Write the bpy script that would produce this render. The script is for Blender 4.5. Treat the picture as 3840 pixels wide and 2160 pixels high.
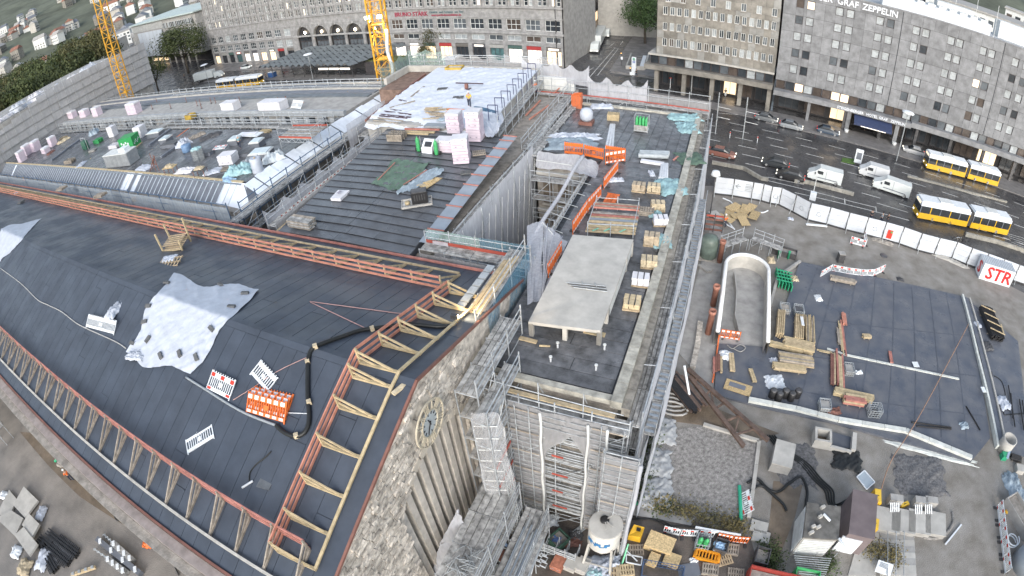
import bpy,bmesh,math,random
from math import radians,sin,cos,pi,sqrt,atan2
from mathutils import Vector,Matrix
random.seed(7)
for _o in list(bpy.data.objects):bpy.data.objects.remove(_o,do_unlink=True)
SC=bpy.context.scene
COL=SC.collection
CAMZ=35.0
FPX,PITCH,ROLL,HEAD=2052.6,0.668676,0.085346,radians(24.97)
_roll=Matrix(((cos(ROLL),sin(ROLL),0),(-sin(ROLL),cos(ROLL),0),(0,0,1)))
_pit=Matrix(((1,0,0),(0,sin(PITCH),-cos(PITCH)),(0,cos(PITCH),sin(PITCH))))
CAMR=Matrix.Rotation(HEAD,3,'Z')@_pit@_roll
cam=bpy.data.cameras.new('camera')
cam.type='PANO'
cam.panorama_type='FISHEYE_LENS_POLYNOMIAL'
cam.sensor_fit='HORIZONTAL'
cam.sensor_width=36.0
cam.sensor_height=20.25
cam.fisheye_fov=radians(180)
cam.fisheye_polynomial_k0=0.0
cam.fisheye_polynomial_k1=-(3840/36.0)/FPX
cam.fisheye_polynomial_k2=0.0
cam.fisheye_polynomial_k3=0.0
cam.fisheye_polynomial_k4=0.0
cam.lens=19.2
cam.clip_start=0.1
cam.clip_end=6000
CAM=bpy.data.objects.new('camera',cam)
COL.objects.link(CAM)
CAM.matrix_world=Matrix.Translation((0,0,CAMZ))@CAMR.to_4x4()
SC.camera=CAM
SUN_EL,SUN_AZ=radians(27),radians(165)
wd=bpy.data.worlds.new('World');SC.world=wd;wd.use_nodes=True
nt=wd.node_tree
sky=nt.nodes.new('ShaderNodeTexSky');sky.sky_type='NISHITA';sky.sun_disc=False
sky.sun_elevation=SUN_EL;sky.sun_rotation=SUN_AZ
sky.air_density=1.3;sky.dust_density=2.0;sky.ozone_density=1.0
hsv=nt.nodes.new('ShaderNodeHueSaturation');hsv.inputs['Saturation'].default_value=0.60
nt.links.new(sky.outputs[0],hsv.inputs['Color'])
nt.links.new(hsv.outputs[0],nt.nodes['Background'].inputs[0])
nt.nodes['Background'].inputs[1].default_value=0.13
sl=bpy.data.lights.new('sun','SUN');sl.energy=0.85;sl.angle=radians(35);sl.color=(1,.985,.97)
SUN=bpy.data.objects.new('sun',sl);COL.objects.link(SUN)
_sd=Vector((sin(SUN_AZ)*cos(SUN_EL),cos(SUN_AZ)*cos(SUN_EL),sin(SUN_EL)))
SUN.rotation_euler=_sd.to_track_quat('Z','Y').to_euler()
SC.view_settings.view_transform='Standard'
SC.view_settings.look='None'
SC.view_settings.exposure=1.12
SC.view_settings.gamma=1
SC.render.engine='CYCLES'
SC.cycles.max_bounces=5
SC.cycles.diffuse_bounces=3
SC.cycles.glossy_bounces=2
SC.cycles.transparent_max_bounces=12
SC.cycles.use_denoising=True
def ray(px,py):
 """px, py in a 2576 x 1449 copy of the photograph"""
 dx,dy=px*3840/2576-1920,py*3840/2576-1080
 r=math.hypot(dx,dy);t=r/FPX
 v=Vector((sin(t)*dx/r,-sin(t)*dy/r,-cos(t)))
 return CAMR@v
C0=Vector((0,0,CAMZ))
def D(px,py,z=0.0):
 v=ray(px,py);return C0+v*((z-CAMZ)/v.z)
def T(c,r,x,y,z=0.0):return D(644*c+x/4,362.25*r+y/4,z)
def DX(px,py,x):v=ray(px,py);return C0+v*(x/v.x)
def DY(px,py,y):v=ray(px,py);return C0+v*(y/v.y)
def TX(c,r,x,y,X):return DX(644*c+x/4,362.25*r+y/4,X)
def TY(c,r,x,y,Y):return DY(644*c+x/4,362.25*r+y/4,Y)
def DP(px,py,y0,z0,s):
 v=ray(px,py);t=(z0-s*y0-CAMZ)/(v.z-s*v.y);return C0+v*t
def V(*a):return Vector(a)
MATS={}
def mat(name,col,rough=.75,var=.22,scale=2.0,bump=0.0,bscale=None,metal=0.0,c2=None,spec=.4,emit=None,es=0,alpha=None,detail=3,wet=0,ao=0):
 if name in MATS:return MATS[name]
 m=bpy.data.materials.new(name);m.use_nodes=True;MATS[name]=m
 n=m.node_tree;b=n.nodes['Principled BSDF']
 b.inputs['Roughness'].default_value=rough
 b.inputs['Metallic'].default_value=metal
 b.inputs['Specular IOR Level'].default_value=spec
 c=tuple(col)+(1,)
 if var>0 or bump>0 or wet>0:
  g=n.nodes.new('ShaderNodeNewGeometry')
  nz=n.nodes.new('ShaderNodeTexNoise');nz.inputs['Scale'].default_value=scale;nz.inputs['Detail'].default_value=detail
  nz.inputs['Roughness'].default_value=.62
  n.links.new(g.outputs['Position'],nz.inputs['Vector'])
 if var>0:
  oi=n.nodes.new('ShaderNodeObjectInfo')
  rp=n.nodes.new('ShaderNodeValToRGB')
  d=c2 or tuple(max(0,x*(1-var))for x in col)
  u=tuple(min(1,x*(1+var))for x in col)if c2 is None else tuple(col)
  rp.color_ramp.elements[0].color=d[:3]+(1,);rp.color_ramp.elements[0].position=.32
  rp.color_ramp.elements[1].color=u[:3]+(1,);rp.color_ramp.elements[1].position=.68
  n.links.new(nz.outputs['Fac'],rp.inputs[0])
  hs=n.nodes.new('ShaderNodeHueSaturation')
  mp=n.nodes.new('ShaderNodeMapRange');mp.inputs[3].default_value=1-var*.45;mp.inputs[4].default_value=1+var*.45
  n.links.new(oi.outputs['Random'],mp.inputs[0]);n.links.new(mp.outputs[0],hs.inputs['Value'])
  n.links.new(rp.outputs[0],hs.inputs['Color'])
  n.links.new(hs.outputs[0],b.inputs['Base Color'])
 else:
  b.inputs['Base Color'].default_value=c
 if bump>0:
  bn=n.nodes.new('ShaderNodeTexNoise');bn.inputs['Scale'].default_value=bscale or scale*4;bn.inputs['Detail'].default_value=2
  n.links.new(g.outputs['Position'],bn.inputs['Vector'])
  bp=n.nodes.new('ShaderNodeBump');bp.inputs['Strength'].default_value=min(1,bump);bp.inputs['Distance'].default_value=.08
  n.links.new(bn.outputs['Fac'],bp.inputs['Height']);n.links.new(bp.outputs[0],b.inputs['Normal'])
 if wet>0:
  wn=n.nodes.new('ShaderNodeTexNoise');wn.inputs['Scale'].default_value=.35;wn.inputs['Detail'].default_value=4
  n.links.new(g.outputs['Position'],wn.inputs['Vector'])
  wr=n.nodes.new('ShaderNodeMapRange');wr.inputs[1].default_value=.40;wr.inputs[2].default_value=.62
  wr.inputs[3].default_value=max(.05,rough-wet);wr.inputs[4].default_value=rough
  n.links.new(wn.outputs['Fac'],wr.inputs[0]);n.links.new(wr.outputs[0],b.inputs['Roughness'])
 if emit:
  b.inputs['Emission Color'].default_value=tuple(emit)+(1,);b.inputs['Emission Strength'].default_value=es
 if alpha is not None:b.inputs['Alpha'].default_value=alpha
 return m
W={}
def _link(o,parent,M):
 COL.objects.link(o)
 if parent is not None:
  o.parent=parent;o.matrix_parent_inverse=W[parent.name].inverted()
 o.matrix_basis=M
 W[o.name]=M.copy()
 return o
def tag(o,label=None,cat=None,group=None,kind=None):
 if label:o['label']=label
 if cat:o['category']=cat
 if group:o['group']=group
 if kind:o['kind']=kind
 return o
def thing(name,loc,label,cat,group=None,rz=0.0):
 o=bpy.data.objects.new(name,None);o.empty_display_size=.2
 _link(o,None,Matrix.Translation(Vector(loc))@Matrix.Rotation(rz,4,'Z'))
 return tag(o,label,cat,group)
def mesh(name,vs,fs,m,parent=None,M=None,smooth=False):
 me=bpy.data.meshes.new(name);me.from_pydata([tuple(v)for v in vs],[],fs);me.update()
 if smooth:
  for p in me.polygons:p.use_smooth=True
 if isinstance(m,(list,tuple)):
  for k in m:me.materials.append(k)
 elif m is not None:me.materials.append(m)
 return _link(bpy.data.objects.new(name,me),parent,M or Matrix())
_MC={}
def _unit(kind,m):
 k=(kind,m.name)
 if k in _MC:return _MC[k]
 if kind=='box':
  c=.5;vs=[(x*c,y*c,z*c)for x in(-1,1)for y in(-1,1)for z in(-1,1)]
  fs=[(0,1,3,2),(4,6,7,5),(0,4,5,1),(2,3,7,6),(0,2,6,4),(1,5,7,3)]
 else:
  n=int(kind[3:]or 8);vs,fs=[],[]
  for k2 in range(n):
   a=2*pi*k2/n;vs+=[(cos(a)*.5,sin(a)*.5,-.5),(cos(a)*.5,sin(a)*.5,.5)]
  for k2 in range(n):j=(k2+1)%n;fs.append((2*k2,2*j,2*j+1,2*k2+1))
  fs.append(tuple(2*q for q in range(n))[::-1]);fs.append(tuple(2*q+1 for q in range(n)))
 me=bpy.data.meshes.new(kind+'_'+m.name);me.from_pydata(vs,[],fs);me.materials.append(m);me.update()
 if kind!='box':
  for p in me.polygons:p.use_smooth=len(p.vertices)==4
 _MC[k]=me;return me
def inst(name,me,M,parent=None):return _link(bpy.data.objects.new(name,me),parent,M)
def box(name,c,s,m,parent=None,rz=0.0,R=None):
 M=Matrix.Translation(Vector(c))@(R.to_4x4()if R is not None else Matrix.Rotation(rz,4,'Z'))@Matrix.Diagonal((s[0],s[1],s[2],1))
 return inst(name,_unit('box',m),M,parent)
def boxb(name,x0,x1,y0,y1,z0,z1,m,parent=None):
 return box(name,((x0+x1)/2,(y0+y1)/2,(z0+z1)/2),(abs(x1-x0),abs(y1-y0),abs(z1-z0)),m,parent)
def _frame(p,q,up=None):
 p,q=Vector(p),Vector(q);d=q-p;L=d.length;x=d.normalized()
 u=Vector(up)if up is not None else Vector((0,0,1))
 if abs(x.dot(u))>.98:u=Vector((0,1,0))
 y=u.cross(x).normalized();z=x.cross(y)
 R=Matrix((x,y,z)).transposed();return(p+q)/2,R,L
def beam(name,p,q,w,h,m,parent=None,up=None):
 c,R,L=_frame(p,q,up);return box(name,c,(L,w,h),m,parent,R=R)
def pole(name,p,q,r,m,parent=None,n=6):
 c,R,L=_frame(p,q)
 M=Matrix.Translation(c)@R.to_4x4()@Matrix.Rotation(pi/2,4,'Y')@Matrix.Diagonal((2*r,2*r,L,1))
 return inst(name,_unit('cyl%d'%n,m),M,parent)
def prism(name,pts,z0,z1,m,parent=None):
 """a flat polygon pulled up from z0 to z1"""
 n=len(pts);vs=[(p[0],p[1],z0)for p in pts]+[(p[0],p[1],z1)for p in pts]
 a=sum(pts[i][0]*pts[(i+1)%n][1]-pts[(i+1)%n][0]*pts[i][1]for i in range(n))
 fs=[(i,(i+1)%n,n+(i+1)%n,n+i)for i in range(n)]+[tuple(range(n))[::-1],tuple(range(n,2*n))]
 if a<0:fs=[f[::-1]for f in fs]
 return mesh(name,vs,fs,m,parent)
def sheet(name,pts,m,parent=None):return mesh(name,[tuple(p)for p in pts],[tuple(range(len(pts)))],m,parent)
def tube(name,pts,r,m,parent=None,n=6,closed=False,r2=None):
 pts=[Vector(p)for p in pts];vs,fs=[],[];N=len(pts);up=Vector((0,0,1))
 for i,p in enumerate(pts):
  d=(pts[min(i+1,N-1)]-pts[max(i-1,0)]).normalized()
  u=up if abs(d.dot(up))<.95 else Vector((0,1,0))
  a=d.cross(u).normalized();b=a.cross(d);rr=r if r2 is None else r+(r2-r)*i/max(1,N-1)
  for k in range(n):t=2*pi*k/n;vs.append(p+a*cos(t)*rr+b*sin(t)*rr)
 for i in range(N-1):
  for k in range(n):j=(k+1)%n;fs.append((i*n+k,(i+1)*n+k,(i+1)*n+j,i*n+j))
 fs.append(tuple(range(n)));fs.append(tuple(range((N-1)*n,N*n))[::-1])
 return mesh(name,vs,fs,m,parent,smooth=True)
def smoothpath(pts,k=6):
 pts=[Vector(p)for p in pts];out=[];N=len(pts)
 for i in range(N-1):
  p0,p1,p2,p3=pts[max(i-1,0)],pts[i],pts[i+1],pts[min(i+2,N-1)]
  for j in range(k):
   t=j/k
   out.append(.5*((2*p1)+(-p0+p2)*t+(2*p0-5*p1+4*p2-p3)*t*t+(-p0+3*p1-3*p2+p3)*t**3))
 return out+[pts[-1]]
def lathe(name,prof,m,parent=None,n=24,loc=(0,0,0),axis=None):
 vs,fs=[],[];N=len(prof)
 for r,z in prof:
  for k in range(n):a=2*pi*k/n;vs.append((r*cos(a),r*sin(a),z))
 for i in range(N-1):
  for k in range(n):j=(k+1)%n;fs.append((i*n+k,i*n+j,(i+1)*n+j,(i+1)*n+k))
 fs.append(tuple(range(n))[::-1]);fs.append(tuple(range((N-1)*n,N*n)))
 return mesh(name,vs,fs,m,parent,M=Matrix.Translation(Vector(loc)),smooth=True)
def join(name,items,m,parent=None,kind=None):
 """items: list of (c, s, R or rz) boxes joined to one mesh"""
 vs,fs=[],[]
 base=[(x*.5,y*.5,z*.5)for x in(-1,1)for y in(-1,1)for z in(-1,1)]
 bf=[(0,1,3,2),(4,6,7,5),(0,4,5,1),(2,3,7,6),(0,2,6,4),(1,5,7,3)]
 for c,s,R in items:
  if not isinstance(R,Matrix):R=Matrix.Rotation(R or 0,3,'Z')
  k=len(vs)
  for b in base:vs.append(Vector(c)+R@Vector((b[0]*s[0],b[1]*s[1],b[2]*s[2])))
  fs+=[tuple(k+j for j in f)for f in bf]
 o=mesh(name,vs,fs,m,parent)
 if kind:o['kind']=kind
 return o
def bb(p,q,w,h,up=None):
 c,R,L=_frame(p,q,up);return(c,(L,w,h),R)
def lerp(a,b,t):return Vector(a)+(Vector(b)-Vector(a))*t
_TMP=bpy.data.scenes.new('scratch')
def baked(o):
 _TMP.collection.objects.link(o);vl=_TMP.view_layers[0];vl.update();dg=vl.depsgraph;dg.update()
 me=bpy.data.meshes.new_from_object(o.evaluated_get(dg));bpy.data.objects.remove(o);return me
def text(name,s,size,M,m,parent=None,depth=.02,bold=0.0,align='CENTER'):
 cu=bpy.data.curves.new(name,'FONT');cu.body=s;cu.size=size;cu.extrude=depth;cu.offset=bold
 cu.align_x=align;cu.align_y='CENTER';cu.resolution_u=2
 cu.materials.append(m)
 o=bpy.data.objects.new(name,cu);me=baked(o);bpy.data.curves.remove(cu)
 me.materials.clear();me.materials.append(m)
 return _link(bpy.data.objects.new(name,me),parent,M)
def facing(loc,xdir,normal):
 x=Vector(xdir).normalized();z=Vector(normal).normalized();y=z.cross(x)
 return Matrix.Translation(Vector(loc))@Matrix((x,y,z)).transposed().to_4x4()
# materials in use
M_GROUND=mat('earth ground',(.215,.20,.185),.9,.26,.35,.6,9,wet=.35,detail=6)
M_ASPH=mat('wet asphalt',(.066,.066,.070),.42,.25,.4,.08,30,wet=.32,detail=5)
M_PAVE=mat('pavement slabs',(.17,.165,.165),.6,.2,.9,.1,20,wet=.25)
M_WHITEP=mat('road paint',(.62,.62,.60),.6,.15,4)
M_FELT=mat('bitumen felt',(.056,.069,.093),.58,.15,.8,.10,40,wet=.22,detail=5)
M_FELTM=mat('wet grey felt',(.100,.108,.122),.42,.22,.9,.12,20,wet=.2,detail=5)
M_FELT2=mat('weathered felt',(.112,.116,.125),.5,.5,1.3,.25,14,wet=.30,detail=6)
M_SEAM=mat('felt seam',(.030,.035,.043),.5,.1,3)
M_RED=mat('red primer board',(.40,.175,.145),.7,.25,1.7)
M_ORG=mat('orange primer board',(.50,.225,.165),.7,.2,1.7)
M_TIMB=mat('pale timber',(.46,.37,.24),.75,.25,3)
M_TIMBY=mat('fresh timber',(.46,.375,.235),.75,.2,3)
M_TIMBG=mat('grey timber',(.30,.265,.225),.8,.3,3)
M_BROWN=mat('brown flashing',(.20,.095,.075),.6,.2,2)
M_STONE=mat('rough limestone',(.47,.435,.39),.9,.42,2.2,.5,8)
M_STONED=mat('dark limestone',(.30,.28,.255),.9,.3,1.6,.5,8)
M_CONC=mat('pale concrete',(.43,.42,.395),.8,.16,.9,.12,12,detail=6)
M_CONCG=mat('grey concrete',(.33,.325,.315),.85,.2,.9,.2,10,detail=6)
M_STEEL=mat('galvanised tube',(.42,.45,.47),.45,.2,2,metal=.35)
M_STEELD=mat('dark steel',(.10,.10,.105),.5,.3,2,metal=.4)
M_DECK=mat('scaffold deck',(.33,.33,.325),.7,.5,2.6,.2,14)
M_ZINC=mat('zinc sheet',(.30,.345,.40),.4,.12,.7,wet=.12,metal=.2)
M_GLASSD=mat('dark glass',(.035,.042,.05),.12,.3,.6,spec=.6)
def netmat(name,col,a,s=5.0):
 m=bpy.data.materials.new(name);m.use_nodes=True;MATS[name]=m
 n=m.node_tree;b=n.nodes['Principled BSDF'];b.inputs['Roughness'].default_value=.9
 g=n.nodes.new('ShaderNodeNewGeometry');z=n.nodes.new('ShaderNodeTexNoise');z.inputs['Scale'].default_value=s;z.inputs['Detail'].default_value=4
 mp=n.nodes.new('ShaderNodeMapping');mp.inputs['Scale'].default_value=(1,1,.25)
 n.links.new(g.outputs['Position'],mp.inputs[0]);n.links.new(mp.outputs[0],z.inputs['Vector'])
 r=n.nodes.new('ShaderNodeMapRange');r.inputs[1].default_value=.3;r.inputs[2].default_value=.7
 r.inputs[3].default_value=a-.07;r.inputs[4].default_value=min(1,a+.07)
 n.links.new(z.outputs[0],r.inputs[0]);n.links.new(r.outputs[0],b.inputs['Alpha'])
 rp=n.nodes.new('ShaderNodeValToRGB')
 rp.color_ramp.elements[0].color=tuple(c*.88 for c in col)+(1,);rp.color_ramp.elements[1].color=tuple(col)+(1,)
 n.links.new(z.outputs[0],rp.inputs[0]);n.links.new(rp.outputs[0],b.inputs['Base Color'])
 return m
M_NET=netmat('grey scaffold net',(.37,.375,.395),.60)
M_NETW=netmat('white scaffold net',(.58,.60,.66),.62)
M_NETG=netmat('green safety net',(.30,.42,.40),.5)
M_NETD=netmat('dense grey net',(.40,.405,.42),.9,2.0)
def sheetgrid(name,f,nu,nv,m,parent=None,smooth=True):
 """f(u, v) -> point, u and v from 0 to 1"""
 vs=[f(i/nu,j/nv)for j in range(nv+1)for i in range(nu+1)]
 fs=[(j*(nu+1)+i,j*(nu+1)+i+1,(j+1)*(nu+1)+i+1,(j+1)*(nu+1)+i)for j in range(nv)for i in range(nu)]
 return mesh(name,vs,fs,m,parent,smooth=smooth)
def wob(x,y,s=1.0,k=0.0):
 return(sin(x*1.7*s+k)*cos(y*1.3*s+1.7*k)+.5*sin(x*4.1*s-y*3.3*s+k)+.3*sin(9.7*x*s+7.9*y*s+2*k))/1.8
# ground
GS=4000
tag(sheet('ground',[(-GS,-600,0),(GS,-600,0),(GS,GS,0),(-GS,GS,0)],M_GROUND),'brown grey earth and gravel of the building site',kind='structure')
# the gabled hall in front
GX,RY,RZ=-11.28,13.14,17.0
SF,SB=.38,.29
YF,YB=1.9,25.9
XL=-146.0
def zf(y):return RZ-SF*(RY-y)
def zbk(y):return RZ-SB*(y-RY)
def zr(y):return zf(y)if y<RY else zbk(y)
def RF(px,py):return DP(px,py,RY,RZ,SF)
def RB(px,py):return DP(px,py,RY,RZ,-SB)
def TF(c,r,x,y):return RF(644*c+x/4,362.25*r+y/4)
def TB(c,r,x,y):return RB(644*c+x/4,362.25*r+y/4)
hall=thing('station_hall',(-60,13,0),'long gabled station hall with dark felt roof and stone clock gable','building')
mesh('roof',[(GX,YF,zf(YF)-.03),(GX,RY,RZ-.03),(GX,YB,zbk(YB)-.03),(XL,YF,zf(YF)-.03),(XL,RY,RZ-.03),(XL,YB,zbk(YB)-.03),(GX,YF,zf(YF)-.45),(GX,YB,zbk(YB)-.45),(XL,YF,zf(YF)-.45),(XL,YB,zbk(YB)-.45)],[(0,1,4,3),(1,2,5,4),(6,0,3,8),(2,7,9,5),(6,8,9,7),(0,6,7,2,1),(3,4,5,9,8)],M_SEAM,hall)
roof=bpy.data.objects['roof']
random.seed(3)
x=GX-.02;k=0
while x>-84:
 w=1.0
 cuts=[YF]+sorted(random.uniform(YF+1,RY-1)for _ in range(1 if k%3 else 0))+[RY-.35]
 for a,b in zip(cuts[:-1],cuts[1:]):
  p,q=V(x-w/2,a+.015,zf(a)+random.uniform(-.004,.006)),V(x-w/2,b-.015,zf(b)+random.uniform(-.004,.006))
  if x>-80:beam('roofing_strip',p,q,w-.022,.03,M_FELT,roof)
 x-=w;k+=1
x=GX-.02;k=0
while x>-132:
 w=1.0
 cuts=[RY+.35]+([random.uniform(RY+2,YB-2)]if k%4==0 else[])+[YB]
 for a,b in zip(cuts[:-1],cuts[1:]):
  beam('roofing_strip',V(x-w/2,a+.015,zbk(a)+random.uniform(-.004,.006)),V(x-w/2,b-.015,zbk(b)+random.uniform(-.004,.006)),w-.03,.03,M_FELT,roof)
 x-=w;k+=1
for s,(a,b,zz)in enumerate(((RY-.36,RY,zf),(RY,RY+.36,zbk))):
 xx=GX-.02
 while xx>-100:
  beam('ridge_strip',V(xx-5,a,zz(a)+.025),V(xx-5,b,zz(b)+.025),9.97,.03,M_FELT,roof);xx-=10
beam('verge_flashing',V(GX+.06,YF,zf(YF)+.02),V(GX+.06,RY,RZ+.02),.12,.16,M_BROWN,hall)
beam('verge_flashing',V(GX+.06,RY,RZ+.02),V(GX+.06,YB,zbk(YB)+.02),.12,.16,M_BROWN,hall)
beam('gutter_board',V(GX-1,YF-.08,zf(YF)+.02),V(XL,YF-.08,zf(YF)+.02),.14,.2,M_BROWN,hall)
boxb('cornice',XL,GX-.4,1.15,YF-.16,zf(YF)-.75,zf(YF)-.28,mat('pinkish cornice',(.31,.27,.255),.8,.2,1.5),hall)
boxb('cornice_moulding',XL,GX-.5,.55,1.14,zf(YF)-1.25,zf(YF)-.80,M_STONED,hall)
beam('eave_board',V(GX-1,YB+.05,zbk(YB)+.05),V(XL,YB+.05,zbk(YB)+.05),.14,.22,M_RED,hall)
boxb('side_wall',XL,GX-.8,.9,1.6,0,zf(YF)-1.3,M_STONED,hall)
boxb('side_wall',XL,GX-.8,YB-.9,YB-.2,0,zbk(YB)-.5,M_STONED,hall)
AY,AW,AZ0,AZ1=12.8,3.9,0.0,9.6
gx=GX+.02
apts=[(AY-AW,AZ0)]+[(AY-AW*cos(pi*i/16),AZ1+3.0*sin(pi*i/16))for i in range(17)]+[(AY+AW,AZ0)]
def ztop(y):return zr(y)-.02
vs,fs=[],[]
left=[(YF+.3,0.0),(YF+.3,ztop(YF+.3))]
arr=[]
ys=[YF+.3]+[p[0]for p in apts[1:-1]]+[YB-.3]
for i in range(1,17):
 (ya,za),(yb,zb_)=apts[i],apts[i+1]
 for yy0,yy1,z00,z01 in((ya,yb,za,zb_),):
  k=len(vs);vs+=[(gx,yy0,z00),(gx,yy1,z01),(gx,yy1,ztop(yy1)),(gx,yy0,ztop(yy0))];fs.append((k,k+1,k+2,k+3))
for yy0,yy1 in((YF+.3,AY-AW),(AY+AW,YB-.3)):
 k=len(vs);vs+=[(gx,yy0,0),(gx,yy1,0),(gx,yy1,ztop(yy1)),(gx,yy0,ztop(yy0))];fs.append((k,k+1,k+2,k+3))
for i in range(len(apts)-1):
 (ya,za),(yb,zb_)=apts[i],apts[i+1]
 k=len(vs);vs+=[(gx,ya,za),(gx-1.3,ya,za),(gx-1.3,yb,zb_),(gx,yb,zb_)];fs.append((k,k+1,k+2,k+3))
gw=mesh('gable_wall',vs,fs,M_STONE,hall)
random.seed(5)
def in_arch(y,z,m=.12):
 if abs(y-AY)>AW+m:return False
 if z<AZ1:return True
 return((y-AY)/(AW+m))**2+((z-AZ1)/(3.0+m))**2<1
_blk=[]
for k in range(3):
 r=random.Random(k);vs=[]
 for xx in(0,1):
  for yy in(-.5,0,.5):
   for zz in(-.5,0,.5):
    vs.append((xx*(.55+.45*r.random()if(yy==0 or zz==0)else .35+.3*r.random()),yy,zz))
 def idx(a,b,c):return a*9+b*3+c
 fs=[]
 for b in(0,1):
  for c in(0,1):fs.append((idx(1,b,c),idx(1,b+1,c),idx(1,b+1,c+1),idx(1,b,c+1)))
 for b in(0,1):
  fs+=[(idx(0,b,0),idx(0,b+1,0),idx(1,b+1,0),idx(1,b,0)),(idx(0,b,2),idx(1,b,2),idx(1,b+1,2),idx(0,b+1,2))]
  fs+=[(idx(0,0,b),idx(1,0,b),idx(1,0,b+1),idx(0,0,b+1)),(idx(0,2,b),idx(0,2,b+1),idx(1,2,b+1),idx(1,2,b))]
 me=bpy.data.meshes.new('rock_block');me.from_pydata(vs,[],fs);me.materials.append(M_STONE);_blk.append(me)
CLK=V(GX,12.78,14.45)
nb=0;extra=[]
z=RZ-.35;row=0
while z>5.2:
 hgt=.30;y=YF+.5+random.random()*.5
 while y<YB-.5:
  w=random.uniform(.45,1.0);yc=y+w/2
  ok=z+hgt/2<ztop(y)-.05 and z+hgt/2<ztop(y+w)-.05 and not in_arch(yc,z,.25)and y<17.2
  ok=ok and not(abs(yc-CLK.y)<1.75 and abs(z-CLK.z)<1.75 and(yc-CLK.y)**2+(z-CLK.z)**2<2.4)
  if ok:
   Mx=Matrix.Translation((gx,yc,z))@Matrix.Diagonal((random.uniform(.05,.19),w-.04,hgt-.03,1))
   if nb<300 and y>4.5:inst('stone_block',random.choice(_blk),Mx,gw);nb+=1
   else:extra.append(Mx)
  y+=w
 z-=hgt;row+=1
vs,fs=[],[]
for Mx in extra:
 me=random.choice(_blk);k=len(vs);vs+=[tuple(Mx@v.co)for v in me.vertices];fs+=[tuple(k+j for j in p.vertices)for p in me.polygons]
tag(mesh('stone_blocks',vs,fs,M_STONE,gw),kind='stuff')
for i in range(17):
 a=pi*(i+.5)/17;c=V(gx+.05,AY-(AW+.3)*cos(a),AZ1+3.3*sin(a))
 t=V(0,AW*sin(a),3.0*cos(a)).normalized();n_=V(1,0,0);o_=n_.cross(t)
 if 4<i:box('arch_stone',c,(.14,.66,.52),mat('dressed limestone',(.50,.46,.40),.85,.2,2,.3),gw,R=Matrix((n_,t,o_)).transposed())
for i in range(9):
 yy=AY-AW+.45+i*.875
 topz=AZ1+3.0*sqrt(max(0,1-((yy-AY)/AW)**2))-.05
 boxb('pilaster',gx-.85,gx-.2,yy-.26,yy+.2,0,topz,mat('pale pier stone',(.50,.47,.43),.85,.15,1.5),hall)
 if i<8:
  gl=boxb('window',gx-.95,gx-.9,yy+.21,yy+.60,0,max(AZ1,topz-.4),mat('dusty glazing',(.16,.155,.15),.5,.3,1.2),hall)
  for zz in(3,5,7,9):boxb('transom',gx-.89,gx-.8,yy+.22,yy+.59,zz,zz+.1,M_STONED,gl)
clock=thing('clock',CLK,'round gilt-framed wall clock with roman numeral ring on stone gable','clock')
M_GOLD=mat('gilt bars',(.50,.455,.36),.55,.15,4)
def ringmesh(name,r0,r1,x,d,m,par,n=40):
 vs,fs=[],[]
 for i in range(n):
  a=2*pi*i/n
  for r,xx in((r0,x),(r1,x),(r1,x+d),(r0,x+d)):vs.append((xx,r*cos(a),r*sin(a)))
 for i in range(n):
  j=(i+1)%n
  for k in range(4):l=(k+1)%4;fs.append((4*i+k,4*j+k,4*j+l,4*i+l))
 return mesh(name,vs,fs,m,par,M=Matrix.Translation(CLK))
ringmesh('outer_ring',1.26,1.33,.38,.08,M_GOLD,clock)
ringmesh('inner_ring',.70,.77,.38,.08,M_GOLD,clock)
lathe_pts=[(CLK.x+.40,CLK.y+.70*cos(2*pi*i/40),CLK.z+.70*sin(2*pi*i/40))for i in range(40)]
dial=mesh('dial',lathe_pts+[(p[0]-.12,p[1],p[2])for p in lathe_pts],[tuple(range(40))]+[(i,40+i,40+(i+1)%40,(i+1)%40)for i in range(40)],mat('clock dial',(.42,.47,.50),.3,.15,1),clock)
M_BLK=mat('black paint',(.02,.02,.022),.5,.1,3)
for i in range(12):
 a=2*pi*i/12
 d=V(0,cos(a),sin(a));t=V(0,-sin(a),cos(a))
 rom=(3,2,1,5,3,3,3,3,3,4,3,3)[i];n=(3,2,1,3,2,1,3,3,3,2,2,3)[i]
 for q in range(3 if n>2 else n+1):
  off=(q-1)*.13
  p=CLK+V(.42,0,0)+d*.77+t*off;r_=CLK+V(.42,0,0)+d*1.27+t*off*(1.3 if i%2 else-.6+q*.4)
  beam('numeral_bar',p,r_,.05,.05,M_GOLD,clock)
 beam('hour_mark',CLK+V(.415,0,0)+d*.5,CLK+V(.415,0,0)+d*.65,.05,.03,M_BLK,dial)
for L_,a,w in((.36,radians(105),.08),(.55,radians(-125),.05)):
 d=V(0,cos(a),sin(a));beam('hand',CLK+V(.43,0,0)-d*.12,CLK+V(.43,0,0)+d*L_,w,.03,M_BLK,dial)
for a in(.6,2.2,3.9,5.3):pole('bracket',CLK+V(.0,1.05*cos(a),1.05*sin(a)),CLK+V(.42,1.05*cos(a),1.05*sin(a)),.03,M_STEELD,clock)
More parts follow.
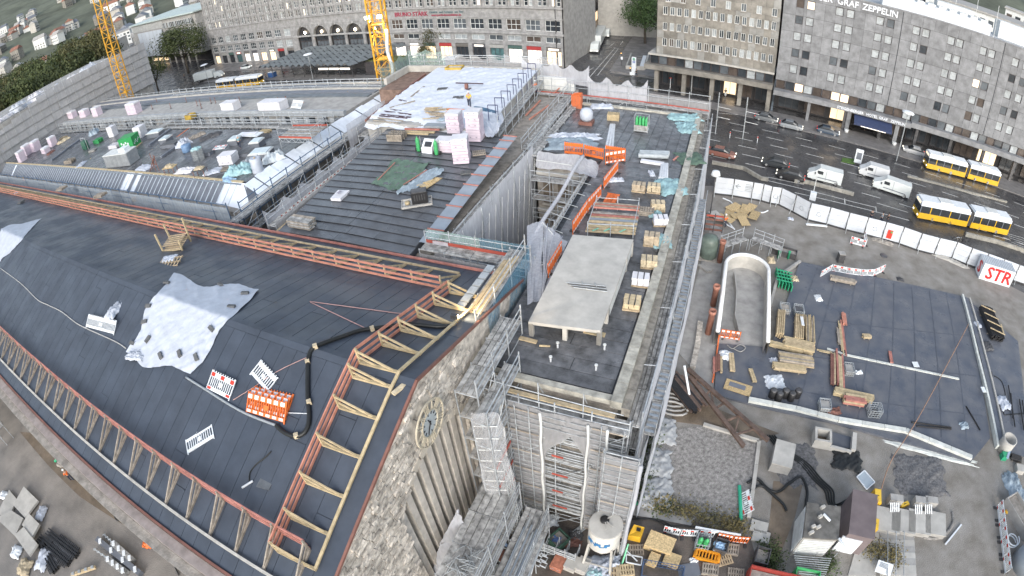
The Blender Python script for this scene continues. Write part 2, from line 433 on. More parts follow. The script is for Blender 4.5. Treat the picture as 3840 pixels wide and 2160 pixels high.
# timber guard rails on the hall roof
def guard(label,bases,foots,h,mr,mp,nr=3,board=.16,footboard=None,group='timber guard rails on the hall roof'):
 t=thing('guard_rail',bases[0],label,'guard rail',group)
 up=V(0,0,1)
 for i,(B,Fo)in enumerate(zip(bases,foots)):
  beam('post',B,B+up*(h+.1),.1,.1,mp,t)
  beam('sole_beam',B+up*.09,Fo+up*.09,.15,.13,mp,t)
  beam('brace',B+up*h*.92,lerp(B,Fo,.86)+up*.14,.07,.11,mp,t)
  beam('short_brace',B+up*h*.5,lerp(B,Fo,.45)+up*.14,.06,.09,mp,t)
 hs=[h*(j+.35)/(nr-.65)for j in range(nr)]
 n=len(bases)
 out=(foots[0]-bases[0]).normalized()*-.08
 for hh in hs:
  i=0
  while i<n-1:
   j=min(n-1,i+2)
   sag=random.uniform(-.015,.015)
   if(bases[j]-bases[i]).normalized().dot((bases[i+1]-bases[i]).normalized())<.9999:j=i+1
   beam('board',bases[i]+up*(hh+sag)+out,bases[j]+up*(hh+sag)+out,.06,board,mr,t)
   i=j
 if footboard:
  i=0
  while i<n-1:
   j=min(n-1,i+3)
   if(foots[j]-foots[i]).normalized().dot((foots[i+1]-foots[i]).normalized())<.9999:j=i+1
   beam('foot_board',foots[i]+up*.2,foots[j]+up*.2,.14,.1,footboard,t);i=j
 return t
random.seed(11)
xs=[-15.2-2.08*i for i in range(52)]
guard('long salmon red guard rail along the rear eave of the hall',[V(x,22.35,zbk(22.35))for x in xs],[V(x,24.7,zbk(24.7))for x in xs],.92,M_ORG,M_TIMB,footboard=M_TIMB)
xs=[-12.9-1.86*i for i in range(36)]
guard('dark red guard rail along the front eave with log braces',[V(x,4.72,zf(4.72))for x in xs],[V(x,2.83,zf(2.83))for x in xs],.85,M_RED,M_TIMBG,footboard=mat('pale foot board',(.55,.53,.48),.7,.2,2))
ys=[4.0,5.6,7.3,9.1,10.9,12.4,RY+.0,15.0,16.7,18.4,20.2,22.0]
guard('orange guard rail stepping over the gable ridge',[V(-14.4,y,zr(y))for y in ys],[V(-12.2,y+.1,zr(y+.1))for y in ys],.9,M_ORG,M_TIMBY,footboard=M_TIMBY)
# right wing (felt roof, behind the clock gable)
WZ=12.9
wing=thing('station_wing',(-7,38,0),'flat roofed station wing wrapped in nets with stone parapet on the right','building')
boxb('wall',-10.9,-3.0,18.6,60.3,0,WZ-.06,M_STONED,wing)
boxb('wall',-17.0,-10.91,44.5,60.3,0,WZ-.06,M_STONED,wing)
wroof=boxb('roof',-11.0,-3.4,18.5,60.2,WZ-.055,WZ-.01,M_SEAM,wing)
boxb('roof',-16.9,-11.01,44.6,60.2,WZ-.055,WZ-.01,M_SEAM,wing)
random.seed(21)
y=18.6
while y<46:
 cuts=[-3.45,-10.9]if random.random()<.45 else[-3.45,random.uniform(-8.5,-5.5),-10.9]
 for a,b in zip(cuts[:-1],cuts[1:]):
  bp=box('roofing_strip',((a+b)/2,y+.49,WZ+random.uniform(.0,.018)),(abs(a-b)-.04,.95,.04),M_FELT2,wroof)
  bp.rotation_euler=(random.uniform(-.008,.008),random.uniform(-.003,.003),random.uniform(-.004,.004))
 y+=.98
x=-3.5
while x>-16.5:
 for a,b in((46.1,53.0),(53.05,60.1)):
  bp=box('roofing_strip',(x-.49,(a+b)/2,WZ+random.uniform(.0,.018)),(.94,b-a-.03,.04),M_FELT2,wroof)
  bp.rotation_euler=(random.uniform(-.003,.003),random.uniform(-.008,.008),0)
 x-=.985
M_PARA=mat('mossy parapet stone',(.37,.36,.32),.9,.3,1.8,.5,7)
y=17.9
while y<60:
 boxb('parapet_stone',-3.32,-2.72,y+.01,y+1.38,WZ-.3,WZ+.28,M_PARA,wing);y+=1.4
y=17.9
while y<60:
 boxb('cornice_stone',-2.71,-2.25,y+.01,y+1.38,WZ-.75,WZ-.1,mat('dark cornice stone',(.25,.235,.21),.9,.35,2.0,.6,7),wing);y+=1.4
boxb('end_parapet',-10.9,-3.33,18.1,18.5,WZ-.3,WZ+.06,M_PARA,wing)
boxb('end_parapet',-16.9,-3.33,60.21,60.7,WZ-.3,WZ+.22,M_PARA,wing)
# middle wing W2
def zm(y):return 13.45+(y-26)*.088
mid=thing('station_middle_wing',(-27,35,0),'middle station wing with seamed felt deck and zinc edge','building')
X0,X1=-33.3,-19.9
mroof=mesh('roof',[(X0,26,zm(26)-.05),(X1,26,zm(26)-.05),(X1,44,zm(44)-.05),(X0,44,zm(44)-.05),(X0,26,zm(26)-.5),(X1,26,zm(26)-.5),(X1,44,zm(44)-.5),(X0,44,zm(44)-.5)],[(0,1,2,3),(4,7,6,5),(0,4,5,1),(1,5,6,2),(2,6,7,3),(3,7,4,0)],mat('deck joint',(.055,.06,.07),.5,.2,1),mid)
boxb('wall',X0+.3,-18.9,26.2,66,0,12.9,M_STONED,mid)
random.seed(31)
y=26.05;k=0
def hump(x):return .16*max(0,1-abs(x+26.5)/7)
while y<43.5:
 cuts=[X0+.05,-26.5+random.uniform(-.5,.5)-(y-26)*-.02,X1-.02]
 if k%3==1:cuts.insert(2,random.uniform(-24,-21.5))
 for a,b in zip(cuts[:-1],cuts[1:]):
  dz=random.uniform(0,.02)
  beam('roofing_strip',V(a+.02,y+.48,zm(y)+hump(a)+dz),V(b-.02,y+.48,zm(y)+hump(b)+dz),.972,.03,M_FELTM,mroof)
 y+=.98;k+=1
zs=thing('zinc_edge',(-19.3,34,13),'pale zinc edge strip with red battens beside the tall net','roof edge')
zs.parent=None
y=27.5;k=0
while y<44:
 yy=min(44,y+1.55)
 sheet('zinc_panel',[(-19.95,y,zm(y)+.08),(-18.75,y+.1,zm(y)+.0),(-18.75,yy+.1,zm(yy)+.0),(-19.95,yy,zm(yy)+.08)],M_ZINC,zs)
 beam('batten',V(-20.05,yy,zm(yy)+.14),V(-18.7,yy+.12,zm(yy)+.07),.09,.07,M_RED,zs)
 y+=1.56
boxb('timber_edge',X0-.45,X0-.02,26,43,12.9,13.3,M_TIMB,mid)
TZ=15.2
prism('raised_roof',[(-37.0,45.4),(-22.2,44.4),(-24.2,65.8),(-39.2,66.0)],10.0,TZ-.05,M_CONCG,mid)
for i in range(8):beam('roof_rim',lerp((-37.1,45.4,TZ),(-39.3,62.5,TZ),i/8),lerp((-37.1,45.4,TZ),(-39.3,62.5,TZ),(i+.985)/8),.2,.25,M_BROWN,mid)
beam('parapet',V(-44.5,66.3,TZ-.3),V(-24.2,66.2,TZ-.3),.5,.9,M_CONC,mid)
beam('side_parapet',V(-44.3,60.0,TZ-.3),V(-44.4,66.0,TZ-.3),.5,.9,M_CONC,mid)
prism('low_roof',[(-39.6,58.0),(-39.6,65.9),(-44.2,66.0),(-44.1,58.0)],8,TZ-.8,mat('rusty deck',(.22,.15,.12),.8,.35,1.2),mid)
# left block W3
blk=thing('station_court_block',(-90,42,0),'left station block with sloping zinc edge and cluttered roof terrace','building')
TZ3=13.0
boxb('terrace_body',-139,-45.4,33.9,47.0,0,TZ3-.06,M_STONED,blk)
terr=boxb('terrace_floor',-138.9,-45.5,33.6,46.9,TZ3-.058,TZ3-.01,M_SEAM,blk)
random.seed(41)
xx=-45.6
while xx>-138:
 for a,b in((33.7,40.2),(40.25,46.8)):
  bp=box('roofing_strip',(xx-.95,(a+b)/2,TZ3+random.uniform(0,.02)),(1.86,b-a-.03,.03),M_FELT2,terr)
 xx-=1.9
M_SLATE=mat('dark sheet',(.15,.165,.195),.5,.15,.8)
fe=thing('sloping_edge',(-90,31.5,11.5),'sloping dark sheet edge with pale battens facing the hall','roof edge')
xx=-46.6;k=0
M_BATT=mat('pale batten',(.52,.58,.64),.5,.15,2)
while xx>-136:
 white=(abs(xx+47)<1.2)or 67.2<-xx<68.3 or 69.6<-xx<70.8 or 125.5<-xx<127
 sheet('edge_panel',[(xx,31.0,11.5),(xx,33.3,13.06),(xx-1.02,33.3,13.06),(xx-1.02,31.0,11.5)],mat('white sheet',(.72,.77,.84),.5,.12,.8)if white else M_SLATE,fe)
 beam('batten',V(xx,31.0,11.54),V(xx,33.3,13.10),.13,.05,M_BATT,fe)
 xx-=1.05
mesh('corner_panel',[(-46.6,31.0,11.5),(-46.6,33.3,13.08),(-45.3,33.3,13.08),(-43.25,31.3,11.7),(-43.4,30.8,11.45)],[(0,4,3,2,1)],mat('white sheet',(.72,.77,.84),.5,.12,.8),fe)
beam('board',V(-45.9,33.45,13.12),V(-137,33.45,13.12),.35,.08,M_TIMBY,fe)
beam('gutter',V(-45.9,33.1,13.0),V(-137,33.1,13.0),.18,.12,mat('bluish gutter',(.22,.26,.31),.4,.2,2),fe)
boxb('eave_wall',-138,-44,30.2,31.6,0,11.45,M_STONED,blk)
boxb('eave_ledge',-138,-43,28.0,30.19,10.4,10.9,M_CONCG,blk)
boxb('eave_ledge_board',-138,-43,27.6,27.99,10.6,11.0,M_RED,blk)
re_=thing('sheeted_edge',(-44,45,12),'sloping roof edge sheeted in white running away beside the scaffold','roof edge')
y=33.0;k=0
M_WSHEET=mat('white membrane',(.70,.76,.84),.45,.14,.6,.1,6)
while y<66:
 L=2.6 if k%3 else 1.7
 lift=.12*(k%2)
 sheet('edge_panel',[(-45.3,y,13.08+lift),(-45.3,y+L-.07,13.08+lift),(-43.3,y+L-.07,12.0+lift),(-43.3,y,12.0+lift)],M_WSHEET,re_)
 y+=L;k+=1
sheet('base_sheet',[(-45.3,33,13.0),(-43.2,31.4,11.85),(-43.2,66,11.85),(-45.3,66,13.0)],M_SLATE,re_)
boxb('edge_wall',-45.5,-43.1,31.7,66,0,11.4,M_STONED,blk)
boxb('rear_wing',-139,-45.6,52.2,64.0,0,13.45,M_CONCG,blk)
boxb('rear_parapet',-139,-45.6,51.7,52.19,13.0,13.75,mat('grey coping',(.34,.365,.39),.6,.2,1),blk)
rw=blk
for i in range(40):
 xc=-47.5-i*2.3
 if i%7==5:continue
 w_=boxb('window',xc-.8,xc+.8,51.95,52.15,10.0,12.6,M_GLASSD if i%3 else mat('grey pane',(.24,.26,.28),.4,.2,1),rw)
 boxb('shutter',xc-.85,xc-.1,51.8,51.94,11.0,12.7,mat('pale insulation board',(.45,.47,.49),.7,.2,1.5),w_)
boxb('cross_wall',-84.5,-82.8,46.0,52.1,0,13.2,M_CONCG,blk)
for yy,zz,m_ in((57.6,13.62,mat('slate strip',(.13,.15,.17),.5,.2,1)),(59.3,13.6,M_SLATE),(60.9,13.66,M_CONC),(62.0,13.55,M_SLATE),(63.4,13.6,M_CONC)):
 boxb('roof_strip',-138.5,-46,yy,yy+(1.2 if m_!=M_CONC else .5),13.4,zz,m_,blk)
lw=thing('station_end_wing',(-150,60,0),'tall end wing wrapped in dense grey dust nets','building')
boxb('wall',-175,-141.2,20,82,0,21.3,M_CONCG,lw)
for j in range(9):
 for i in range(24):
  ya,yb=18+i*2.7,18+(i+1)*2.7-.06
  za,zb_=5+j*2.0,5+(j+1)*2.0-.05
  top=20.0+max(0,min(1,(ya-36)/14))*3.0
  if za>top-.4 or za<10:continue
  d0,d1=random.uniform(0,.25),random.uniform(0,.12)
  sheet('net_panel',[(-140.6+d0,ya,za),(-140.6+d0,yb,za),(-140.7-d1,yb,min(zb_,top)),(-140.7-d1,ya,min(zb_,top))],M_NETD,lw)
for i in range(24):
 pole('standard',V(-140.3,18+i*2.7,10),V(-140.3,18+i*2.7,21.2+max(0,min(1,(i*2.7-18)/14))*3),.04,M_STEEL,lw)
# the city round the square
def lit(name,col,s):return mat(name,(.5,.45,.38),.5,0,emit=col,es=s)
M_LIT=lit('lit shop interior',(1.0,.72,.42),.75)
M_LITW=lit('lit white interior',(1.0,.93,.85),.75)
M_LITR=lit('lit red lamp',(1.0,.25,.2),1.2)
M_PANE=[M_GLASSD,mat('grey glass',(.10,.115,.13),.15,.3,.5,spec=.6),mat('curtained glass',(.34,.37,.39),.35,.25,1.5),mat('brown glass',(.085,.07,.062),.2,.3,.7)]
M_FRAMEW=mat('white window frame',(.60,.62,.62),.6,.12,2)
M_FRAMED=mat('dark window frame',(.07,.06,.062),.5,.2,2)
M_LIME=mat('grey ashlar',(.27,.27,.272),.85,.28,.9,.35,5,detail=6)
M_TRAV=mat('mottled travertine',(.205,.195,.176),.8,.34,.55,.25,6,detail=6)
M_PANEL=mat('streaked facade panel',(.205,.212,.225),.8,.26,.8,.2,6,detail=6)
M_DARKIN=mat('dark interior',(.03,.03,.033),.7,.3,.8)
class Fac:
 def __init__(s,P0,ang):
  s.P=V(P0[0],P0[1],0);a=radians(ang);s.u=V(cos(a),sin(a),0);s.n=V(sin(a),-cos(a),0);s.a=a
 def pt(s,u,z,d=0.0):return s.P+s.u*u+s.n*d+V(0,0,z)
 def box(s,name,u0,u1,z0,z1,d0,d1,m,par):
  return box(name,s.pt((u0+u1)/2,(z0+z1)/2,(d0+d1)/2),(u1-u0,abs(d1-d0),z1-z0),m,par,rz=s.a)
 def wall(s,name,u0,u1,z0,z1,holes,m,par,dep=.25):
  us=sorted(set([u0,u1]+[h[0]for h in holes]+[h[1]for h in holes]));zs=sorted(set([z0,z1]+[h[2]for h in holes]+[h[3]for h in holes]))
  vs,fs=[],[]
  def quad(*p):
   k=len(vs);vs.extend(p);fs.append((k,k+1,k+2,k+3))
  for za,zb in zip(zs[:-1],zs[1:]):
   row=[h for h in holes if h[2]<(za+zb)/2<h[3]]
   run=None
   for ua,ub in zip(us[:-1],us[1:]):
    c=(ua+ub)/2
    if any(h[0]<c<h[1]for h in row):
     if run is not None:quad(s.pt(run,za),s.pt(ua,za),s.pt(ua,zb),s.pt(run,zb));run=None
    elif run is None:run=ua
   if run is not None:quad(s.pt(run,za),s.pt(us[-1],za),s.pt(us[-1],zb),s.pt(run,zb))
  for a,b,c,d in holes:
   quad(s.pt(a,c),s.pt(a,c,-dep),s.pt(b,c,-dep),s.pt(b,c));quad(s.pt(a,d),s.pt(b,d),s.pt(b,d,-dep),s.pt(a,d,-dep))
   quad(s.pt(a,c),s.pt(a,d),s.pt(a,d,-dep),s.pt(a,c,-dep));quad(s.pt(b,c),s.pt(b,c,-dep),s.pt(b,d,-dep),s.pt(b,d))
  return mesh(name,vs,fs,m,par)
 def window(s,u0,u1,z0,z1,par,pane,fm,nu=1,nz=1,dep=.2,bar=.08,name='window',sill=None):
  w,h=u1-u0,z1-z0
  key=('win',round(w,2),round(h,2),nu,nz,bar,fm.name)
  if key not in _MC:
   it=[((0,0,-h/2+bar/2),(w,.08,bar),0),((0,0,h/2-bar/2),(w,.08,bar),0)]
   for i in range(nu+1):it.append((((-w/2+bar/2)+i*(w-bar)/nu,0,0),(bar if i in(0,nu)else bar*.75,.075,h-2*bar),0))
   for j in range(1,nz):it.append(((0,0,h*(j/nz-.5)*1.0),(w-2*bar,.07,bar*.75),0))
   o=join('tmp',it,fm);me=o.data;bpy.data.objects.remove(o);me.name='window_frame';_MC[key]=me
  Mx=Matrix.Translation(s.pt((u0+u1)/2,(z0+z1)/2,-dep+.06))@Matrix.Rotation(s.a,4,'Z')
  o=inst(name,_MC[key],Mx,par)
  s.box('pane',u0,u1,z0,z1,-dep-.04,-dep,pane,o)
  if sill:s.box('sill',u0-.1,u1+.1,z0-.16,z0,-.05,.15,sill,o)
  return o
def pick(r,ws):return r.choices(range(len(ws)),ws)[0]
rnd=random.Random(2)
HB=Fac((-84,124.2),-6.0)
hb=thing('arcade_building',HB.pt(-25,0),'long grey stone commercial building with five arches behind the bus stop','building')
holes,wins=[],[]
M_CREAM=mat('cream curtain glass',(.46,.42,.36),.5,.2,1)
for i in range(10):
 u=-2.9+i*5.02
 if u+3.8>46.4:break
 holes+=[(u,u+3.8,.3,4.9),(u,u+3.8,5.9,7.3),(u,u+3.8,8.7,11.35)]
 wins.append((u,u+3.8,5.9,7.3,2,1,pick(rnd,(3,3,4,1))));wins.append((u,u+3.8,8.7,11.35,3,2,pick(rnd,(5,5,1,1))))
for i in range(10):
 u=-94.6+i*5.05
 if u+3.6>-44:break
 holes+=[(u,u+3.4,.3,4.4),(u,u+3.4,4.9,7.2),(u,u+3.4,8.5,10.95)]
 wins.append((u,u+3.4,4.9,7.2,3,2,pick(rnd,(4,4,2,1))));wins.append((u,u+3.4,8.5,10.95,3,2,pick(rnd,(5,5,1,1))))
shops=[h for h in holes if h[2]==.3]
for zrow,z0,z1 in((0,14.75,16.75),(1,17.6,19.5),(2,20.6,22.6),(3,23.6,25.4)):
 u=-94.0
 while u<45:
  sp=3.75 if u<-8 else 3.46
  if zrow==3 and u>-40:break
  for a,b in((u,u+.95),(u+1.2,u+2.15)):
   holes.append((a,b,z0,z1))
  wins.append((u,u+.95,z0,z1,1,1,None));wins.append((u+1.2,u+2.15,z0,z1,1,1,None))
  u+=sp
ARC=[(-42.7,-36.0),(-34.7,-28.4),(-27.5,-21.4),(-20.5,-14.1),(-13.1,-6.7)]
for a,b in ARC:holes.append((a,b,.2,11.1))
hw=HB.wall('wall',-96,46.6,0,27.5,holes,M_LIME,hb,.45)
HB.box('inner_wall',-95.8,46.4,.05,27.4,-1.2,-.9,M_DARKIN,hb)
for(a,b)in ARC:
 r=(b-a)/2;c=(a+b)/2;vs,fs=[],[]
 n=14
 for i in range(n+1):
  t=pi*i/n;uu=c-r*cos(t);zz=11.05-r+r*sin(t)
  vs+=[HB.pt(uu,zz,.02),HB.pt(uu,11.1,.02),HB.pt(uu,zz,-1.2)]
 for i in range(n):fs+=[(3*i,3*i+3,3*i+4,3*i+1),(3*i,3*i+2,3*i+5,3*i+3)]
 ar=mesh('arch',vs,fs,M_LIME,hb)
 for i in range(11):
  t=pi*(i+.5)/11;p=HB.pt(c-(r+.35)*cos(t),11.05-r+(r+.35)*sin(t),.05)
  rr=Matrix.Rotation(HB.a,3,'Z')@Matrix.Rotation(t-pi/2,3,'Y')
  box('arch_stone',p,(r*pi/11*.92,.16,.62),M_LIME,ar,R=rr)
 wa=HB.window(a+.3,b-.3,3.2,6.0,hb,M_PANE[1],M_FRAMED,4,2,.8)
 HB.window(a+.3,b-.3,6.1,8.6,hb,M_PANE[0],M_FRAMED,4,1,.8)
 HB.box('canopy',a+.2,b-.2,2.9,3.15,-.8,.2,mat('pale canopy',(.5,.5,.49),.6,.1,2),hb)
 lp=HB.pt(c+r*.1,9.0,-.3)
 lo=lathe('arch_lamp',[(.05,.5),(.34,.35),(.4,0),(.3,-.3),(.05,-.42)],lit('globe lamp',(1,.86,.62),7),hb,12,lp)
 pole('lamp_rod',lp+V(0,0,.5),lp+V(0,0,1.6),.03,M_STEELD,lo)
curtain=mat('window curtain',(.47,.48,.49),.7,.2,2)
for(u0,u1,z0,z1,nu,nz,p)in wins:
 if nu==1:
  k=pick(rnd,(6,5,3,1,1.0));pm=(M_PANE+[M_LIT])[k]if k<5 else M_LIT
  if k==4:pm=lit('warm office',(1,.8,.55),.7)
  HB.window(u0,u1,z0,z1,hb,pm,M_FRAMEW,1,2,.3,.1)
 else:HB.window(u0,u1,z0,z1,hb,M_PANE[p],M_FRAMEW,nu,nz,.3,.12)
shopcols=[M_LIT,M_LITW,M_PANE[0],M_LIT,M_LITW,mat('teal shop',(.08,.16,.17),.3,.3,1),M_PANE[0]]
for i,(a,b,c,d)in enumerate(shops):
 m_=shopcols[(i*3+1)%len(shopcols)]
 so=HB.window(a,b,c,d-1.0,hb,m_,M_FRAMED,3,1,.4,.1,'shop_window')
 fc=[(.10,.10,.11),(.32,.32,.31),(.07,.12,.11),(.36,.05,.05),(.16,.15,.14)][i%5]
 HB.box('shop_fascia',a,b,d-.95,d-.1,-.35,.02,mat('fascia %d'%(i%5),fc,.5,.15,2),so)
 if i%4==1:HB.box('lit_sign',a+.6,b-.6,d-.75,d-.3,.02,.06,M_LITW,so)
for z0,z1,d in((7.75,8.25,.35),(14.15,14.5,.45),(11.6,11.75,.12),(17.0,17.25,.2),(20.1,20.3,.2)):
 HB.box('cornice',-96.2,46.9,z0,z1,0,d,M_LIME,hb)
u=-95.2
while u<46:
 HB.box('fin',u-.14,u+.14,14.55,26.5,0,.32,M_LIME,hb);u+=3.75 if u<-8 else 3.46
M_SIGNR=mat('dark red letters',(.30,.035,.07),.5,.1,2)
for w_,u_ in(('BRUNO',1.6),('STÄRK',7.3)):text('lettering',w_,1.62,facing(HB.pt(u_,12.75,.1),HB.u,HB.n),M_SIGNR,hb,.06,.02)
for w_,u_ in(('Qualität',11.6),('und',13.9),('Fassaden',16.2),('am',18.5),('Bau',20.0)):text('lettering',w_,.78,facing(HB.pt(u_,13.15,.1),HB.u,HB.n),mat('dark teal letters',(.10,.16,.18),.5,.1,2),hb,.04,.01)
text('lettering','www.putzholzmanufaktur.de',.78,facing(HB.pt(15.4,12.35,.1),HB.u,HB.n),M_SIGNR,hb,.04,.01)
HB.box('roof',-96,46.6,27.45,27.9,-20,.3,M_CONCG,hb)
HB.box('back_body',-96,46.5,0,27.4,-22,-1.3,M_CONCG,hb)
SS=Fac((-38.2,119.6),96.0)
def sidefacade(t,fac,L,zc,rows,sp,w,m_wall,par,u0=2.0,shop=True):
 hs=[]
 for(z0,z1)in rows:
  u=u0
  while u+w<L:hs.append((u,u+w,z0,z1));u+=sp
 fac.wall('side_wall',0,L,0,zc,hs,m_wall,par,.3)
 for h in hs:fac.window(*h,par,M_PANE[pick(rnd,(5,4,2,1))],M_FRAMEW,2,1,.25,.1)
 fac.box('side_back',0,L,0,zc-.1,-1.2,-.9,M_DARKIN,par)
sidefacade(None,SS,26,27.5,[(.6,3.6),(5.4,7.2),(8.7,11.3),(14.75,16.7),(18,20)],3.6,2.3,M_LIME,hb)
for z0,z1,d in((7.75,8.25,.3),(14.1,14.5,.4),(4.4,4.8,.3)):SS.box('cornice',0,26.2,z0,z1,0,d,M_LIME,hb)
for i in range(6):SS.box('shop_awning',2+i*3.6,4.4+i*3.6,3.4,3.8,0,.9,mat('dark red awning',(.26,.04,.035),.6,.1,2),hb)
FS=Fac((-42.0,147.0),95.0)
fh=thing('street_house',FS.pt(20,0),'grey office house further down the left side of the street','building')
sidefacade(None,FS,60,24,[(.6,3.6),(6.3,8.2),(9.9,11.8),(13.5,15.4),(17.1,19)],2.6,1.6,mat('cool grey render',(.36,.37,.375),.8,.2,1),fh)
FS.box('body',-.3,60,0,23.8,-14,-1.3,M_CONCG,fh);FS.box('ground_floor_band',0,60,4.2,4.9,0,.8,M_STEELD,fh)
for i in range(9):FS.box('lit_shop',1+i*6,5+i*6,.4,3.3,.02,.06,M_LIT if i%2 else M_LITW,fh)
MB=Fac((-14.9,109.0),-7.5)
mb=thing('travertine_house',MB.pt(12,0),'tan mottled travertine house with rows of narrow windows at street corner','building')
hs=[]
for z0,z1 in((9.75,11.4),(13.0,14.6),(16.2,17.85)):
 for i in range(16):hs.append((1.15+i*1.405,2.02+i*1.405,z0,z1))
tops=[(1.6+i*2.93,2.6+i*2.93,18.85,20.4)for i in range(8)]+[(1.6+i*2.93,2.6+i*2.93,22.4,24)for i in range(8)]
mbw=MB.wall('wall',0,23.7,8.0,27,hs+tops,M_SEAM,mb,.2)
for a in hs:MB.window(*a,mb,M_PANE[pick(rnd,(4,5,4,1))],M_FRAMEW,2,1,.16,.09,sill=M_STONED)
for a in tops:MB.window(*a,mb,M_PANE[pick(rnd,(3,5,4,1))],M_FRAMEW,2,1,.16,.09,sill=M_STONED)
r3=random.Random(8);extra=[]
zs=[8.0,9.6,11.4,13.0,14.6,16.2,17.85,18.85,20.4,22.4,24,27]
for za,zb in zip(zs[:-1],zs[1:]):
 ops=sorted([h for h in hs+tops if h[2]<(za+zb)/2<h[3]])
 segs,u=[],0.0
 for o in ops:segs.append((u,o[0]));u=o[1]
 segs.append((u,23.7))
 for a,b in segs:
  n=max(1,round((b-a)/1.4))
  for i in range(n):
   ua,ub=a+(b-a)*i/n,a+(b-a)*(i+1)/n
   MB.box('stone_slab',ua+.012,ub-.012,za+.012,zb-.012,-.03,.035+r3.random()*.012,M_TRAV if r3.random()<.8 else mat('grey travertine',(.26,.26,.25),.8,.25,.6),mbw)
MB.box('body',0,23.7,8,26.9,-14,-1,M_CONCG,mb)
MB.box('roof',-.2,23.7,27,27.4,-14,.2,M_CONCG,mb)
MB.box('canopy_slab',-2.2,23.75,4.75,5.75,-10,1.2,M_TRAV,mb)
MB.box('upper_slab',-1.6,23.75,7.65,8.0,-10,.5,M_CONC,mb)
for i in range(14):
 MB.window(-1.2+i*1.78,.5+i*1.78,5.8,7.6,mb,M_PANE[(0,1,3,0,2,1,0)[i%7]],M_FRAMED,1,1,.1,.07)
for i in range(5):
 c=MB.pt(.2+i*5.75,2.4,0);MB.box('column',-.2+i*5.75,.6+i*5.75,0,4.75,-.6,.3,M_TRAV,mb)
MB.box('recess_wall',-1.5,23.7,0,4.7,-5.2,-5.0,M_DARKIN,mb)
for i in range(7):MB.window(.2+i*3.3,2.9+i*3.3,.4,3.4,mb,(M_PANE[0],M_PANE[3],M_LIT)[(0,1,0,0,2,1,0)[i]],M_FRAMED,2,1,4.8,.09,'shop_window')
for i,(u,w)in enumerate(((6.2,1.8),(9.2,1.2),(12.5,1))):lathe('shop_sign',[(.05,0),(w*.45,.02),(w*.45,.1),(.05,.12)],mat('olive sign',(.30,.28,.20),.5,.1,2),mb,16,MB.pt(u,3.6,-4.6))
MS=Fac((-15.0,109.0),82.5);MS.n=-MS.n
sh=[]
for z0,z1 in((9.75,11.4),(13.0,14.6),(16.2,17.85)):
 for i in range(6):sh.append((1.5+i*2.2,2.6+i*2.2,z0,z1))
MS.wall('end_wall',0,14,8,27,sh,M_TRAV,mb,.2)
for a in sh:MS.window(*a,mb,M_PANE[pick(rnd,(4,5,2,1))],M_FRAMEW,2,1,.16,.08)
HO=Fac((9.6,105.8),-7.8)
ho=thing('hotel',HO.pt(28,0),'wide grey concrete hotel facade with paired windows and white rooftop lettering','building')
rows=((8.6,10.3),(11.85,13.45),(15.1,16.7),(18.3,19.85),(21.4,22.95))
cols=[1.8,3.8,9.15,11.2,16.8,18.8,23.8,25.7,30.7,32.45,37.3,39.1,44.2,46.6,51.2,53.2,58.0,60.0]
hs=[(u,u+1.45,a,b)for a,b in rows for u in cols]
how=HO.wall('wall',-.6,66,6.8,25.0,hs,M_SEAM,ho,.2)
for h in hs:
 k=pick(rnd,(1.2,1.2,7,.7,.25));HO.window(*h,ho,(M_PANE+[lit('warm office',(1,.8,.55),.7)])[k],M_FRAMED,1,1,.15,.08)
zs=[6.8,8.6,10.3,11.85,13.45,15.1,16.7,18.3,19.85,21.4,22.95,25.0]
zs=[6.8,10.3,13.45,16.7,19.85,23.0,25.0]
for za,zb in zip(zs[:-1],zs[1:]):
 ops=sorted(h for h in hs if za<(h[2]+h[3])/2<zb)
 segs,u=[],-.6
 for o in ops:segs.append((u,o[0],0));segs.append((o[0],o[1],o));u=o[1]
 segs.append((u,66,0))
 for a,b,o in segs:
  if o:
   HO.box('facade_panel',a+.012,b-.012,za+.02,o[2]-.012,-.03,.05,M_PANEL,how)
   if zb-o[3]>.1:HO.box('facade_panel',a+.012,b-.012,o[3]+.012,zb-.02,-.03,.05,M_PANEL,how)
  else:
   n=max(1,round((b-a)/2.4))
   for i in range(n):HO.box('facade_panel',a+(b-a)*i/n+.015,a+(b-a)*(i+1)/n-.015,za+.02,zb-.02,-.03,.05+rnd.random()*.01,M_PANEL,how)
for u in(21.65,42.1):HO.box('joint',u-.07,u+.07,6.8,25,.05,.09,M_SEAM,ho)
HO.box('parapet',-.7,66,25.0,25.25,-.4,.15,M_PANEL,ho)
HO.box('body',-.6,66,6.8,24.4,-18,-.6,M_CONCG,ho)
HO.box('roof',-.6,66,24.4,24.6,-18,-.6,mat('pale roof gravel',(.42,.44,.46),.8,.2,1),ho)
HO.box('roof_plant',18,40,24.6,27.0,-9,-4,mat('white plant cladding',(.55,.58,.61),.5,.15,1),ho)
for i in range(9):HO.box('roof_fan',20.5+i*2.2,22+i*2.2,27.0,27.35,-8,-5.5,M_FRAMEW,ho)
for i in range(2):HO.box('roof_stair',30+i*14,38+i*14,24.6,28,-15,-11,M_FRAMEW,ho)
M_LET=mat('white letters',(.74,.78,.84),.5,.05,2)
for w_,u_ in(('STEIGENBERGER',2.4),('GRAF',11.2),('ZEPPELIN',17.3)):text('lettering',w_,1.62,facing(HO.pt(u_,24.05,.12),HO.u,HO.n),M_LET,ho,.08,.025)
HO.box('band',-.6,27,4.05,5.0,-2,1.6,M_PANEL,ho);HO.box('band',27.02,66,4.25,5.25,-2,1.2,M_PANEL,ho)
for w_,u_ in(('STEIGENBERGER',14.6),('HOTEL',18.9),('GRAF',21.2),('ZEPPELIN',24.2)):text('lettering',w_,.72,facing(HO.pt(u_,4.5,1.68),HO.u,HO.n),M_LET,ho,.06,.012)
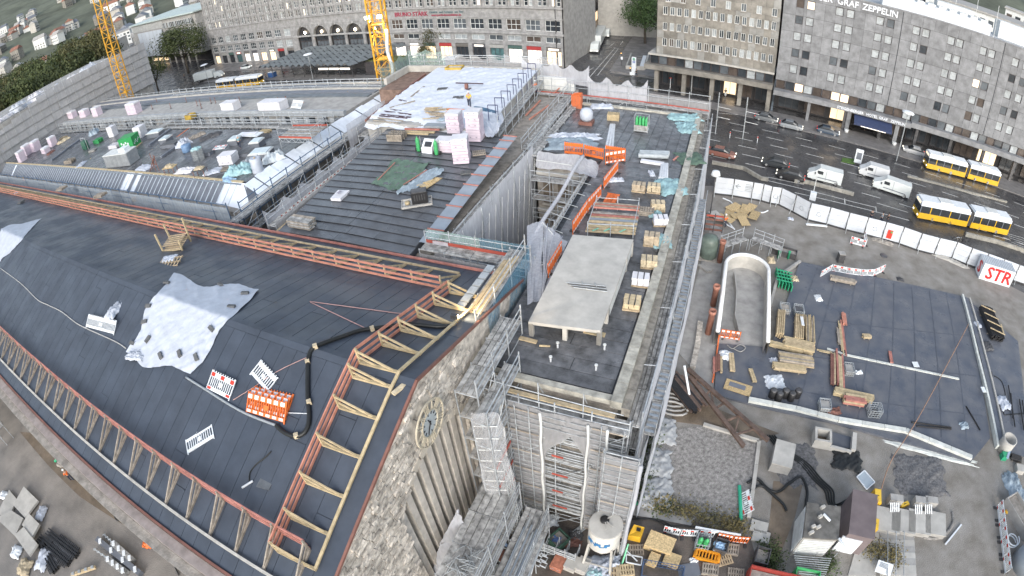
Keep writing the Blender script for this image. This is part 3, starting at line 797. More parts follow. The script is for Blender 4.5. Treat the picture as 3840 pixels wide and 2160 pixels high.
for i in range(36):
 a=-.4+i*1.82
 lt=(2,5,6)
 HO.window(a,a+1.7,5.1,6.75,ho,M_LIT if i in(2,6,7)else M_PANE[(3,0,1,2,3,3,2,1)[i%8]],M_FRAMED,1,1,.3,.07,'first_floor_window')
HO.box('recess_wall',-.6,66,0,4.0,-4.2,-4.0,M_DARKIN,ho)
for i in range(12):HO.window(.3+i*5.4,4.6+i*5.4,.3,2.9,ho,(M_PANE[0],M_PANE[3],M_LIT,M_PANE[0])[(0,1,2,0,1,0)[i%6]],M_FRAMED,3,1,3.8,.08,'shop_window')
for i in range(8):
 HO.box('column',6.3+i*7.3,6.9+i*7.3,0,4.05,.3,.9,M_STEELD if i>0 else M_PANEL,ho)
aw=HO.pt(19.2,0,0)
vs=[HO.pt(15.6,3.9,.9),HO.pt(23.2,3.9,.9),HO.pt(23.2,2.9,3.6),HO.pt(15.6,2.9,3.6),HO.pt(23.2,2.55,3.6),HO.pt(15.6,2.55,3.6)]
awn=mesh('awning',vs,[(0,1,2,3),(3,2,4,5)],mat('navy awning',(.035,.05,.11),.6,.15,2),ho)
HO.box('awning_light',17,22,2.5,2.62,3.45,3.62,M_LITW,awn)
for u in(14.6,24.4):
 HO.box('entrance_pier',u-.4,u+.4,0,4.0,.4,1.2,M_PANEL,ho);lathe('entrance_urn',[(.1,0),(.35,.1),(.5,.7),(.42,.75)],M_FRAMEW,ho,12,HO.pt(u,0,2.0))
for i in range(4):
 u=27+i*4.2;fl=HO.pt(u,25.2,-.3);pole('flag_pole',fl,fl+V(0,0,6),.05,M_FRAMEW,ho)
def strip(name,a,b,w,z,m,kind='structure'):
 a,b=V(a[0],a[1],z),V(b[0],b[1],z);d=(b-a).normalized();n=V(-d.y,d.x,0)*w/2
 o=sheet(name,[a-n,b-n,b+n,a+n],m);o['kind']=kind;return o
def region(name,pts,z,m,kind='structure'):
 o=sheet(name,[(p[0],p[1],z)for p in pts],m);o['kind']=kind;return o
region('road',[(-330,96),(-60,74),(-17.5,62.5),(-.4,69.5),(10.7,71),(18,66.5),(26,65.6),(38,61.4),(62,52),(140,25),(160,90),(-330,165)],.012,M_ASPH)
region('side_street',[(-36.5,118),(-26.5,116),(-32,250),(-46,250)],.016,M_ASPH)
def kerbed(name,pts,m):
 o=prism(name,pts,-.05,.13,m);o['kind']='structure';return o
def hbp(u,d):p=HB.pt(u,0,d);return(p.x,p.y)
def hop(u,d):p=HO.pt(u,0,d);return(p.x,p.y)
def mbp(u,d):p=MB.pt(u,0,d);return(p.x,p.y)
kerbed('pavement',[hbp(-97,0),hbp(46.8,0),hbp(46.8,4.5),hbp(20,9),hbp(-97,9)],M_PAVE)
kerbed('pavement',[hop(-1,0),hop(66,0),hop(66,6.6),hop(-1,7.2)],M_PAVE)
kerbed('pavement',[mbp(-10,9),mbp(-8,3),mbp(-2.5,1.5),mbp(23.7,1.5),mbp(23.7,6.2),mbp(6,5),mbp(-6,12.5)],M_PAVE)
kerbed('pavement',[(-41.5,124.5),(-37.2,124.0),(-46.5,250),(-52,250)],M_PAVE)
kerbed('pavement',[(-27,120),(-15.5,118),(-19,250),(-33,250)],M_PAVE)
region('bus_platform',[(-160,112),(-60,103),(-60,107.5),(-160,116.5)],.10,M_PAVE)
DM=[]
def dash(a,b,w=.16,z=.02):
 a,b=V(a[0],a[1],z),V(b[0],b[1],z);d=(b-a).normalized();n=V(-d.y,d.x,0)*w/2;DM.append([a-n,b-n,b+n,a+n])
for row in range(6):
 d0=11.2+row*3.25
 for i in range(16):
  u=-26+i*6.2+row*1.1
  p,q=HO.pt(u,0,d0),HO.pt(u+3.1,0,d0)
  if p.y<72+max(0,-p.x)*.0 or p.y>101:continue
  dash(p,q)
for c,r,p,q in((3,1,(0,370),(880,590)),(3,1,(270,490),(1420,770)),(3,1,(610,415),(850,490)),(3,1,(770,550),(775,610)),(3,1,(1085,630),(1090,690)),(3,1,(880,590),(1090,640)),(3,1,(1095,595),(1410,690)),(3,1,(2270,920),(2576,1010)),(3,1,(0,335),(360,410)),(2,0,(2080,1140),(2350,1160)),(3,0,(740,1365),(890,1390)),(3,0,(980,1420),(1110,1440)),(2,0,(770,790),(1040,480)),(2,0,(860,760),(1070,490)),(2,0,(1020,480),(1070,490)),(2,0,(760,720),(820,680)),(2,0,(980,470),(1030,430)),(2,0,(1090,450),(1115,415)),(2,0,(1080,1060),(1150,1010)),(2,0,(1110,1050),(1140,1010))):
 dash(T(c,r,*p,0),T(c,r,*q,0),.14)
for i in range(8):
 a,b=T(3,1,2400+i*12,900+i*22),T(3,1,2576,950+i*22);dash(a,b,.10)
for k_,qd in enumerate(DM):
 o=mesh('lane_marking',qd,[(0,1,2,3)],M_WHITEP);o['kind']='structure'
def mpts(c,r,l,z=0):return[T(c,r,x,y,z)for x,y in l]
kw=[T(3,1,-720+0,165),T(3,1,-450,240)]
def wallrun(name,label,cat,pts,w,h,m,seg=2.0):
 t=thing(name,pts[0],label,cat)
 for a,b in zip(pts[:-1],pts[1:]):
  a,b=V(*a),V(*b);L=(b-a).length;n=max(1,round(L/seg))
  for i in range(n):
   p,q=a+(b-a)*(i/n),a+(b-a)*((i+1)/n);g=(q-p).normalized()*.02
   beam('wall_block',p+g+V(0,0,h/2),q-g+V(0,0,h/2),w,h,m,t)
 return t
M_JERSEY=mat('barrier concrete',(.30,.29,.26),.85,.25,1.5,.2)
wallrun('concrete_barrier','low concrete traffic barrier beside the hoarding corner','barrier',mpts(2,1,[(2010,200),(2330,260),(2500,360),(2576,375)]),.35,.55,M_JERSEY)
wallrun('concrete_barrier','low concrete barrier between the near lanes, cut short mid road','barrier',mpts(3,1,[(260,385),(400,400),(860,520)]),.35,.55,M_JERSEY)
wallrun('concrete_barrier','long concrete barrier on the right past the bus rear','barrier',mpts(3,1,[(1980,925),(2300,1000),(2576,1090)]),.4,.6,M_JERSEY)
wallrun('concrete_barrier','raised concrete kerb wall between the two buses','barrier',mpts(3,1,[(1400,330),(2050,500),(2400,590)]),.4,.3,M_JERSEY)
CN=[D(5,0),0]
c0,c1=T(1,0,20,690,3.8),T(1,0,930,665,3.8)
udir=(c1-c0).normalized();L=(c1-c0).length;vdir=V(-udir.y,udir.x,0)
st=thing('bus_stop_canopy',lerp(c0,c1,.5)-V(0,0,3.8),'big bus stop canopy with zigzag folded metal roof in the square','canopy')
M_FOLD=mat('grey metal roof',(.17,.19,.20),.4,.2,.8,metal=.3);M_FOLD2=mat('pale metal roof',(.30,.33,.35),.4,.2,.8,metal=.3)
nf,dep=15,15.0
for i in range(nf):
 a,b,c=c0+udir*(L*i/nf),c0+udir*(L*(i+.5)/nf),c0+udir*(L*(i+1)/nf)
 sk=udir*7.5
 for j in range(6):
  v0,v1=vdir*(dep*j/6)+sk*(j/6),vdir*(dep*(j+1)/6-.06)+sk*((j+1)/6)
  up=V(0,0,.85);rise=V(0,0,.22*j)
  sheet('roof_panel',[a+v0+rise,b+v0+up+rise,b+v1+up+rise,a+v1+rise],M_FOLD2,st)
  sheet('roof_panel',[b+v0+up+rise,c+v0+rise,c+v1+rise,b+v1+up+rise],M_FOLD,st)
for i in range(8):
 for j in(.15,.85):
  p=c0+udir*(L*(i+.5)/8)+vdir*dep*j+udir*7.5*j;pole('column',V(p.x,p.y,0),V(p.x,p.y,3.9),.12,M_STEELD,st)
 p=c0+udir*(L*(i+.5)/8)+vdir*4;
 if i in(3,5):box('light_strip',(p.x,p.y,3.3),(3.2,.12,.1),M_LITW,st,rz=atan2(udir.y,udir.x))
for i in range(3):
 p=c1-udir*(3+i*4)+vdir*1.5;box('lit_board',(p.x,p.y,2.6),(3.6,.1,.5),M_LITW,st,rz=atan2(udir.y,udir.x))
k0,k1,k2=T(1,0,1110,745),T(1,0,1500,748),T(1,0,1590,690)
kt=thing('bicycle_kiosk',(k0+k2)/2,'dark kiosk with planted green roof behind the near yellow crane','kiosk')
k3=k0+(k2-k1)
kp=[(p.x,p.y)for p in(k0,k1,k2,k3)]
M_KIO=mat('dark cladding',(.07,.065,.068),.5,.2,1.5)
prism('walls',kp,0,3.2,M_KIO,kt)
kc=sum((V(p[0],p[1],0)for p in kp),V(0,0,0))/4
prism('roof_edge',[tuple((V(p[0],p[1],0)-kc)*1.04+kc)[:2]for p in kp],3.2,3.42,M_KIO,kt)
M_SEDUM=mat('sedum',(.12,.135,.05),.95,.45,1.4,.6,12)
prism('green_roof',[tuple((V(p[0],p[1],0)-kc)*.97+kc)[:2]for p in kp],3.42,3.58,M_SEDUM,kt)
ku=(k1-k0).normalized()
for i in range(5):beam('wall_joint',k0+ku*(2.2*(i+1))+V(0,-.02,.1),k0+ku*(2.2*(i+1))+V(0,-.02,3.1),.06,.05,M_STEELD,kt)
for fx in(9.2,4.1):
 bc=k0+ku*fx+V(0,-.06,1.2)
 for dx in(-.55,.55):
  pts=[bc+ku*(dx+.45*cos(2*pi*i/14))+V(0,0,.45*sin(2*pi*i/14))for i in range(15)];tube('bicycle_sign',pts,.05,M_FRAMEW,kt,4)
 tube('bicycle_sign',[bc+ku*-.55,bc+ku*-.2+V(0,0,.6),bc+ku*.4+V(0,0,.6),bc+ku*.55,bc,bc+ku*-.2+V(0,0,.6)],.05,M_FRAMEW,kt,4)
def leafmesh(name,R,H,n,size,seed,m,clumps=18):
 r=random.Random(seed);cl=[]
 for i in range(clumps):
  a,e=r.uniform(0,2*pi),r.uniform(-.7,1)
  q=r.uniform(.35,.95);cl.append((V(cos(a)*R*q*sqrt(max(.05,1-e*e*.8)),sin(a)*R*q*sqrt(max(.05,1-e*e*.8)),H*.5*e*.85),r.uniform(.28,.5)*R))
 vs,fs=[],[]
 for i in range(n):
  c,rad=cl[r.randrange(clumps)]
  d=V(r.gauss(0,1),r.gauss(0,1),r.gauss(0,1)).normalized()*rad*r.uniform(.55,1.08)
  p=c+d;nn=(d.normalized()+V(r.gauss(0,.5),r.gauss(0,.5),r.gauss(.3,.5))).normalized()
  t=nn.cross(V(r.gauss(0,1),r.gauss(0,1),r.gauss(0,1))).normalized();b=nn.cross(t);s=size*r.uniform(.6,1.3)
  k=len(vs);vs+=[p-t*s,p+b*s*.6,p+t*s,p-b*s*.6];fs.append((k,k+1,k+2,k+3))
 me=bpy.data.meshes.new(name);me.from_pydata([tuple(v)for v in vs],[],fs);me.materials.append(m);return me
def leafmat(name,c,c2):
 m=mat(name,c,.7,.5,.8,c2=c2,detail=4);return m
M_LEAF=[leafmat('autumn green leaves',(.085,.105,.035),(.03,.045,.016)),leafmat('olive leaves',(.11,.105,.04),(.04,.045,.02)),leafmat('fresh leaves',(.075,.125,.04),(.02,.045,.015)),leafmat('yellowing leaves',(.24,.17,.05),(.09,.085,.03))]
M_BARK=mat('bark',(.10,.085,.07),.9,.3,3)
CROWN=[leafmesh('crown',1,1.5,2600,.05,1,M_LEAF[0]),leafmesh('crown',1,1.4,2600,.05,2,M_LEAF[1]),leafmesh('crown',1,1.35,3200,.042,3,M_LEAF[2],26)]
def tree(p,R,H,kind,label,group=None,seed=0,crown=None):
 t=thing('tree',p,label,'tree',group);r=random.Random(seed)
 ht=H*.42
 tube('trunk',[V(*p),V(*p)+V(r.uniform(-.2,.2),r.uniform(-.2,.2),ht*.5),V(*p)+V(r.uniform(-.4,.4),r.uniform(-.4,.4),ht)],H*.028,M_BARK,t,7,r2=H*.018)
 for i in range(5):
  a=2*pi*i/5+r.random();q=V(*p)+V(0,0,ht*.85)
  tube('limb',[q,q+V(cos(a)*R*.4,sin(a)*R*.4,H*.16),q+V(cos(a)*R*.7,sin(a)*R*.7,H*.34)],H*.013,M_BARK,t,5,r2=H*.004)
 me=crown or CROWN[kind]
 sc=(H-ht*.75)/1.5
 inst('crown',me,Matrix.Translation(V(*p)+V(0,0,H-sc*.72))@Matrix.Rotation(r.uniform(0,6.3),4,'Z')@Matrix.Diagonal((R,R,sc,1)),t)
 return t
big=leafmesh('crown',1,1.4,9000,.032,9,M_LEAF[2],34)
tree(T(2,0,1340,440),8.0,15,2,'big green tree leaning over the pavement in the side street',seed=4,crown=big)
tree(T(2,0,1440,330)+V(3,6,0),5,13,1,'yellowing street tree behind the big green tree',seed=6,crown=leafmesh('crown',1,1.4,4000,.045,19,M_LEAF[3],20))
tree(T(0,0,1900,740),11,19,0,'full green tree standing beside the white screened building',seed=5,crown=leafmesh('crown',1,1.4,9000,.032,12,M_LEAF[0],34))
tree(T(1,0,1830,600),4.2,9,1,'thin sparse tree in front of the shop windows',seed=7,crown=leafmesh('crown',1,1.5,900,.05,14,M_LEAF[1],14))
tree(T(1,0,1690,640),2.6,4.5,1,'low bushy tree beside the parked bicycles',seed=8)
tree(T(1,0,2420,570),2.8,4.0,0,'low round green tree before the dark shop',seed=9)
random.seed(77)
k=0
for i in range(120):
 px,py=random.uniform(0,300),0
 x=-186-170*random.random()**1.2;y=-x*random.uniform(.14,.50)
 tree((x,y,0),random.uniform(7.5,11),random.uniform(19,28),random.choice((0,0,1)),'park tree in the dark green mass behind the netted end wing','park trees behind the end wing',seed=i);k+=1
for i,(x,y)in enumerate(((-171,92),(-178,96),(-186,99),(-176,104),(-192,92))):
 tree((x,y,0),5.5,14,0,['tree pressed against the far end of the netted wing','tree just behind the left yellow crane','tree by the lit kiosk under the white screen','tree between left crane and lit kiosk','tree at the edge of the park by the left crane'][i],seed=60+i)
WS=Fac((-268,156),-12)
ws=thing('screened_building',WS.pt(18,0),'wide office building with a big blank white screen on its front','building')
WS.box('body',-10,76,4.5,22,-30,-.5,M_CONCG,ws)
for j in range(4):
 for i in range(19):
  WS.window(38+i*1.9,39.5+i*1.9,6+j*3.9,8.4+j*3.9,ws,M_PANE[pick(rnd,(5,5,2,2))],M_FRAMEW,1,1,-.25,.12)
WS.box('white_screen',0,36,4.6,17.5,.2,.5,mat('white banner',(.55,.60,.66),.6,.06,.3),ws)
for i in range(1,6):WS.box('screen_seam',i*6-.05,i*6+.05,4.6,17.5,.5,.54,M_CONCG,ws)
for i in range(30):WS.box('roof_fin',-8+i*1.6,-7.8+i*1.6,18.2,21.4,.2,.5,M_FRAMEW,ws)
WS.box('roof',-11,77,22,22.6,-31,.8,mat('pale green roof',(.40,.47,.46),.6,.2,1),ws)
WS.box('ground_floor',-10,75,0,4.4,-28,-4,M_DARKIN,ws)
WS.box('lit_shop',2,24,.6,2.0,-3.9,-3.7,M_LIT,ws)
for i in range(10):WS.box('column',-6+i*8,-5.4+i*8,0,4.5,-1,-.4,M_CONC,ws)
def slab(name,label,P0,ang,L,Hh,dep,m,nz,nu,fm=M_FRAMEW):
 f=Fac(P0,ang);t=thing(name,f.pt(L/2,0),label,'building');f.box('body',0,L,0,Hh,-dep,0,m,t);f.box('roof',-.5,L+.5,Hh,Hh+.6,-dep-.5,.5,M_CONCG,t)
 for j in range(nz):
  for i in range(nu):
   w=L/nu;f.box('window',i*w+w*.2,i*w+w*.8,3+j*(Hh-3)/nz,3+(j+.55)*(Hh-3)/nz,0,.06,M_PANE[pick(rnd,(5,5,2,1))],t)
 f.box('end_wall',-.02,-.01,0,Hh,-dep,0,m,t);return t
slab('office_block','tall grey office block with window grid behind the white screen',(-292,215),-20,90,34,24,M_CONCG,9,28)
slab('office_block','white stepped block far left behind the left crane',(-420,250),-10,60,14,20,M_FRAMEW,4,18)
slab('office_block','long pale flat roofed block among trees in the upper left',(-560,200),28,120,12,30,M_FRAMEW,3,30)
slab('office_block','low grey block with sloping pale roof left of the trees',(-470,178),30,70,10,24,M_CONC,2,18)
slab('office_block','distant long beige block at the far left edge',(-640,150),40,90,12,26,M_TRAV,3,24)
slab('office_block','distant pale block right behind the hotel roof',(62,190),-20,60,24,30,M_FRAMEW,6,20)
slab('office_block','plain grey house behind the hotel roof at right edge',(80,150),-8,40,17,20,M_CONC,4,12)
slab('office_block','white terrace house in the upper right corner',(105,210),-28,50,27,20,M_FRAMEW,7,14)
slab('office_block','beige house closing the end of the side street',(-80,262),-4,60,26,20,M_TRAV,6,18)
slab('office_block','grey house with shops on the right of the side street',(-19,160),95,60,22,20,M_CONC,5,18)
def hillz(x,y):
 d=math.hypot(x,y);return max(0,(d-560)*.16)+8*wob(x*.01,y*.01)*min(1,max(0,(d-500)/200))
tag(sheetgrid('hills',lambda u,v:(lambda a,d:V(-sin(a)*d,cos(a)*d,hillz(-sin(a)*d,cos(a)*d)-1.5))(-1.3+3.2*u,480+2600*v),90,40,mat('wooded hillside',(.12,.135,.10),.95,.45,.02,0,detail=8)),kind='structure')
random.seed(99)
M_RTILE=mat('red roof tiles',(.24,.12,.09),.8,.25,.6)
for i in range(190):
 a=random.uniform(.92,1.5)if i<175 else random.uniform(-.75,-.45);d=random.uniform(430,1100)
 x,y=-sin(a)*d,cos(a)*d;z=hillz(x,y)-1.5 if d>480 else 0
 t=thing('hill_house',(x,y,z),'small pale house scattered over the far hillside','house','houses on the far hillside',rz=random.uniform(0,3))
 Rz=W[t.name].to_3x3();w_,dd,hh=random.uniform(9,22),random.uniform(9,13),random.uniform(7,13)
 P=V(x,y,z);up=V(0,0,1)
 box('wall',P+up*(hh/2-1),(w_,dd,hh+2),random.choice((M_FRAMEW,M_CONC,M_TRAV,M_CONC)),t,R=Rz)
 pr=[(-w_/2-.6,-dd/2-.6,hh),(w_/2+.6,-dd/2-.6,hh),(w_/2+.6,dd/2+.6,hh),(-w_/2-.6,dd/2+.6,hh),(-w_/2,0,hh+4),(w_/2,0,hh+4)]
 mesh('roof',[P+Rz@V(*q)for q in pr],[(0,1,5,4),(2,3,4,5),(0,4,3),(1,2,5),(0,3,2,1)],random.choice((M_RTILE,M_CONCG,M_SLATE)),t)
 for s in(-1,1):
  for q in range(4):
   for l in range(2):box('window',P+Rz@V((q-1.5)*w_*.22,s*(dd/2+.03),2+l*3.2),(1.4,.1,1.6),M_GLASSD,t,R=Rz)
# scaffolds, nets
UPV=V(0,0,1)
M_TUBE=mat('scaffold tube',(.44,.47,.50),.45,.25,3,metal=.3)
M_BLUETUBE=mat('blue scaffold frame',(.10,.16,.25),.5,.2,3,metal=.2)
M_TOE=mat('red toe board',(.33,.07,.05),.7,.2,2)
def scaffold(label,p,q,out,z0,z1,bay=2.5,lift=2.0,w=.9,deck=(),rail=True,toe=False,inner=True,r=.047,brace=True,m=None,boards=3,mid=True,group=None,top=1.1,parent=None):
 """a bay scaffold from p to q (plan), out = unit vector to its outer side"""
 m=m or M_TUBE
 p,q,out=V(p[0],p[1],0),V(q[0],q[1],0),V(out[0],out[1],0).normalized()
 t=parent or thing('scaffold',V(p.x,p.y,z0),label,'scaffold',group)
 n=max(1,round((q-p).length/bay));zs=[]
 z=z1
 while z>z0+.3:zs.append(z);z-=lift
 for i in range(n+1):
  b=lerp(p,q,i/n)
  pole('standard',b+out*w+UPV*z0,b+out*w+UPV*(z1+top+random.uniform(-.1,.25)),r,m,t,5)
  if inner:pole('standard',b+UPV*z0,b+UPV*(z1+.15),r,m,t,5)
  if inner:
   for z in zs:pole('transom',b+UPV*z,b+out*w+UPV*z,r*.8,m,t,5)
 for k,z in enumerate(zs):
  for i in range(n):
   a,b=lerp(p,q,i/n),lerp(p,q,(i+1)/n)
   pole('ledger',a+out*w+UPV*z,b+out*w+UPV*z,r*.85,m,t,5)
   if rail:
    pole('guard_tube',a+out*w+UPV*(z+top-.08),b+out*w+UPV*(z+top-.08),r*.8,m,t,5)
    if mid:pole('guard_tube',a+out*w+UPV*(z+top*.5),b+out*w+UPV*(z+top*.5),r*.8,m,t,5)
   if toe:beam('toe_board',a+out*(w-.04)+UPV*(z+.12),b+out*(w-.04)+UPV*(z+.12),.04,.18,M_TOE,t)
   if brace and i%3==k%3:pole('diagonal',a+out*w+UPV*max(z0,z-lift),b+out*w+UPV*z,r*.8,m,t,5)
   if k in deck:
    for j in range(boards):
     o=out*(w*(j+.5)/boards)
     g=(b-a).normalized()*.03
     beam('deck_board',a+g+o+UPV*(z+.05+random.uniform(0,.02)),b-g+o+UPV*(z+.05+random.uniform(0,.02)),w/boards-.045,.05,M_DECK,t)
 return t
def net(parent,p,q,z0,z1,m,nu=14,nv=8,bulge=.12,seed=0.0,name='net',sagtop=0.0,lift=0.0):
 p,q=V(*p),V(*q);d=(q-p);nrm=V(-d.y,d.x,0).normalized();L=d.length
 def f(u,v):
  b=p+d*u;s=sagtop*4*((u*max(1,round(L/2.6)))%1)*(1-(u*max(1,round(L/2.6)))%1)
  z=z0+(z1-s-z0)*v
  return V(b.x,b.y,z)+nrm*bulge*wob(u*L*.35,z*.4,1.0,seed)
 return sheetgrid(name,f,max(nu,int(L*2.2)),nv,m,parent)
s1=scaffold('tall scaffold with grey plank deck along the right side of the wing',(-2.35,17.6),(-2.35,62.0),(1,0),0,11.9,bay=2.57,w=.82,deck=(0,1),boards=3,toe=False,rail=True,brace=False)
net(s1,(-1.5,17.3,0),(-1.5,62,0),0.4,12.8,netmat('bright side net',(.74,.76,.82),.85),nv=14,bulge=.08,seed=1)
random.seed(5)
for i in range(17):
 y=18+i*2.57
 if i%2:pole('cross_tube',V(-2.3,y+.8,12.7),V(-1.5,y+.9,12.75),.03,M_TUBE,s1)
lw2=thing('steel_plank_walkway',(-.45,35,0),'narrow ladder-like steel plank walkway outside the white net','walkway')
y=19.0
while y<47:
 beam('walkway_plank',V(-1.12,y,9.6),V(-1.12,y+2.5,9.6),.62,.06,M_DECK,lw2)
 for j in range(6):beam('plank_rib',V(-1.4,y+.25+j*.4,9.66),V(-.84,y+.25+j*.4,9.66),.16,.03,M_ZINC,lw2)
 pole('standard',V(-.78,y,0),V(-.78,y,10.8),.035,M_TUBE,lw2,5);pole('standard',V(-1.46,y,0),V(-1.46,y,10.2),.035,M_TUBE,lw2,5)
 pole('guard_tube',V(-.78,y,10.6),V(-.78,y+2.57,10.6),.03,M_TUBE,lw2,5)
 y+=2.57
net(lw2,(-.74,18.6,0),(-.74,47.5,0),.3,9.9,MATS['bright side net'],nv=12,bulge=.12,seed=4)
s2=scaffold('netted scaffold wrapping the near end wall of the wing',(-10.0,17.75),(-2.0,17.75),(0,-1),0,12.0,bay=2.0,lift=2.0,w=.95,deck=(0,1,2,3,4,5),boards=3,toe=False,brace=True)
for j in range(22):
 pole('ledger',V(-9.9,16.95,.6+j*.5),V(-2.1,16.95,.6+j*.5),.03,M_TUBE,s2,5)
net(s2,(-9.9,16.72,0),(-6.9,16.72,0),.6,12.6,M_NET,bulge=.10,seed=3)
def hole(u,v):
 return None
def midnet(u0,u1,za,zb,seed,edge):
 def f(u,v):
  z=za+(zb-za)*v;x0,x1=edge(z)
  return V(x0+(x1-x0)*u,16.68+.14*wob(u*3,z,1,seed),z)
 return f
sheetgrid('net',midnet(0,1,.6,12.6,7,lambda z:(-6.9,-6.6+.25*max(0,z-8.2)if z<9.2 else-6.35+(z-9.2)*.75)),10,20,M_NET,s2)
sheetgrid('net',midnet(0,1,.6,12.6,8,lambda z:(-3.9-(.3 if z<8 else 0)+.25*sin(z)if z<8.6 else-4.05-(z-8.6)*.42,-3.1)),10,20,M_NET,s2)
sheetgrid('net',midnet(0,1,10.9,12.6,9,lambda z:(-5.6,-4.6)),6,5,M_NET,s2)
for j in range(25):
 zz=.7+j*.48
 if zz>12.4:break
 x0,x1=(-6.7,-4.0)if zz<9.2 else(-6.9,-3.6)
 for a,b in((-9.85,-6.9),(-3.9,-2.1)):beam('net_seam',V(a,16.6,zz),V(b,16.6,zz),.03,.035 if j%4 else .09,M_TUBE if j%4 else M_TIMBG,s2)
 if zz>10.8:beam('net_seam',V(-6.9,16.6,zz),V(-3.9,16.6,zz),.03,.05,M_TUBE,s2)
for xx in(-9.85,-8.2,-7.4,-3.4,-2.2):pole('standard',V(xx,16.6,.2),V(xx,16.6,12.6),.04,M_TUBE,s2,5)
for xx,sd in((-6.75,1),(-4.1,2),(-3.05,3),(-9.0,4)):
 tube('net_fold',[V(xx+.035*sin(z*1.7+sd),16.6,z)for z in[.4+.8*i for i in range(16)]],.085,M_FRAMEW,s2,6)
for xx in(-9.3,-6.9,-4.5):beam('top_tube',V(xx,17.6,12.9),V(xx,16.9,14.3),.05,.05,M_TUBE,s2);pole('standard',V(xx,16.9,12.0),V(xx,16.9,14.4),.035,M_TUBE,s2)
pole('guard_tube',V(-9.8,16.9,13.7),V(-2.4,16.9,13.5),.03,M_TUBE,s2);beam('toe_board',V(-9.8,17.3,12.75),V(-2.9,17.3,12.75),.25,.08,M_TIMB,s2)
s2b=scaffold('slim netted scaffold column at the front right corner of the wing',(-3.0,16.6),(-1.1,16.6),(0,-1),0,10.6,bay=1.9,w=.8,deck=(0,1,2,3,4),rail=True)
net(s2b,(-3.05,15.7,0),(-1.0,15.7,0),2.6,11.6,M_NET,bulge=.1,seed=11);net(s2b,(-1.0,15.7,0),(-1.0,17.6,0),1.5,12.4,M_NETW,bulge=.1,seed=12)
for j in range(18):beam('net_seam',V(-3.0,15.62,2.8+j*.5),V(-1.05,15.62,2.8+j*.5),.03,.035 if j%4 else .1,M_TUBE if j%4 else M_TIMBG,s2b)
for xx in(-2.9,-2.0,-1.1):pole('standard',V(xx,15.62,.2),V(xx,15.62,11.8),.04,M_TUBE,s2b,5)
tube('net_fold',[V(-.95+.03*sin(z),15.6,z)for z in[.2+.8*i for i in range(15)]],.13,M_NETW,s2b,6)
s3=scaffold('open scaffold tower beside the clock gable',(-10.9,15.4),(-10.9,21.5),(1,0),0,13.9,bay=2.0,lift=2.0,w=1.3,deck=(0,1,2,3,4,5),boards=4,toe=False)
scaffold('',(-9.5,14.3),(-9.5,18.6),(1,0),0,13.3,bay=2.15,w=.9,deck=(0,1,2,3,4),boards=3,parent=s3)
for j in range(12):pole('net_hoop',V(-9.4,14.25,1.5+j*1.05),V(-8.2,14.5,1.7+j*1.05),.035,M_FRAMEW,s3,5)
for j in range(5):
 z=2.2+j*2;a=V(-9.4,15.0,z);b=V(-9.4,17.6,z+2)
 beam('stair_flight',a,b,.55,.08,M_ZINC,s3);pole('stair_rail',a+V(.3,0,.9),b+V(.3,0,.9),.03,M_TUBE,s3)
for j in range(4):beam('toe_board',V(-6.2,16.75,2.5+j*2.0),V(-5.2-.3*(j%2),16.75,2.5+j*2.0),.05,.16,M_TOE,s2)
for j in range(4):beam('toe_board',V(-8.55,14.4,3.3+j*2),V(-8.55,16.4,3.3+j*2),.05,.22,M_TOE,s3)
def loose(z0,z1,seed):
 def f(u,v):
  z=z1+(z0-z1)*v;w=.72+.22*sin(3*v)+.1*sin(17*v)
  return V(-8.75+.9*(u-.5)*w*2+.35*v,14.2+.5*u+.16*wob(u*1.8,v*3,1,seed),z)
 return f
sheetgrid('net',loose(.6,14.2,3),14,30,netmat('thin tower net',(.60,.62,.66),.34),s3)
s4=scaffold('low scaffold platform along the foot of the clock gable',(-9.9,6.0),(-9.9,15.0),(1,0),0,6.4,bay=2.25,w=2.3,deck=(0,1),boards=5,brace=False,rail=True)
scaffold('',(-7.4,7.5),(-7.4,15.2),(1,0),0,4.2,bay=2.2,w=1.5,deck=(0,1),boards=4,brace=True,parent=s4)
random.seed(15)
for i in range(34):
 c=V(random.uniform(-9.3,-8.0),random.uniform(8.6,10.6),6.6+random.random()*.2);a=random.random()*6.3;d=V(cos(a),sin(a),random.uniform(-.2,.3))*random.uniform(.2,.5)
 pole('coupler_tube',c-d,c+d,.025,M_STEEL,s4,5)
for i in range(12):beam('stored_plank',V(-6.9+i*.13,9+random.random(),4.5+.05*(i%3)),V(-6.9+i*.13,13+random.random()*1.5,4.5+.05*(i%3)),.11,.05,random.choice((M_ZINC,M_DECK,M_STEEL)),s4)
lm=thing('lattice_hoist_mast',(-7.3,14.6,0),'thin galvanised lattice hoist mast in front of the net','mast')
A_,B_=V(-8.2,14.9,9.5),V(-7.2,13.6,.1)
for dx,dy in((-.14,-.14),(.14,-.14),(.14,.14),(-.14,.14)):pole('chord',A_+V(dx,dy,0),B_+V(dx,dy,0),.025,M_STEEL,lm,5)
for i in range(24):
 a,b=lerp(A_,B_,i/24),lerp(A_,B_,(i+1)/24);s=1 if i%2 else-1
 pole('lacing',a+V(-.14*s,-.14,0),b+V(.14*s,-.14,0),.016,M_STEEL,lm,4);pole('lacing',a+V(.14,-.14*s,0),b+V(.14,.14*s,0),.016,M_STEEL,lm,4)
s5=scaffold('plank walkway lit yellow behind the gable ridge',(-12.5,19.5),(-12.5,27.0),(1,0),12.5,14.75,bay=2.5,w=1.1,deck=(0,),boards=3,rail=True,toe=False)
for i in range(3):beam('lit_plank',V(-12.2+i*.28,18.6+.2*(i%2),14.95),V(-12.2+i*.28,25.6+.3*(i%3),14.9),.24,.05,M_TIMB,s5)
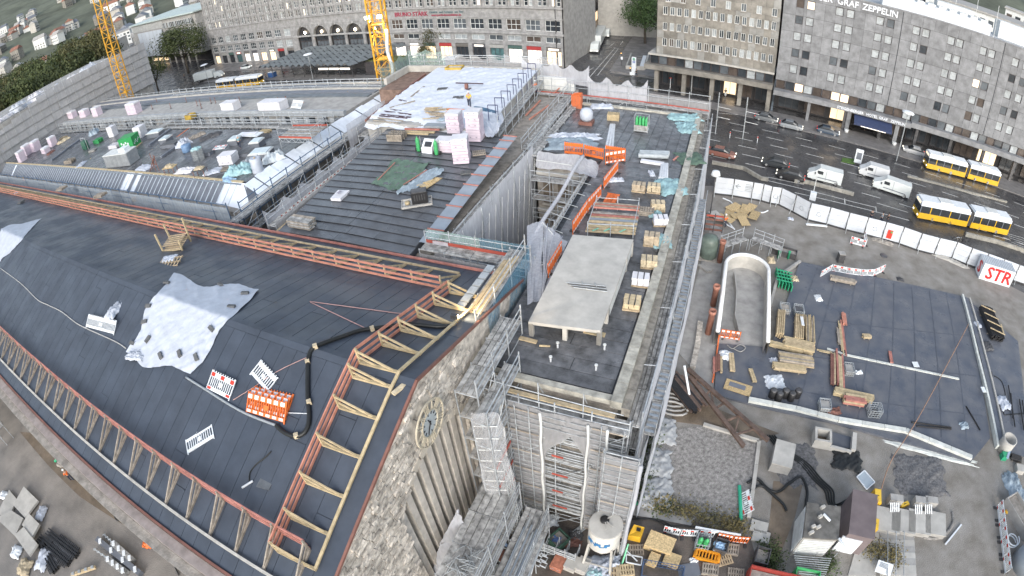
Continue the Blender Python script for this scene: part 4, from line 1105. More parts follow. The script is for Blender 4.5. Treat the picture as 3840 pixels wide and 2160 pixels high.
for i in range(6):beam('alu_stair_plank',V(-12.9,20.2+i*.8,15.0-i*.04),V(-12.9,20.9+i*.8,14.97-i*.04),.5,.1,M_STEEL,s5)
M_LAMP=mat('floodlight glass',(.9,.8,.6),.4,0,emit=(1,.78,.45),es=18)
fl=thing('floodlight',(-12.3,19.2,14),'small lit work floodlight at the corner of the hall roof','lamp')
fp=V(-12.4,18.9,15.6)
pole('stand',V(-12.4,18.9,zr(18.9)),fp,.03,M_STEELD,fl);box('housing',fp+V(0,0,.1),(.36,.2,.26),M_STEELD,fl);box('lamp_glass',fp+V(.05,.12,.06),(.3,.03,.2),M_LAMP,fl)
for zz in(0,):
 Ld=bpy.data.lights.new('floodlight_bulb','SPOT');Ld.energy=380;Ld.color=(1,.74,.42);Ld.spot_size=radians(120);Ld.spot_blend=.7;Ld.shadow_soft_size=.2
 Lo=bpy.data.objects.new('floodlight_bulb',Ld);_link(Lo,fl,Matrix.Translation(fp+V(.15,.25,.3))@(V(.5,1,-.5).to_track_quat('-Z','Y').to_matrix().to_4x4()))
s6=scaffold('tall court scaffold behind a hanging grey net, right of the zinc edge',(-18.5,27.8),(-18.5,45.0),(1,0),2,13.2,bay=2.5,w=.95,deck=(0,1),brace=True,boards=3)
net(s6,(-17.5,27.6,0),(-17.5,44.9,0),2.5,13.9,netmat('court net',(.70,.72,.77),.82),nv=12,bulge=.10,seed=21)
boxb('court_wall',-18.88,-18.7,27.4,45,2,12.6,M_CONC,mid)
net(s6,(-18.75,27.5,0),(-17.5,27.5,0),3,14.0,M_NETW,nv=8,bulge=.06,seed=2)
for i in range(5):tube('net_fold',[V(-17.4+.04*sin(z*2+i),29.6+i*3.4,z)for z in[3+.9*j for j in range(13)]],.035,M_STEEL,s6,5)
for i in range(12):pole('net_tie',V(-17.38,28+i*1.4,4.2),V(-17.38,30.2+i*1.35,12.6),.035,M_FRAMEW,s6,4)
s7=scaffold('cross scaffold with green net and red toe board between hall and net',(-19.4,26.6),(-11.3,26.6),(0,1),6,13.6,bay=2.0,w=1.0,deck=(0,),boards=4,toe=False,brace=True)
beam('toe_board',V(-19.3,27.55,13.85),V(-12.2,27.55,13.85),.05,.25,M_TOE,s7)
net(s7,(-19.3,27.62,0),(-15.0,27.62,0),13.65,14.8,M_NETG,nv=4,bulge=.05,seed=5);net(s7,(-15.0,27.62,0),(-11.4,27.62,0),13.65,14.8,netmat('blue safety net',(.10,.20,.27),.62),nv=4,bulge=.05,seed=6)
net(s7,(-19.4,26.55,0),(-12.4,26.55,0),8.0,13.4,M_NET,nv=8,bulge=.08,seed=15)
net(s7,(-11.2,20.5,0),(-11.25,27.2,0),9.0,14.9,netmat('bright blue net',(.16,.36,.52),.45),nv=6,bulge=.08,seed=16)
def tentnet(u,v):
 b=lerp(V(-18.3,27.9,13.9),V(-16.4,28.2,13.9),u);w=(1-v)*.35
 return V(-17.5+(u-.5)*(1.0+1.2*v),28.3+.2*wob(u*5,v*6,1,2),14.0-5.5*v)
sheetgrid('net',tentnet,10,14,M_NETW,s7)
dn=thing('draped_white_net',(-11.5,36,12),'white dust sheet hung on a slack ridge rope over the court edge','netting')
R1,R2,R3=T(2,1,715,120,14.3),T(2,1,610,280,14.2),T(2,1,310,770,13.6)
R4=T(2,1,130,1090,12.6)
ridge=smoothpath([R1,R2,lerp(R2,R3,.5)-V(0,0,.2),R3,R4],6)
tube('ridge_rope',ridge,.16,M_NETW,dn,7)
def hang(a0,a1,b0,b1,sg=.25,seed=0):
 def f(u,v):
  p=lerp(lerp(a0,a1,u),lerp(b0,b1,u),v);return p-V(0,0,sg*4*v*(1-v))+V(.12,.1,.14)*wob(u*2.2,v*1.6,1.0,seed)
 return f
q=lambda x,y,z:T(2,1,x,y,z)
sheetgrid('net',hang(q(260,75,13.6),q(715,120,14.3),q(240,230,12.2),q(600,275,12.9),.2,1),16,8,M_NETW,dn)
sheetgrid('net',hang(R1,q(870,210,13.2),R2,q(860,335,12.98),.25,2),12,10,M_NETW,dn)
sheetgrid('net',hang(R3,q(560,985,13.05),q(300,1560,13.2),q(330,1469,13.0),.15,3),20,30,M_NETW,dn)
sheetgrid('net',hang(q(158,808,13.3),R3,q(148,1626,13.3),q(300,1560,13.2),.15,4),16,30,M_NETW,dn)
for k in range(3):tube('net_fold',[lerp(lerp(R3,q(300,1560,13.2),v/8),lerp(q(560,985,13.05),q(330,1469,13.0),v/8),.2+.3*k*(1-v/12))+V(0,0,.1)for v in range(9)],.04,M_NETW,dn,5)
for a,b in((q(240,160,13.2),q(600,215,13.9)),(q(310,790,13.7),q(430,930,13.2)),(q(240,1100,13.0),q(420,930,13.1)),(q(150,1300,12.6),q(330,1200,13.0))):pole('support_tube',a,b,.04,M_FRAMEW,dn)
s8=scaffold('lattice scaffold along the court edge under the white sheet',(-12.6,28.5),(-12.6,44.0),(1,0),3,12.2,bay=2.1,w=1.2,deck=(1,2),boards=3,brace=True,lift=1.5)
for i in range(7):pole('diagonal',V(-12.9,30+i*2,12.4),V(-10.6,28.4+i*2,13.0),.03,M_FRAMEW,s8)
boxb('court_ledge',-11.9,-11.05,28.0,44.4,12.2,12.5,M_CONC,wing);boxb('court_gutter',-11.5,-11.06,28.0,44.4,12.5,12.62,M_STEELD,wing)
for i in range(24):box('gutter_grate',(-11.3,28.6+i*.66,12.66),(.42,.5,.05),M_SEAM,wing,rz=.25)
for i in range(4):
 xx=-16.4+i*1.5
 for z0 in(4.2,8.2):
  w_=boxb('court_window',xx,xx+.85,44.36,44.48,z0,z0+2.3,mat('boarded window',(.17,.14,.11),.7,.4,2),wing)
  boxb('sill',xx-.1,xx+.95,44.25,44.49,z0-.25,z0-.02,M_CONC,w_)
for z0 in(3.2,7.2,11.3):boxb('court_cornice',-17,-11.0,44.15,44.49,z0,z0+.4,M_CONC,wing)
s9=scaffold('court scaffold standing before the boarded stone windows',(-17.0,43.6),(-11.4,43.6),(0,-1),2,11.4,bay=1.9,w=.9,deck=(0,1),brace=True)
s10=scaffold('edge scaffold with sagging white nets left of the felt deck',(-34.0,26.6),(-34.0,45.0),(-1,0),8,13.4,bay=2.3,w=1.0,deck=(0,1),boards=3,toe=False)
net(s10,(-35.05,26.5,0),(-35.05,45,0),12.2,15.0,M_NETW,nv=7,bulge=.12,seed=31,sagtop=.9)
net(s10,(-33.75,26.5,0),(-33.75,44.5,0),12.9,13.9,M_NET,nv=4,bulge=.06,seed=32)
for i in range(8):
 a,b=V(-33.7,27+i*2.2,14.2),V(-33.7,29.2+i*2.2,14.2)
 for j in range(8):beam('warning_tape',lerp(a,b,j/8)-V(0,0,.5*(j/8)*(1-j/8)),lerp(a,b,(j+.55)/8)-V(0,0,.5*(j/8)*(1-j/8)),.03,.09,M_TOE if j%2 else M_FRAMEW,s10)
s11=scaffold('long lower scaffold in the gap beside the sheeted edge',(-41.9,27.5),(-41.9,66.0),(1,0),5,12.4,bay=2.5,w=1.1,deck=(0,1),boards=3,brace=True)
beam('cream_board',V(-42.6,30,12.2),V(-42.6,60,12.2),.5,.1,M_CONC,s11);beam('cream_board',V(-38.0,38,11.0),V(-38.0,60,11.0),.7,.1,M_CONC,s11)
scaffold('',(-37.5,45.5),(-38.6,60),(-1,0),8,13.2,bay=2.4,w=1.2,deck=(0,),boards=3,parent=s11)
net(s11,(-38.9,44,0),(-39.0,52,0),12.4,15.2,M_NETW,nv=5,bulge=.15,seed=8)
pf=thing('scaffold_platform',(-44,42,15),'square grey plank platform on lattice girders with red toe boards','platform')
a,b,c,d=T(1,0,230,1385,14.6),T(1,0,560,1395,14.6),T(1,0,720,1265,14.6),T(1,0,370,1270,14.6)
for i in range(12):
 p0,p1=lerp(a,d,i/12),lerp(a,d,(i+.9)/12);q0,q1=lerp(b,c,i/12),lerp(b,c,(i+.9)/12)
 mesh('plank',[p0,q0,q1,p1,p0-UPV*.08,q0-UPV*.08,q1-UPV*.08,p1-UPV*.08],[(0,1,2,3),(0,4,5,1),(3,2,6,7)],M_DECK if i%3 else M_TIMBG,pf)
for u,v in((a,b),(d,c)):beam('toe_board',u+UPV*.1,v+UPV*.1,.05,.2,M_TOE,pf)
for i in range(10):
 p0,p1=lerp(a,b,i/10),lerp(a,b,(i+1)/10);s=(i%2)*.45
 pole('girder_lacing',p0-UPV*(.1+s),p1-UPV*(.55-s),.025,M_TUBE,pf,5)
pole('girder_chord',a-UPV*.1,b-UPV*.1,.03,M_TUBE,pf);pole('girder_chord',a-UPV*.55,b-UPV*.55,.03,M_TUBE,pf)
for p in(a,b,c,d,lerp(b,c,.5)):pole('standard',p-UPV*4,p+UPV*1.2,.035,M_TUBE,pf)
for u,v in((a,b),(b,c),(c,d)):pole('guard_tube',u+UPV*1.1,v+UPV*1.1,.03,M_TUBE,pf);pole('guard_tube',u+UPV*.6,v+UPV*.6,.03,M_TUBE,pf)
s12=scaffold('long blue framed scaffold with netting along the front eave of the left block',(-43.4,29.6),(-137,29.6),(0,-1),10.4,11.2,bay=2.6,lift=2.0,w=.9,deck=(0,),boards=2,m=M_BLUETUBE,top=2.2,brace=False,r=.065)
net(s12,(-43.4,28.65,0),(-137,28.65,0),11.0,13.0,netmat('pale blue net',(.50,.58,.66),.55),nv=5,bulge=.06,seed=41)
for i in range(36):pole('guard_tube',V(-43.4-i*2.6,28.7,12.9),V(-46-i*2.6,28.7,12.9),.03,M_BLUETUBE,s12,5)
s13=scaffold('blue corner scaffold standing over the sheeted edge',(-42.6,29.0),(-42.6,46.0),(1,0),9.5,11.6,bay=2.4,w=.9,deck=(0,),m=M_BLUETUBE,top=2.0,r=.065)
s14=scaffold('handrail scaffold along the court of the left block',(-46,50.9),(-138,50.9),(0,-1),9.5,13.1,bay=2.6,lift=1.2,w=.8,deck=(1,),boards=2,brace=False,top=1.1,r=.065)
s15=scaffold('terrace edge rail scaffold above the court of the left block',(-46,47.2),(-82,47.2),(0,1),11,13.0,bay=2.6,w=.8,deck=(0,),boards=2,brace=False,r=.065)
s16=scaffold('rear rail scaffold at the back edge of the left block',(-44,64.3),(-138,64.3),(0,1),9,12.6,bay=2.8,w=1.0,deck=(0,),boards=2,brace=False,r=.065)
s17=scaffold('low scaffold rail on the zinc strips of the rear wing',(-44,61.2),(-100,61.4),(0,1),12.9,13.6,bay=2.6,w=.9,deck=(),inner=True,brace=False,r=.065)
s18=scaffold('row of dark frames along the edge of the white sheeted roof',(-22.3,45.6),(-24.2,64.5),(1,.1),9,14.2,bay=2.3,w=1.0,deck=(0,1),boards=3,m=M_TUBE,top=2.2)
for i in range(8):
 p=lerp(V(-22.6,46.5,17.2),V(-24.2,62,17.2),i/7);M_INK=mat('dark blue frame',(.05,.06,.13),.5,.1,2)
 pole('goal_frame',p-UPV*2,p,.04,M_INK,s18);pole('goal_frame',p-UPV*2+V(1,.1,0),p+V(1,.1,0),.04,M_INK,s18);pole('goal_frame',p,p+V(1,.1,0),.05,M_INK,s18)
s19=scaffold('trench scaffold with pink timbers between the two roofs',(-17.8,46.0),(-18.6,64.5),(-1,0),5,13.0,bay=2.3,w=1.3,deck=(0,1),boards=4)
for k,(a,b)in enumerate((((2,0,140,1160),(2,0,285,1010)),((2,0,175,1200),(2,0,370,1060)),((2,0,420,940),(2,0,600,770)))):beam('pink_timber',T(*a,13.2),T(*b,13.2),.16,.14,M_ORG,s19)
boxb('trench_wall',-24.5,-19.2,65.0,65.6,0,14.6,M_FRAMEW,mid)
scaffold('',(-16.95,44.6),(-17.2,60.5),(-1,0),8,13.0,bay=2.3,w=.9,deck=(0,),boards=3,parent=s19)
s20=scaffold('netted scaffold along the far edge of the right wing',(-24.0,62.0),(-2.0,61.4),(0,1),4,13.1,bay=2.4,w=1.1,deck=(0,1),boards=3,toe=True,top=2.0)
net(s20,(-17,63.2,0),(-9.5,63.0,0),13.0,16.0,M_NETW,nv=7,bulge=.2,seed=51,sagtop=1.2)
net(s20,(-9.5,63.0,0),(-1.8,62.6,0),12.2,14.3,M_NET,nv=5,bulge=.08,seed=52)
net(s20,(-27,66.9,0),(-17,64.2,0),14.0,16.8,M_NETW,nv=6,bulge=.2,seed=53,sagtop=1.0)
s21=scaffold('net fence along the far edge of the white sheeted roof',(-45,66.8),(-22,66.6),(0,1),11,14.6,bay=2.5,w=.9,deck=(0,),boards=2,top=2.0,r=.065)
net(s21,(-45,67.8,0),(-39,67.8,0),14.0,17.4,M_NETG,nv=6,bulge=.15,seed=61,sagtop=.5);net(s21,(-39,67.8,0),(-22,67.6,0),14.4,16.9,M_NET,nv=6,bulge=.15,seed=62,sagtop=1.0)
net(s21,(-45,60,0),(-45,67.8,0),13.6,17.4,M_NETG,nv=6,bulge=.15,seed=63,sagtop=.8)
for z in(16.2,16.5):tube('warning_tape',[V(-38+i*.8,67.7,z+.05*sin(i))for i in range(20)],.04,M_FRAMEW,s21,4)
M_CRANE=mat('crane yellow',(.62,.33,.035),.5,.18,2)
M_CRANEL=mat('crane lamp',(1,.9,.7),.4,0,emit=(1,.9,.68),es=14)
def crane(p,w,h,label,lamps=None,cl=1.9):
 t=thing('tower_crane',p,label,'crane');p=V(*p);n=int(h/cl)
 cs=[V(-w/2,-w/2,0),V(w/2,-w/2,0),V(w/2,w/2,0),V(-w/2,w/2,0)]
 Rz=Matrix.Rotation(.35,3,'Z');cs=[Rz@c for c in cs]
 for c in cs:beam('leg',p+c,p+c+UPV*h,.22,.22,M_CRANE,t)
 for i in range(n):
  z=i*cl
  for k in range(4):
   a,b=cs[k],cs[(k+1)%4]
   beam('lacing',p+(a if(i+k)%2 else b)+UPV*z,p+(b if(i+k)%2 else a)+UPV*(z+cl),.09,.09,M_CRANE,t)
   beam('ring_bar',p+a+UPV*z,p+b+UPV*z,.11,.11,M_CRANE,t)
  if i%3==1:
   for s in(.2,.8):pole('ladder_rail',p+V(-.3+s*.6,0,z),p+V(-.3+s*.6,.1,z+cl*2.9),.03,M_CRANE,t,5)
   for j in range(14):pole('rung',p+V(-.2,.03,z+j*.38),p+V(.2,.03,z+j*.38),.02,M_CRANE,t,4)
   box('landing',p+UPV*z,(w*.8,w*.8,.06),M_CRANE,t,rz=.35)
 for lz in(lamps or[]):
  for c in(cs[0],cs[1]):
   o=box('lamp',p+c*1.15+UPV*lz,(.55,.4,.4),M_CRANEL,t);box('lamp_housing',p+c*1.15+UPV*(lz+.3),(.6,.45,.16),M_STEELD,o)
   Ld=bpy.data.lights.new('crane_lamp','SPOT');Ld.energy=500;Ld.color=(1,.85,.6);Ld.spot_size=radians(70);Ld.shadow_soft_size=.25
   _link(bpy.data.objects.new('crane_lamp_bulb',Ld),t,Matrix.Translation(p+c*.9+UPV*(lz-.35)))
 return t
pc=D(976,214,11.0)
c2=crane((pc.x,pc.y,8.0),2.3,36,'near yellow lattice tower crane with two lit lamps before the arcade',None)
lz=DY(966,38,pc.y).z-8.0
for c in(V(-1.1,-1.1,0),V(1.1,-.9,0)):
 pp=V(pc.x,pc.y,8.0)+c+UPV*lz
 o=box('lamp',pp,(.6,.45,.5),M_CRANEL,c2);box('lamp_housing',pp+UPV*.36,(.7,.5,.16),M_STEELD,o)
 Ld=bpy.data.lights.new('crane_lamp','SPOT');Ld.energy=1600;Ld.color=(1,.82,.55);Ld.spot_size=radians(80);Ld.shadow_soft_size=.25
 _link(bpy.data.objects.new('crane_lamp_bulb',Ld),c2,Matrix.Translation(pp-UPV*.45))
pc1=D(318,236,13.0)
crane((pc1.x,pc1.y,6.0),2.3,34,'far yellow lattice tower crane at the upper left')
tube('hoarding_sheet',[V(pc.x+1.9,pc.y-1,z)+V(.15*sin(z),.1*cos(z*1.3),0)for z in[10+.8*i for i in range(14)]],.28,M_FRAMEW,c2,6)
# builders for site things
M_BW=mat('white plastic',(.70,.74,.78),.5,.08,3)
M_BR=mat('red reflective',(.55,.05,.03),.5,.1,3)
M_BO=mat('orange plastic',(.70,.16,.035),.5,.12,3)
M_BG=mat('green plastic',(.06,.36,.13),.5,.12,3)
M_FOOT=mat('recycled rubber foot',(.05,.05,.052),.9,.2,3)
M_TARPW=mat('white tarpaulin',(.47,.51,.585),.55,.10,1.3,.25,3.5)
M_TARPG=mat('green tarpaulin',(.095,.15,.115),.6,.25,1.3,.3,4)
M_TARPB=mat('blue grey tarpaulin',(.30,.37,.43),.5,.25,1.6,.4,4)
M_TARPT=mat('teal tarpaulin',(.30,.47,.50),.5,.25,1.6,.4,4)
M_PINK=mat('pink insulation',(.60,.52,.60),.7,.10,1.2)
M_PINKW=mat('white wrapped insulation',(.66,.66,.70),.6,.08,1.2)
M_OSB=mat('osb board',(.50,.38,.21),.8,.35,9)
M_PAL=mat('pallet wood',(.42,.33,.22),.85,.3,4)
M_SAND=mat('sandstone blocks',(.52,.44,.31),.85,.25,4,.3)
M_PVC=mat('pale pipe',(.55,.58,.62),.4,.1,2)
M_HOSE=mat('black hose',(.018,.02,.021),.45,.2,3)
def barrier(label,p,q,up=None,h=1.0,style='w',group=None,feet=True,slots=True):
 """board from p to q (its lower edge), up = direction of its height"""
 p,q=V(*p),V(*q);x=(q-p).normalized();L=(q-p).length
 y=V(0,0,1)if up is None else V(*up);y=(y-x*y.dot(x)).normalized();n=x.cross(y)
 R=Matrix((x,n,y)).transposed()
 t=thing('barrier_board',p,label,'barrier',group)
 base,sq={'w':(M_BW,M_BR),'o':(M_BO,M_BW),'g':(M_BG,M_BW),'p':(M_BW,None),'of':(M_BO,None)}[style]
 def b(name,x0,x1,y0,y1,d,m):return box(name,p+x*((x0+x1)/2)+y*((y0+y1)/2),(x1-x0,d,y1-y0),m,t,R=R)
 b('top_rail',0,L,h*.72,h*.97,.05,base);b('bottom_rail',0,L,h*.08,h*.26,.05,base)
 b('end_post',0,.06,0,h*1.03,.055,base);b('end_post',L-.06,L,0,h*1.03,.055,base)
 nb=max(6,int(L/.16))
 for i in range(1,nb):xx=.06+(L-.12)*i/nb;b('bar',xx-.025,xx+.025,h*.26,h*.72,.035,base)
 b('mid_plate',L*.45,L*.55,h*.38,h*.6,.045,base)
 if sq:
  k=max(4,int(L/.38))
  for i in range(k):
   if style=='w' and i%2:continue
   a=L*(i+.12)/k;c=L*(i+(.88 if style=='w' else .72))/k
   b('reflector',a,c,h*.75,h*.94,.064,sq)
   if style!='w' or i%4==0:b('reflector',a,c,h*.11,h*.23,.064,sq)
 for i in range(int(L/.2)):b('comb_tooth',.1+i*.2,.16+i*.2,h*.97,h*1.04,.03,base)
 if feet and up is None:
  for f in(.12,.88):box('foot',p+x*L*f-V(0,0,.03)+V(0,0,.06),(.24,.75,.12),M_FOOT,t,R=R)
 return t
def pallet(label,p,rz=0.0,w=1.2,d=.8,n=1,m=None,group=None,name='pallet',t=None,rnd_=None):
 m=m or M_PAL;p=V(*p);Rz=Matrix.Rotation(rz,3,'Z')
 t=t or thing(name,p,label,'pallet',group,rz=0)
 for k in range(n):
  o=p+V(0,0,k*.145)
  for i in range(3):box('skid',o+Rz@V(0,(i-1)*(d/2-.06),.05),(w,.1,.1),m,t,R=Rz)
  for i in range(7):box('top_slat',o+Rz@V((i-3)*(w-.1)/6,0,.115),(.1,d,.024),m,t,R=Rz)
 return t
def packs(label,p,rz,w,d,nl,hl,m,m2=None,group=None,name='insulation_stack',cat='stack'):
 """layers of wrapped boards, one on another"""
 p=V(*p);Rz=Matrix.Rotation(rz,3,'Z');t=thing(name,p,label,cat,group)
 r=random.Random(hash(label)&255 if False else len(label)+int(p.x*10))
 for k in range(nl):
  box('pack',p+V(r.uniform(-.03,.03),r.uniform(-.03,.03),hl*(k+.5)),(w,d,hl-.03),(m2 if m2 and k==nl-1 else m),t,R=Matrix.Rotation(rz+r.uniform(-.02,.02),3,'Z'))
  for s in(-1,1):box('print_patch',p+Rz@V(s*w*.22,-d/2-.012,hl*(k+.5)),(.16,.01,hl*.35),mat('grey print',(.32,.30,.36),.6,.1,2),t,R=Rz)if k%2 and nl<12 else None
 return t
def crumple(label,p,rx,ry,h,m,rz=0.0,seed=1,cat='tarp',name='crumpled_tarp',n=22):
 p=V(*p);t=None
 def f(u,v):
  a,b=(u-.5)*2,(v-.5)*2;e=max(0,1-max(abs(a),abs(b))**2.5)
  wx=a*rx*(1+.22*wob(b*2,a,1.2,seed));wy=b*ry*(1+.22*wob(a*2,b,1.3,seed+2))
  z=h*(.25+.55*abs(wob(a*2.2,b*2.4,1,seed))+.35*abs(wob(a*5,b*5,1.2,seed+5)))*(e**.5 if e>0 else 0)+.02
  return p+Matrix.Rotation(rz,3,'Z')@V(wx,wy,z)
 o=sheetgrid(name,f,n,n,m);return tag(o,label,cat)
def quadtarp(label,c,surf,m,fold=.07,seed=1,name='tarpaulin',nu=34,nv=30,edge=.05,thing_=True,cat='tarp'):
 """c: four picture points in order, surf: picture point -> place"""
 def f(u,v):
  ex=edge*(sin(v*5+seed)+.4*sin(v*11+2*seed));ey=edge*(sin(u*5.5+2*seed)+.4*sin(u*12+seed))
  uu,vv=u+ex*(4*(u-.5)**2),v+ey*(4*(v-.5)**2)
  a=[c[0][i]+(c[1][i]-c[0][i])*uu for i in(0,1)];b=[c[3][i]+(c[2][i]-c[3][i])*uu for i in(0,1)]
  px=[a[i]+(b[i]-a[i])*vv for i in(0,1)]
  p=surf(px[0],px[1]);s=.35+.65*abs(2*u-1)**2
  ridges=abs(wob(u*3.1+.5*v,v*2.2,1.6,seed))*fold*s+abs(wob(u*8,v*7,1.3,seed+4))*fold*.35
  return p+V(0,0,.05+ridges)
 o=sheetgrid(name,f,nu,nv,m)
 return tag(o,label,cat)if thing_ else o
def on(zz):return lambda px,py:D(px,py,zz)
def RS(px,py):
 p=RF(px,py);return p if p.y<=RY else RB(px,py)
def SM(px,py):return DP(px,py,26,13.51,.088)
def SW(px,py):return D(px,py,WZ+.04)
def tw(x,y):return(644*2+x/4,362.25+y/4)
def t_(c,r,x,y):return(644*c+x/4,362.25*r+y/4)
# on the hall roof
quadtarp('big white tarpaulin draped over the ridge of the hall roof',[(437,690),(648,738),(470,948),(313,890)],RS,M_TARPW,.15,3,nu=60,nv=60,edge=.05)
crumple('bunched lower corner fold of white sheet beside the big tarpaulin',RS(345,893),.9,.5,.35,M_TARPW,.3,4,name='folded_sheet',cat='tarp')
quadtarp('white tarpaulin at the left edge of the hall roof',[(0,578),(104,549),(50,612),(-6,668)],RS,M_TARPW,.1,8,edge=.04)
M_PAVER=mat('paver block',(.12,.125,.13),.8,.2,4)
for i,(x,y,a)in enumerate(((376,772,.3),(366,812,.5),(336,866,.1),(375,856,1.4),(407,897,-.5),(455,892,-.6),(497,901,-.6),(535,830,-.3),(583,776,.4),(420,715,.3),(555,720,-.3),(617,742,.5))):
 p=RS(x,y);n_=V(0,-SF,1).normalized()if p.y<RY else V(0,SB,1).normalized()
 o=mesh('paver_block',[V(sx*.27,sy*.13,sz*.07)*s for sx in(-1,1)for sy in(-1,1)for sz,s in((-1,1),(1,.93))],[(0,1,3,2),(4,6,7,5),(0,4,5,1),(2,3,7,6),(0,2,6,4),(1,5,7,3)],M_PAVER,M=Matrix.Translation(p+n_*.16)@n_.to_track_quat('Z','Y').to_matrix().to_4x4()@Matrix.Rotation(a,4,'Z'))
 tag(o,'dark paver block weighing down the big white tarpaulin','paver','pavers on the big white tarpaulin')
slopeup=V(0,1,SF).normalized()
def rb(label,a,b,style,lie,h=1.0,group=None):
 p,q=RS(*a)+V(0,0,.06),RS(*b)+V(0,0,.06)
 return barrier(label,p,q,lie,h,style,feet=False)
rb('pair of white barrier boards propped on the roof pipe at far left',(217,826),(287,845),'p',V(0,1,.75),1.0)
rb('white barrier board lying flat below the others near the eave',(474,1146),(541,1104),'p',V(-.4,1,.3),1.05)
rb('white barrier board lying askew near the black hose',(629,944),(671,991),'p',V(.6,1,.45),1.0)
rb('red and white striped barrier board with green slots by the pipe',(519,982),(577,1011),'w',V(.1,1,.6),1.15)
for i in range(3):
 rb(['front orange barrier board of the stack on the hall roof','middle orange barrier board of the stack on the hall roof','rear orange barrier board of the stack on the hall roof'][i],(620+3*i,1041-9*i),(717+3*i,1070-11*i),'o',V(-.1,1,.9-.25*i),1.1)
def roofpath(pts,lift=.1,k=5):
 return[p+V(0,0,lift)for p in smoothpath([RS(*q)for q in pts],k)]
tag(tube('roof_pipe',roofpath([(470,952),(520,983),(575,1018),(625,1045),(700,1074)],.09),.075,mat('grey pipe',(.27,.30,.33),.4,.1,3),n=8),'grey pipe lying below the barrier boards on the hall roof','pipe')
tag(tube('roof_cable',roofpath([(2,676),(35,700),(62,722),(95,755),(120,768),(155,785),(190,812),(215,826),(290,860),(318,878)],.06),.045,mat('pale cable',(.38,.38,.38),.5,.1,3),n=6),'thin pale cable snaking down the left of the hall roof','cable')
tag(tube('black_hose',roofpath([(697,1074),(712,1088),(730,1098),(750,1101),(768,1092),(778,1072),(780,1045),(777,1010),(776,960),(777,915),(782,890),(796,876),(830,862),(870,848),(905,836),(945,830),(985,824),(1020,820),(1060,822),(1100,826),(1135,824)],.13,6),.115,M_HOSE,n=9),'thick black hose looping from the pipe under the orange guard rail','hose')
for i,(x,y)in enumerate(((748,1101),(780,1017),(795,877),(938,832),(776,915))):
 p=RS(x,y);tag(mesh('hose_clamp',[p+V(.16*cos(a),.16*sin(a),.05+.22*b)for b in(0,1)for a in(0,1.57,3.14,4.71)],[(0,1,5,4),(1,2,6,5),(2,3,7,6),(3,0,4,7),(4,5,6,7)],M_SAND),'pale block wedging the black hose on the hall roof','block','blocks along the black hose')
for lab,a,b in(('thin pink rope from roof point to hose end',(780,760),(1020,792)),('thin pink rope slanting down to the hose joint',(782,762),(932,833))):
 tag(tube('rope',[RS(*lerp(V(*a,0),V(*b,0),i/8)[:2])+V(0,0,.05)for i in range(9)],.03,mat('pink rope',(.42,.27,.26),.8,.1,2),n=5),lab,'rope')
tag(tube('rope',roofpath([(587,1008),(640,975),(700,935),(776,899)],.05),.02,mat('pink rope',(.42,.27,.26),.8,.1,2),n=5),'rope tied from the striped barrier across the roof','rope')
tag(tube('rope',roofpath([(725,1040),(779,1042)],.05),.03,M_PVC,n=5),'short white strap tying orange boards to the hose','rope')
tag(tube('power_cable',roofpath([(683,1137),(668,1152),(645,1170),(630,1190),(628,1212)],.05),.035,M_HOSE,n=5),'black power cable with plug below the hose loop','cable')
for lab,a,b in(('white rod lying near the plug',(610,1228),(637,1211)),):tag(pole('rod',RS(*a)+V(0,0,.05),RS(*b)+V(0,0,.05),.06,M_PVC),lab,'rod')
crumple('ring of crumpled white plastic above the left barrier boards',RS(290,782),.55,.9,.5,M_TARPW,.2,6,name='plastic_wrap')
box_=box('lead_sheet',RS(668,1216)+V(0,0,.04),(.75,.65,.03),mat('lead sheet',(.13,.14,.15),.5,.2,3),None,rz=.2);tag(box_,'small dark sheet lying below the hose loop','sheet')
box_=box('timber_block',RS(1000,981)+V(.1,0,.1),(.22,.75,.12),M_SAND,None,rz=-.3);tag(box_,'pale timber offcut beside the gable foot board','offcut')
cr=thing('timber_crate',RS(450,615),'open timber crate with tall corner posts on the rear roof slope','crate')
cc=RS(447,622);Rz=Matrix.Rotation(.45,3,'Z')
for i in range(6):
 box('slat',cc+Rz@V(0,-.75+i*.3,.35+.02*i),(1.9,.2,.05),M_PAL,cr,R=Rz);box('slat',cc+Rz@V(0,-.75+i*.3,.75),(1.8,.12,.05),M_PAL,cr,R=Rz)
for sx,sy,h in((-.95,-.85,2.0),(.95,-.85,1.1),(-.95,.8,1.9),(.95,.8,2.2)):beam('corner_post',cc+Rz@V(sx,sy,-.1),cc+Rz@V(sx*1.1,sy,h),.16,.12,M_TIMBY,cr)
for sy in(-.85,.8):beam('rail',cc+Rz@V(-.95,sy,.3),cc+Rz@V(.95,sy,.3),.12,.14,M_TIMBY,cr)
pb=pallet('pallet board with torn white wrapping beside the timber crate',RS(428,662),.5,2.0,1.3,1)
crumple('torn white wrapping on the pallet board',RS(427,655)+V(0,0,.14),.7,.45,.22,M_TARPW,.5,9,name='torn_wrapping')
for i,(x,y,lab)in enumerate(((43,489,'white bag lying on the far left rear slope'),(55,511,'dark block on the far left rear slope'),(160,486,'grey timber bundle straddling the rear guard rail, left one'),(258,505,'grey timber bundle straddling the rear guard rail, right one'))):
 p=RS(x,y)+V(0,0,.2 if i<2 else .8)
 if i==0:crumple(lab,p,.7,.4,.35,M_TARPW,.1,3,name='white_bag',cat='bag')
 else:
  t=thing('timber_bundle',p,lab,'bundle')
  for k in range(5):box('timber',p+V(0,(k-2)*.22,.05*(k%2)),(1.6 if i>1 else .8,.2,.3),M_TIMBG if i>1 else M_PAVER,t,rz=.35)
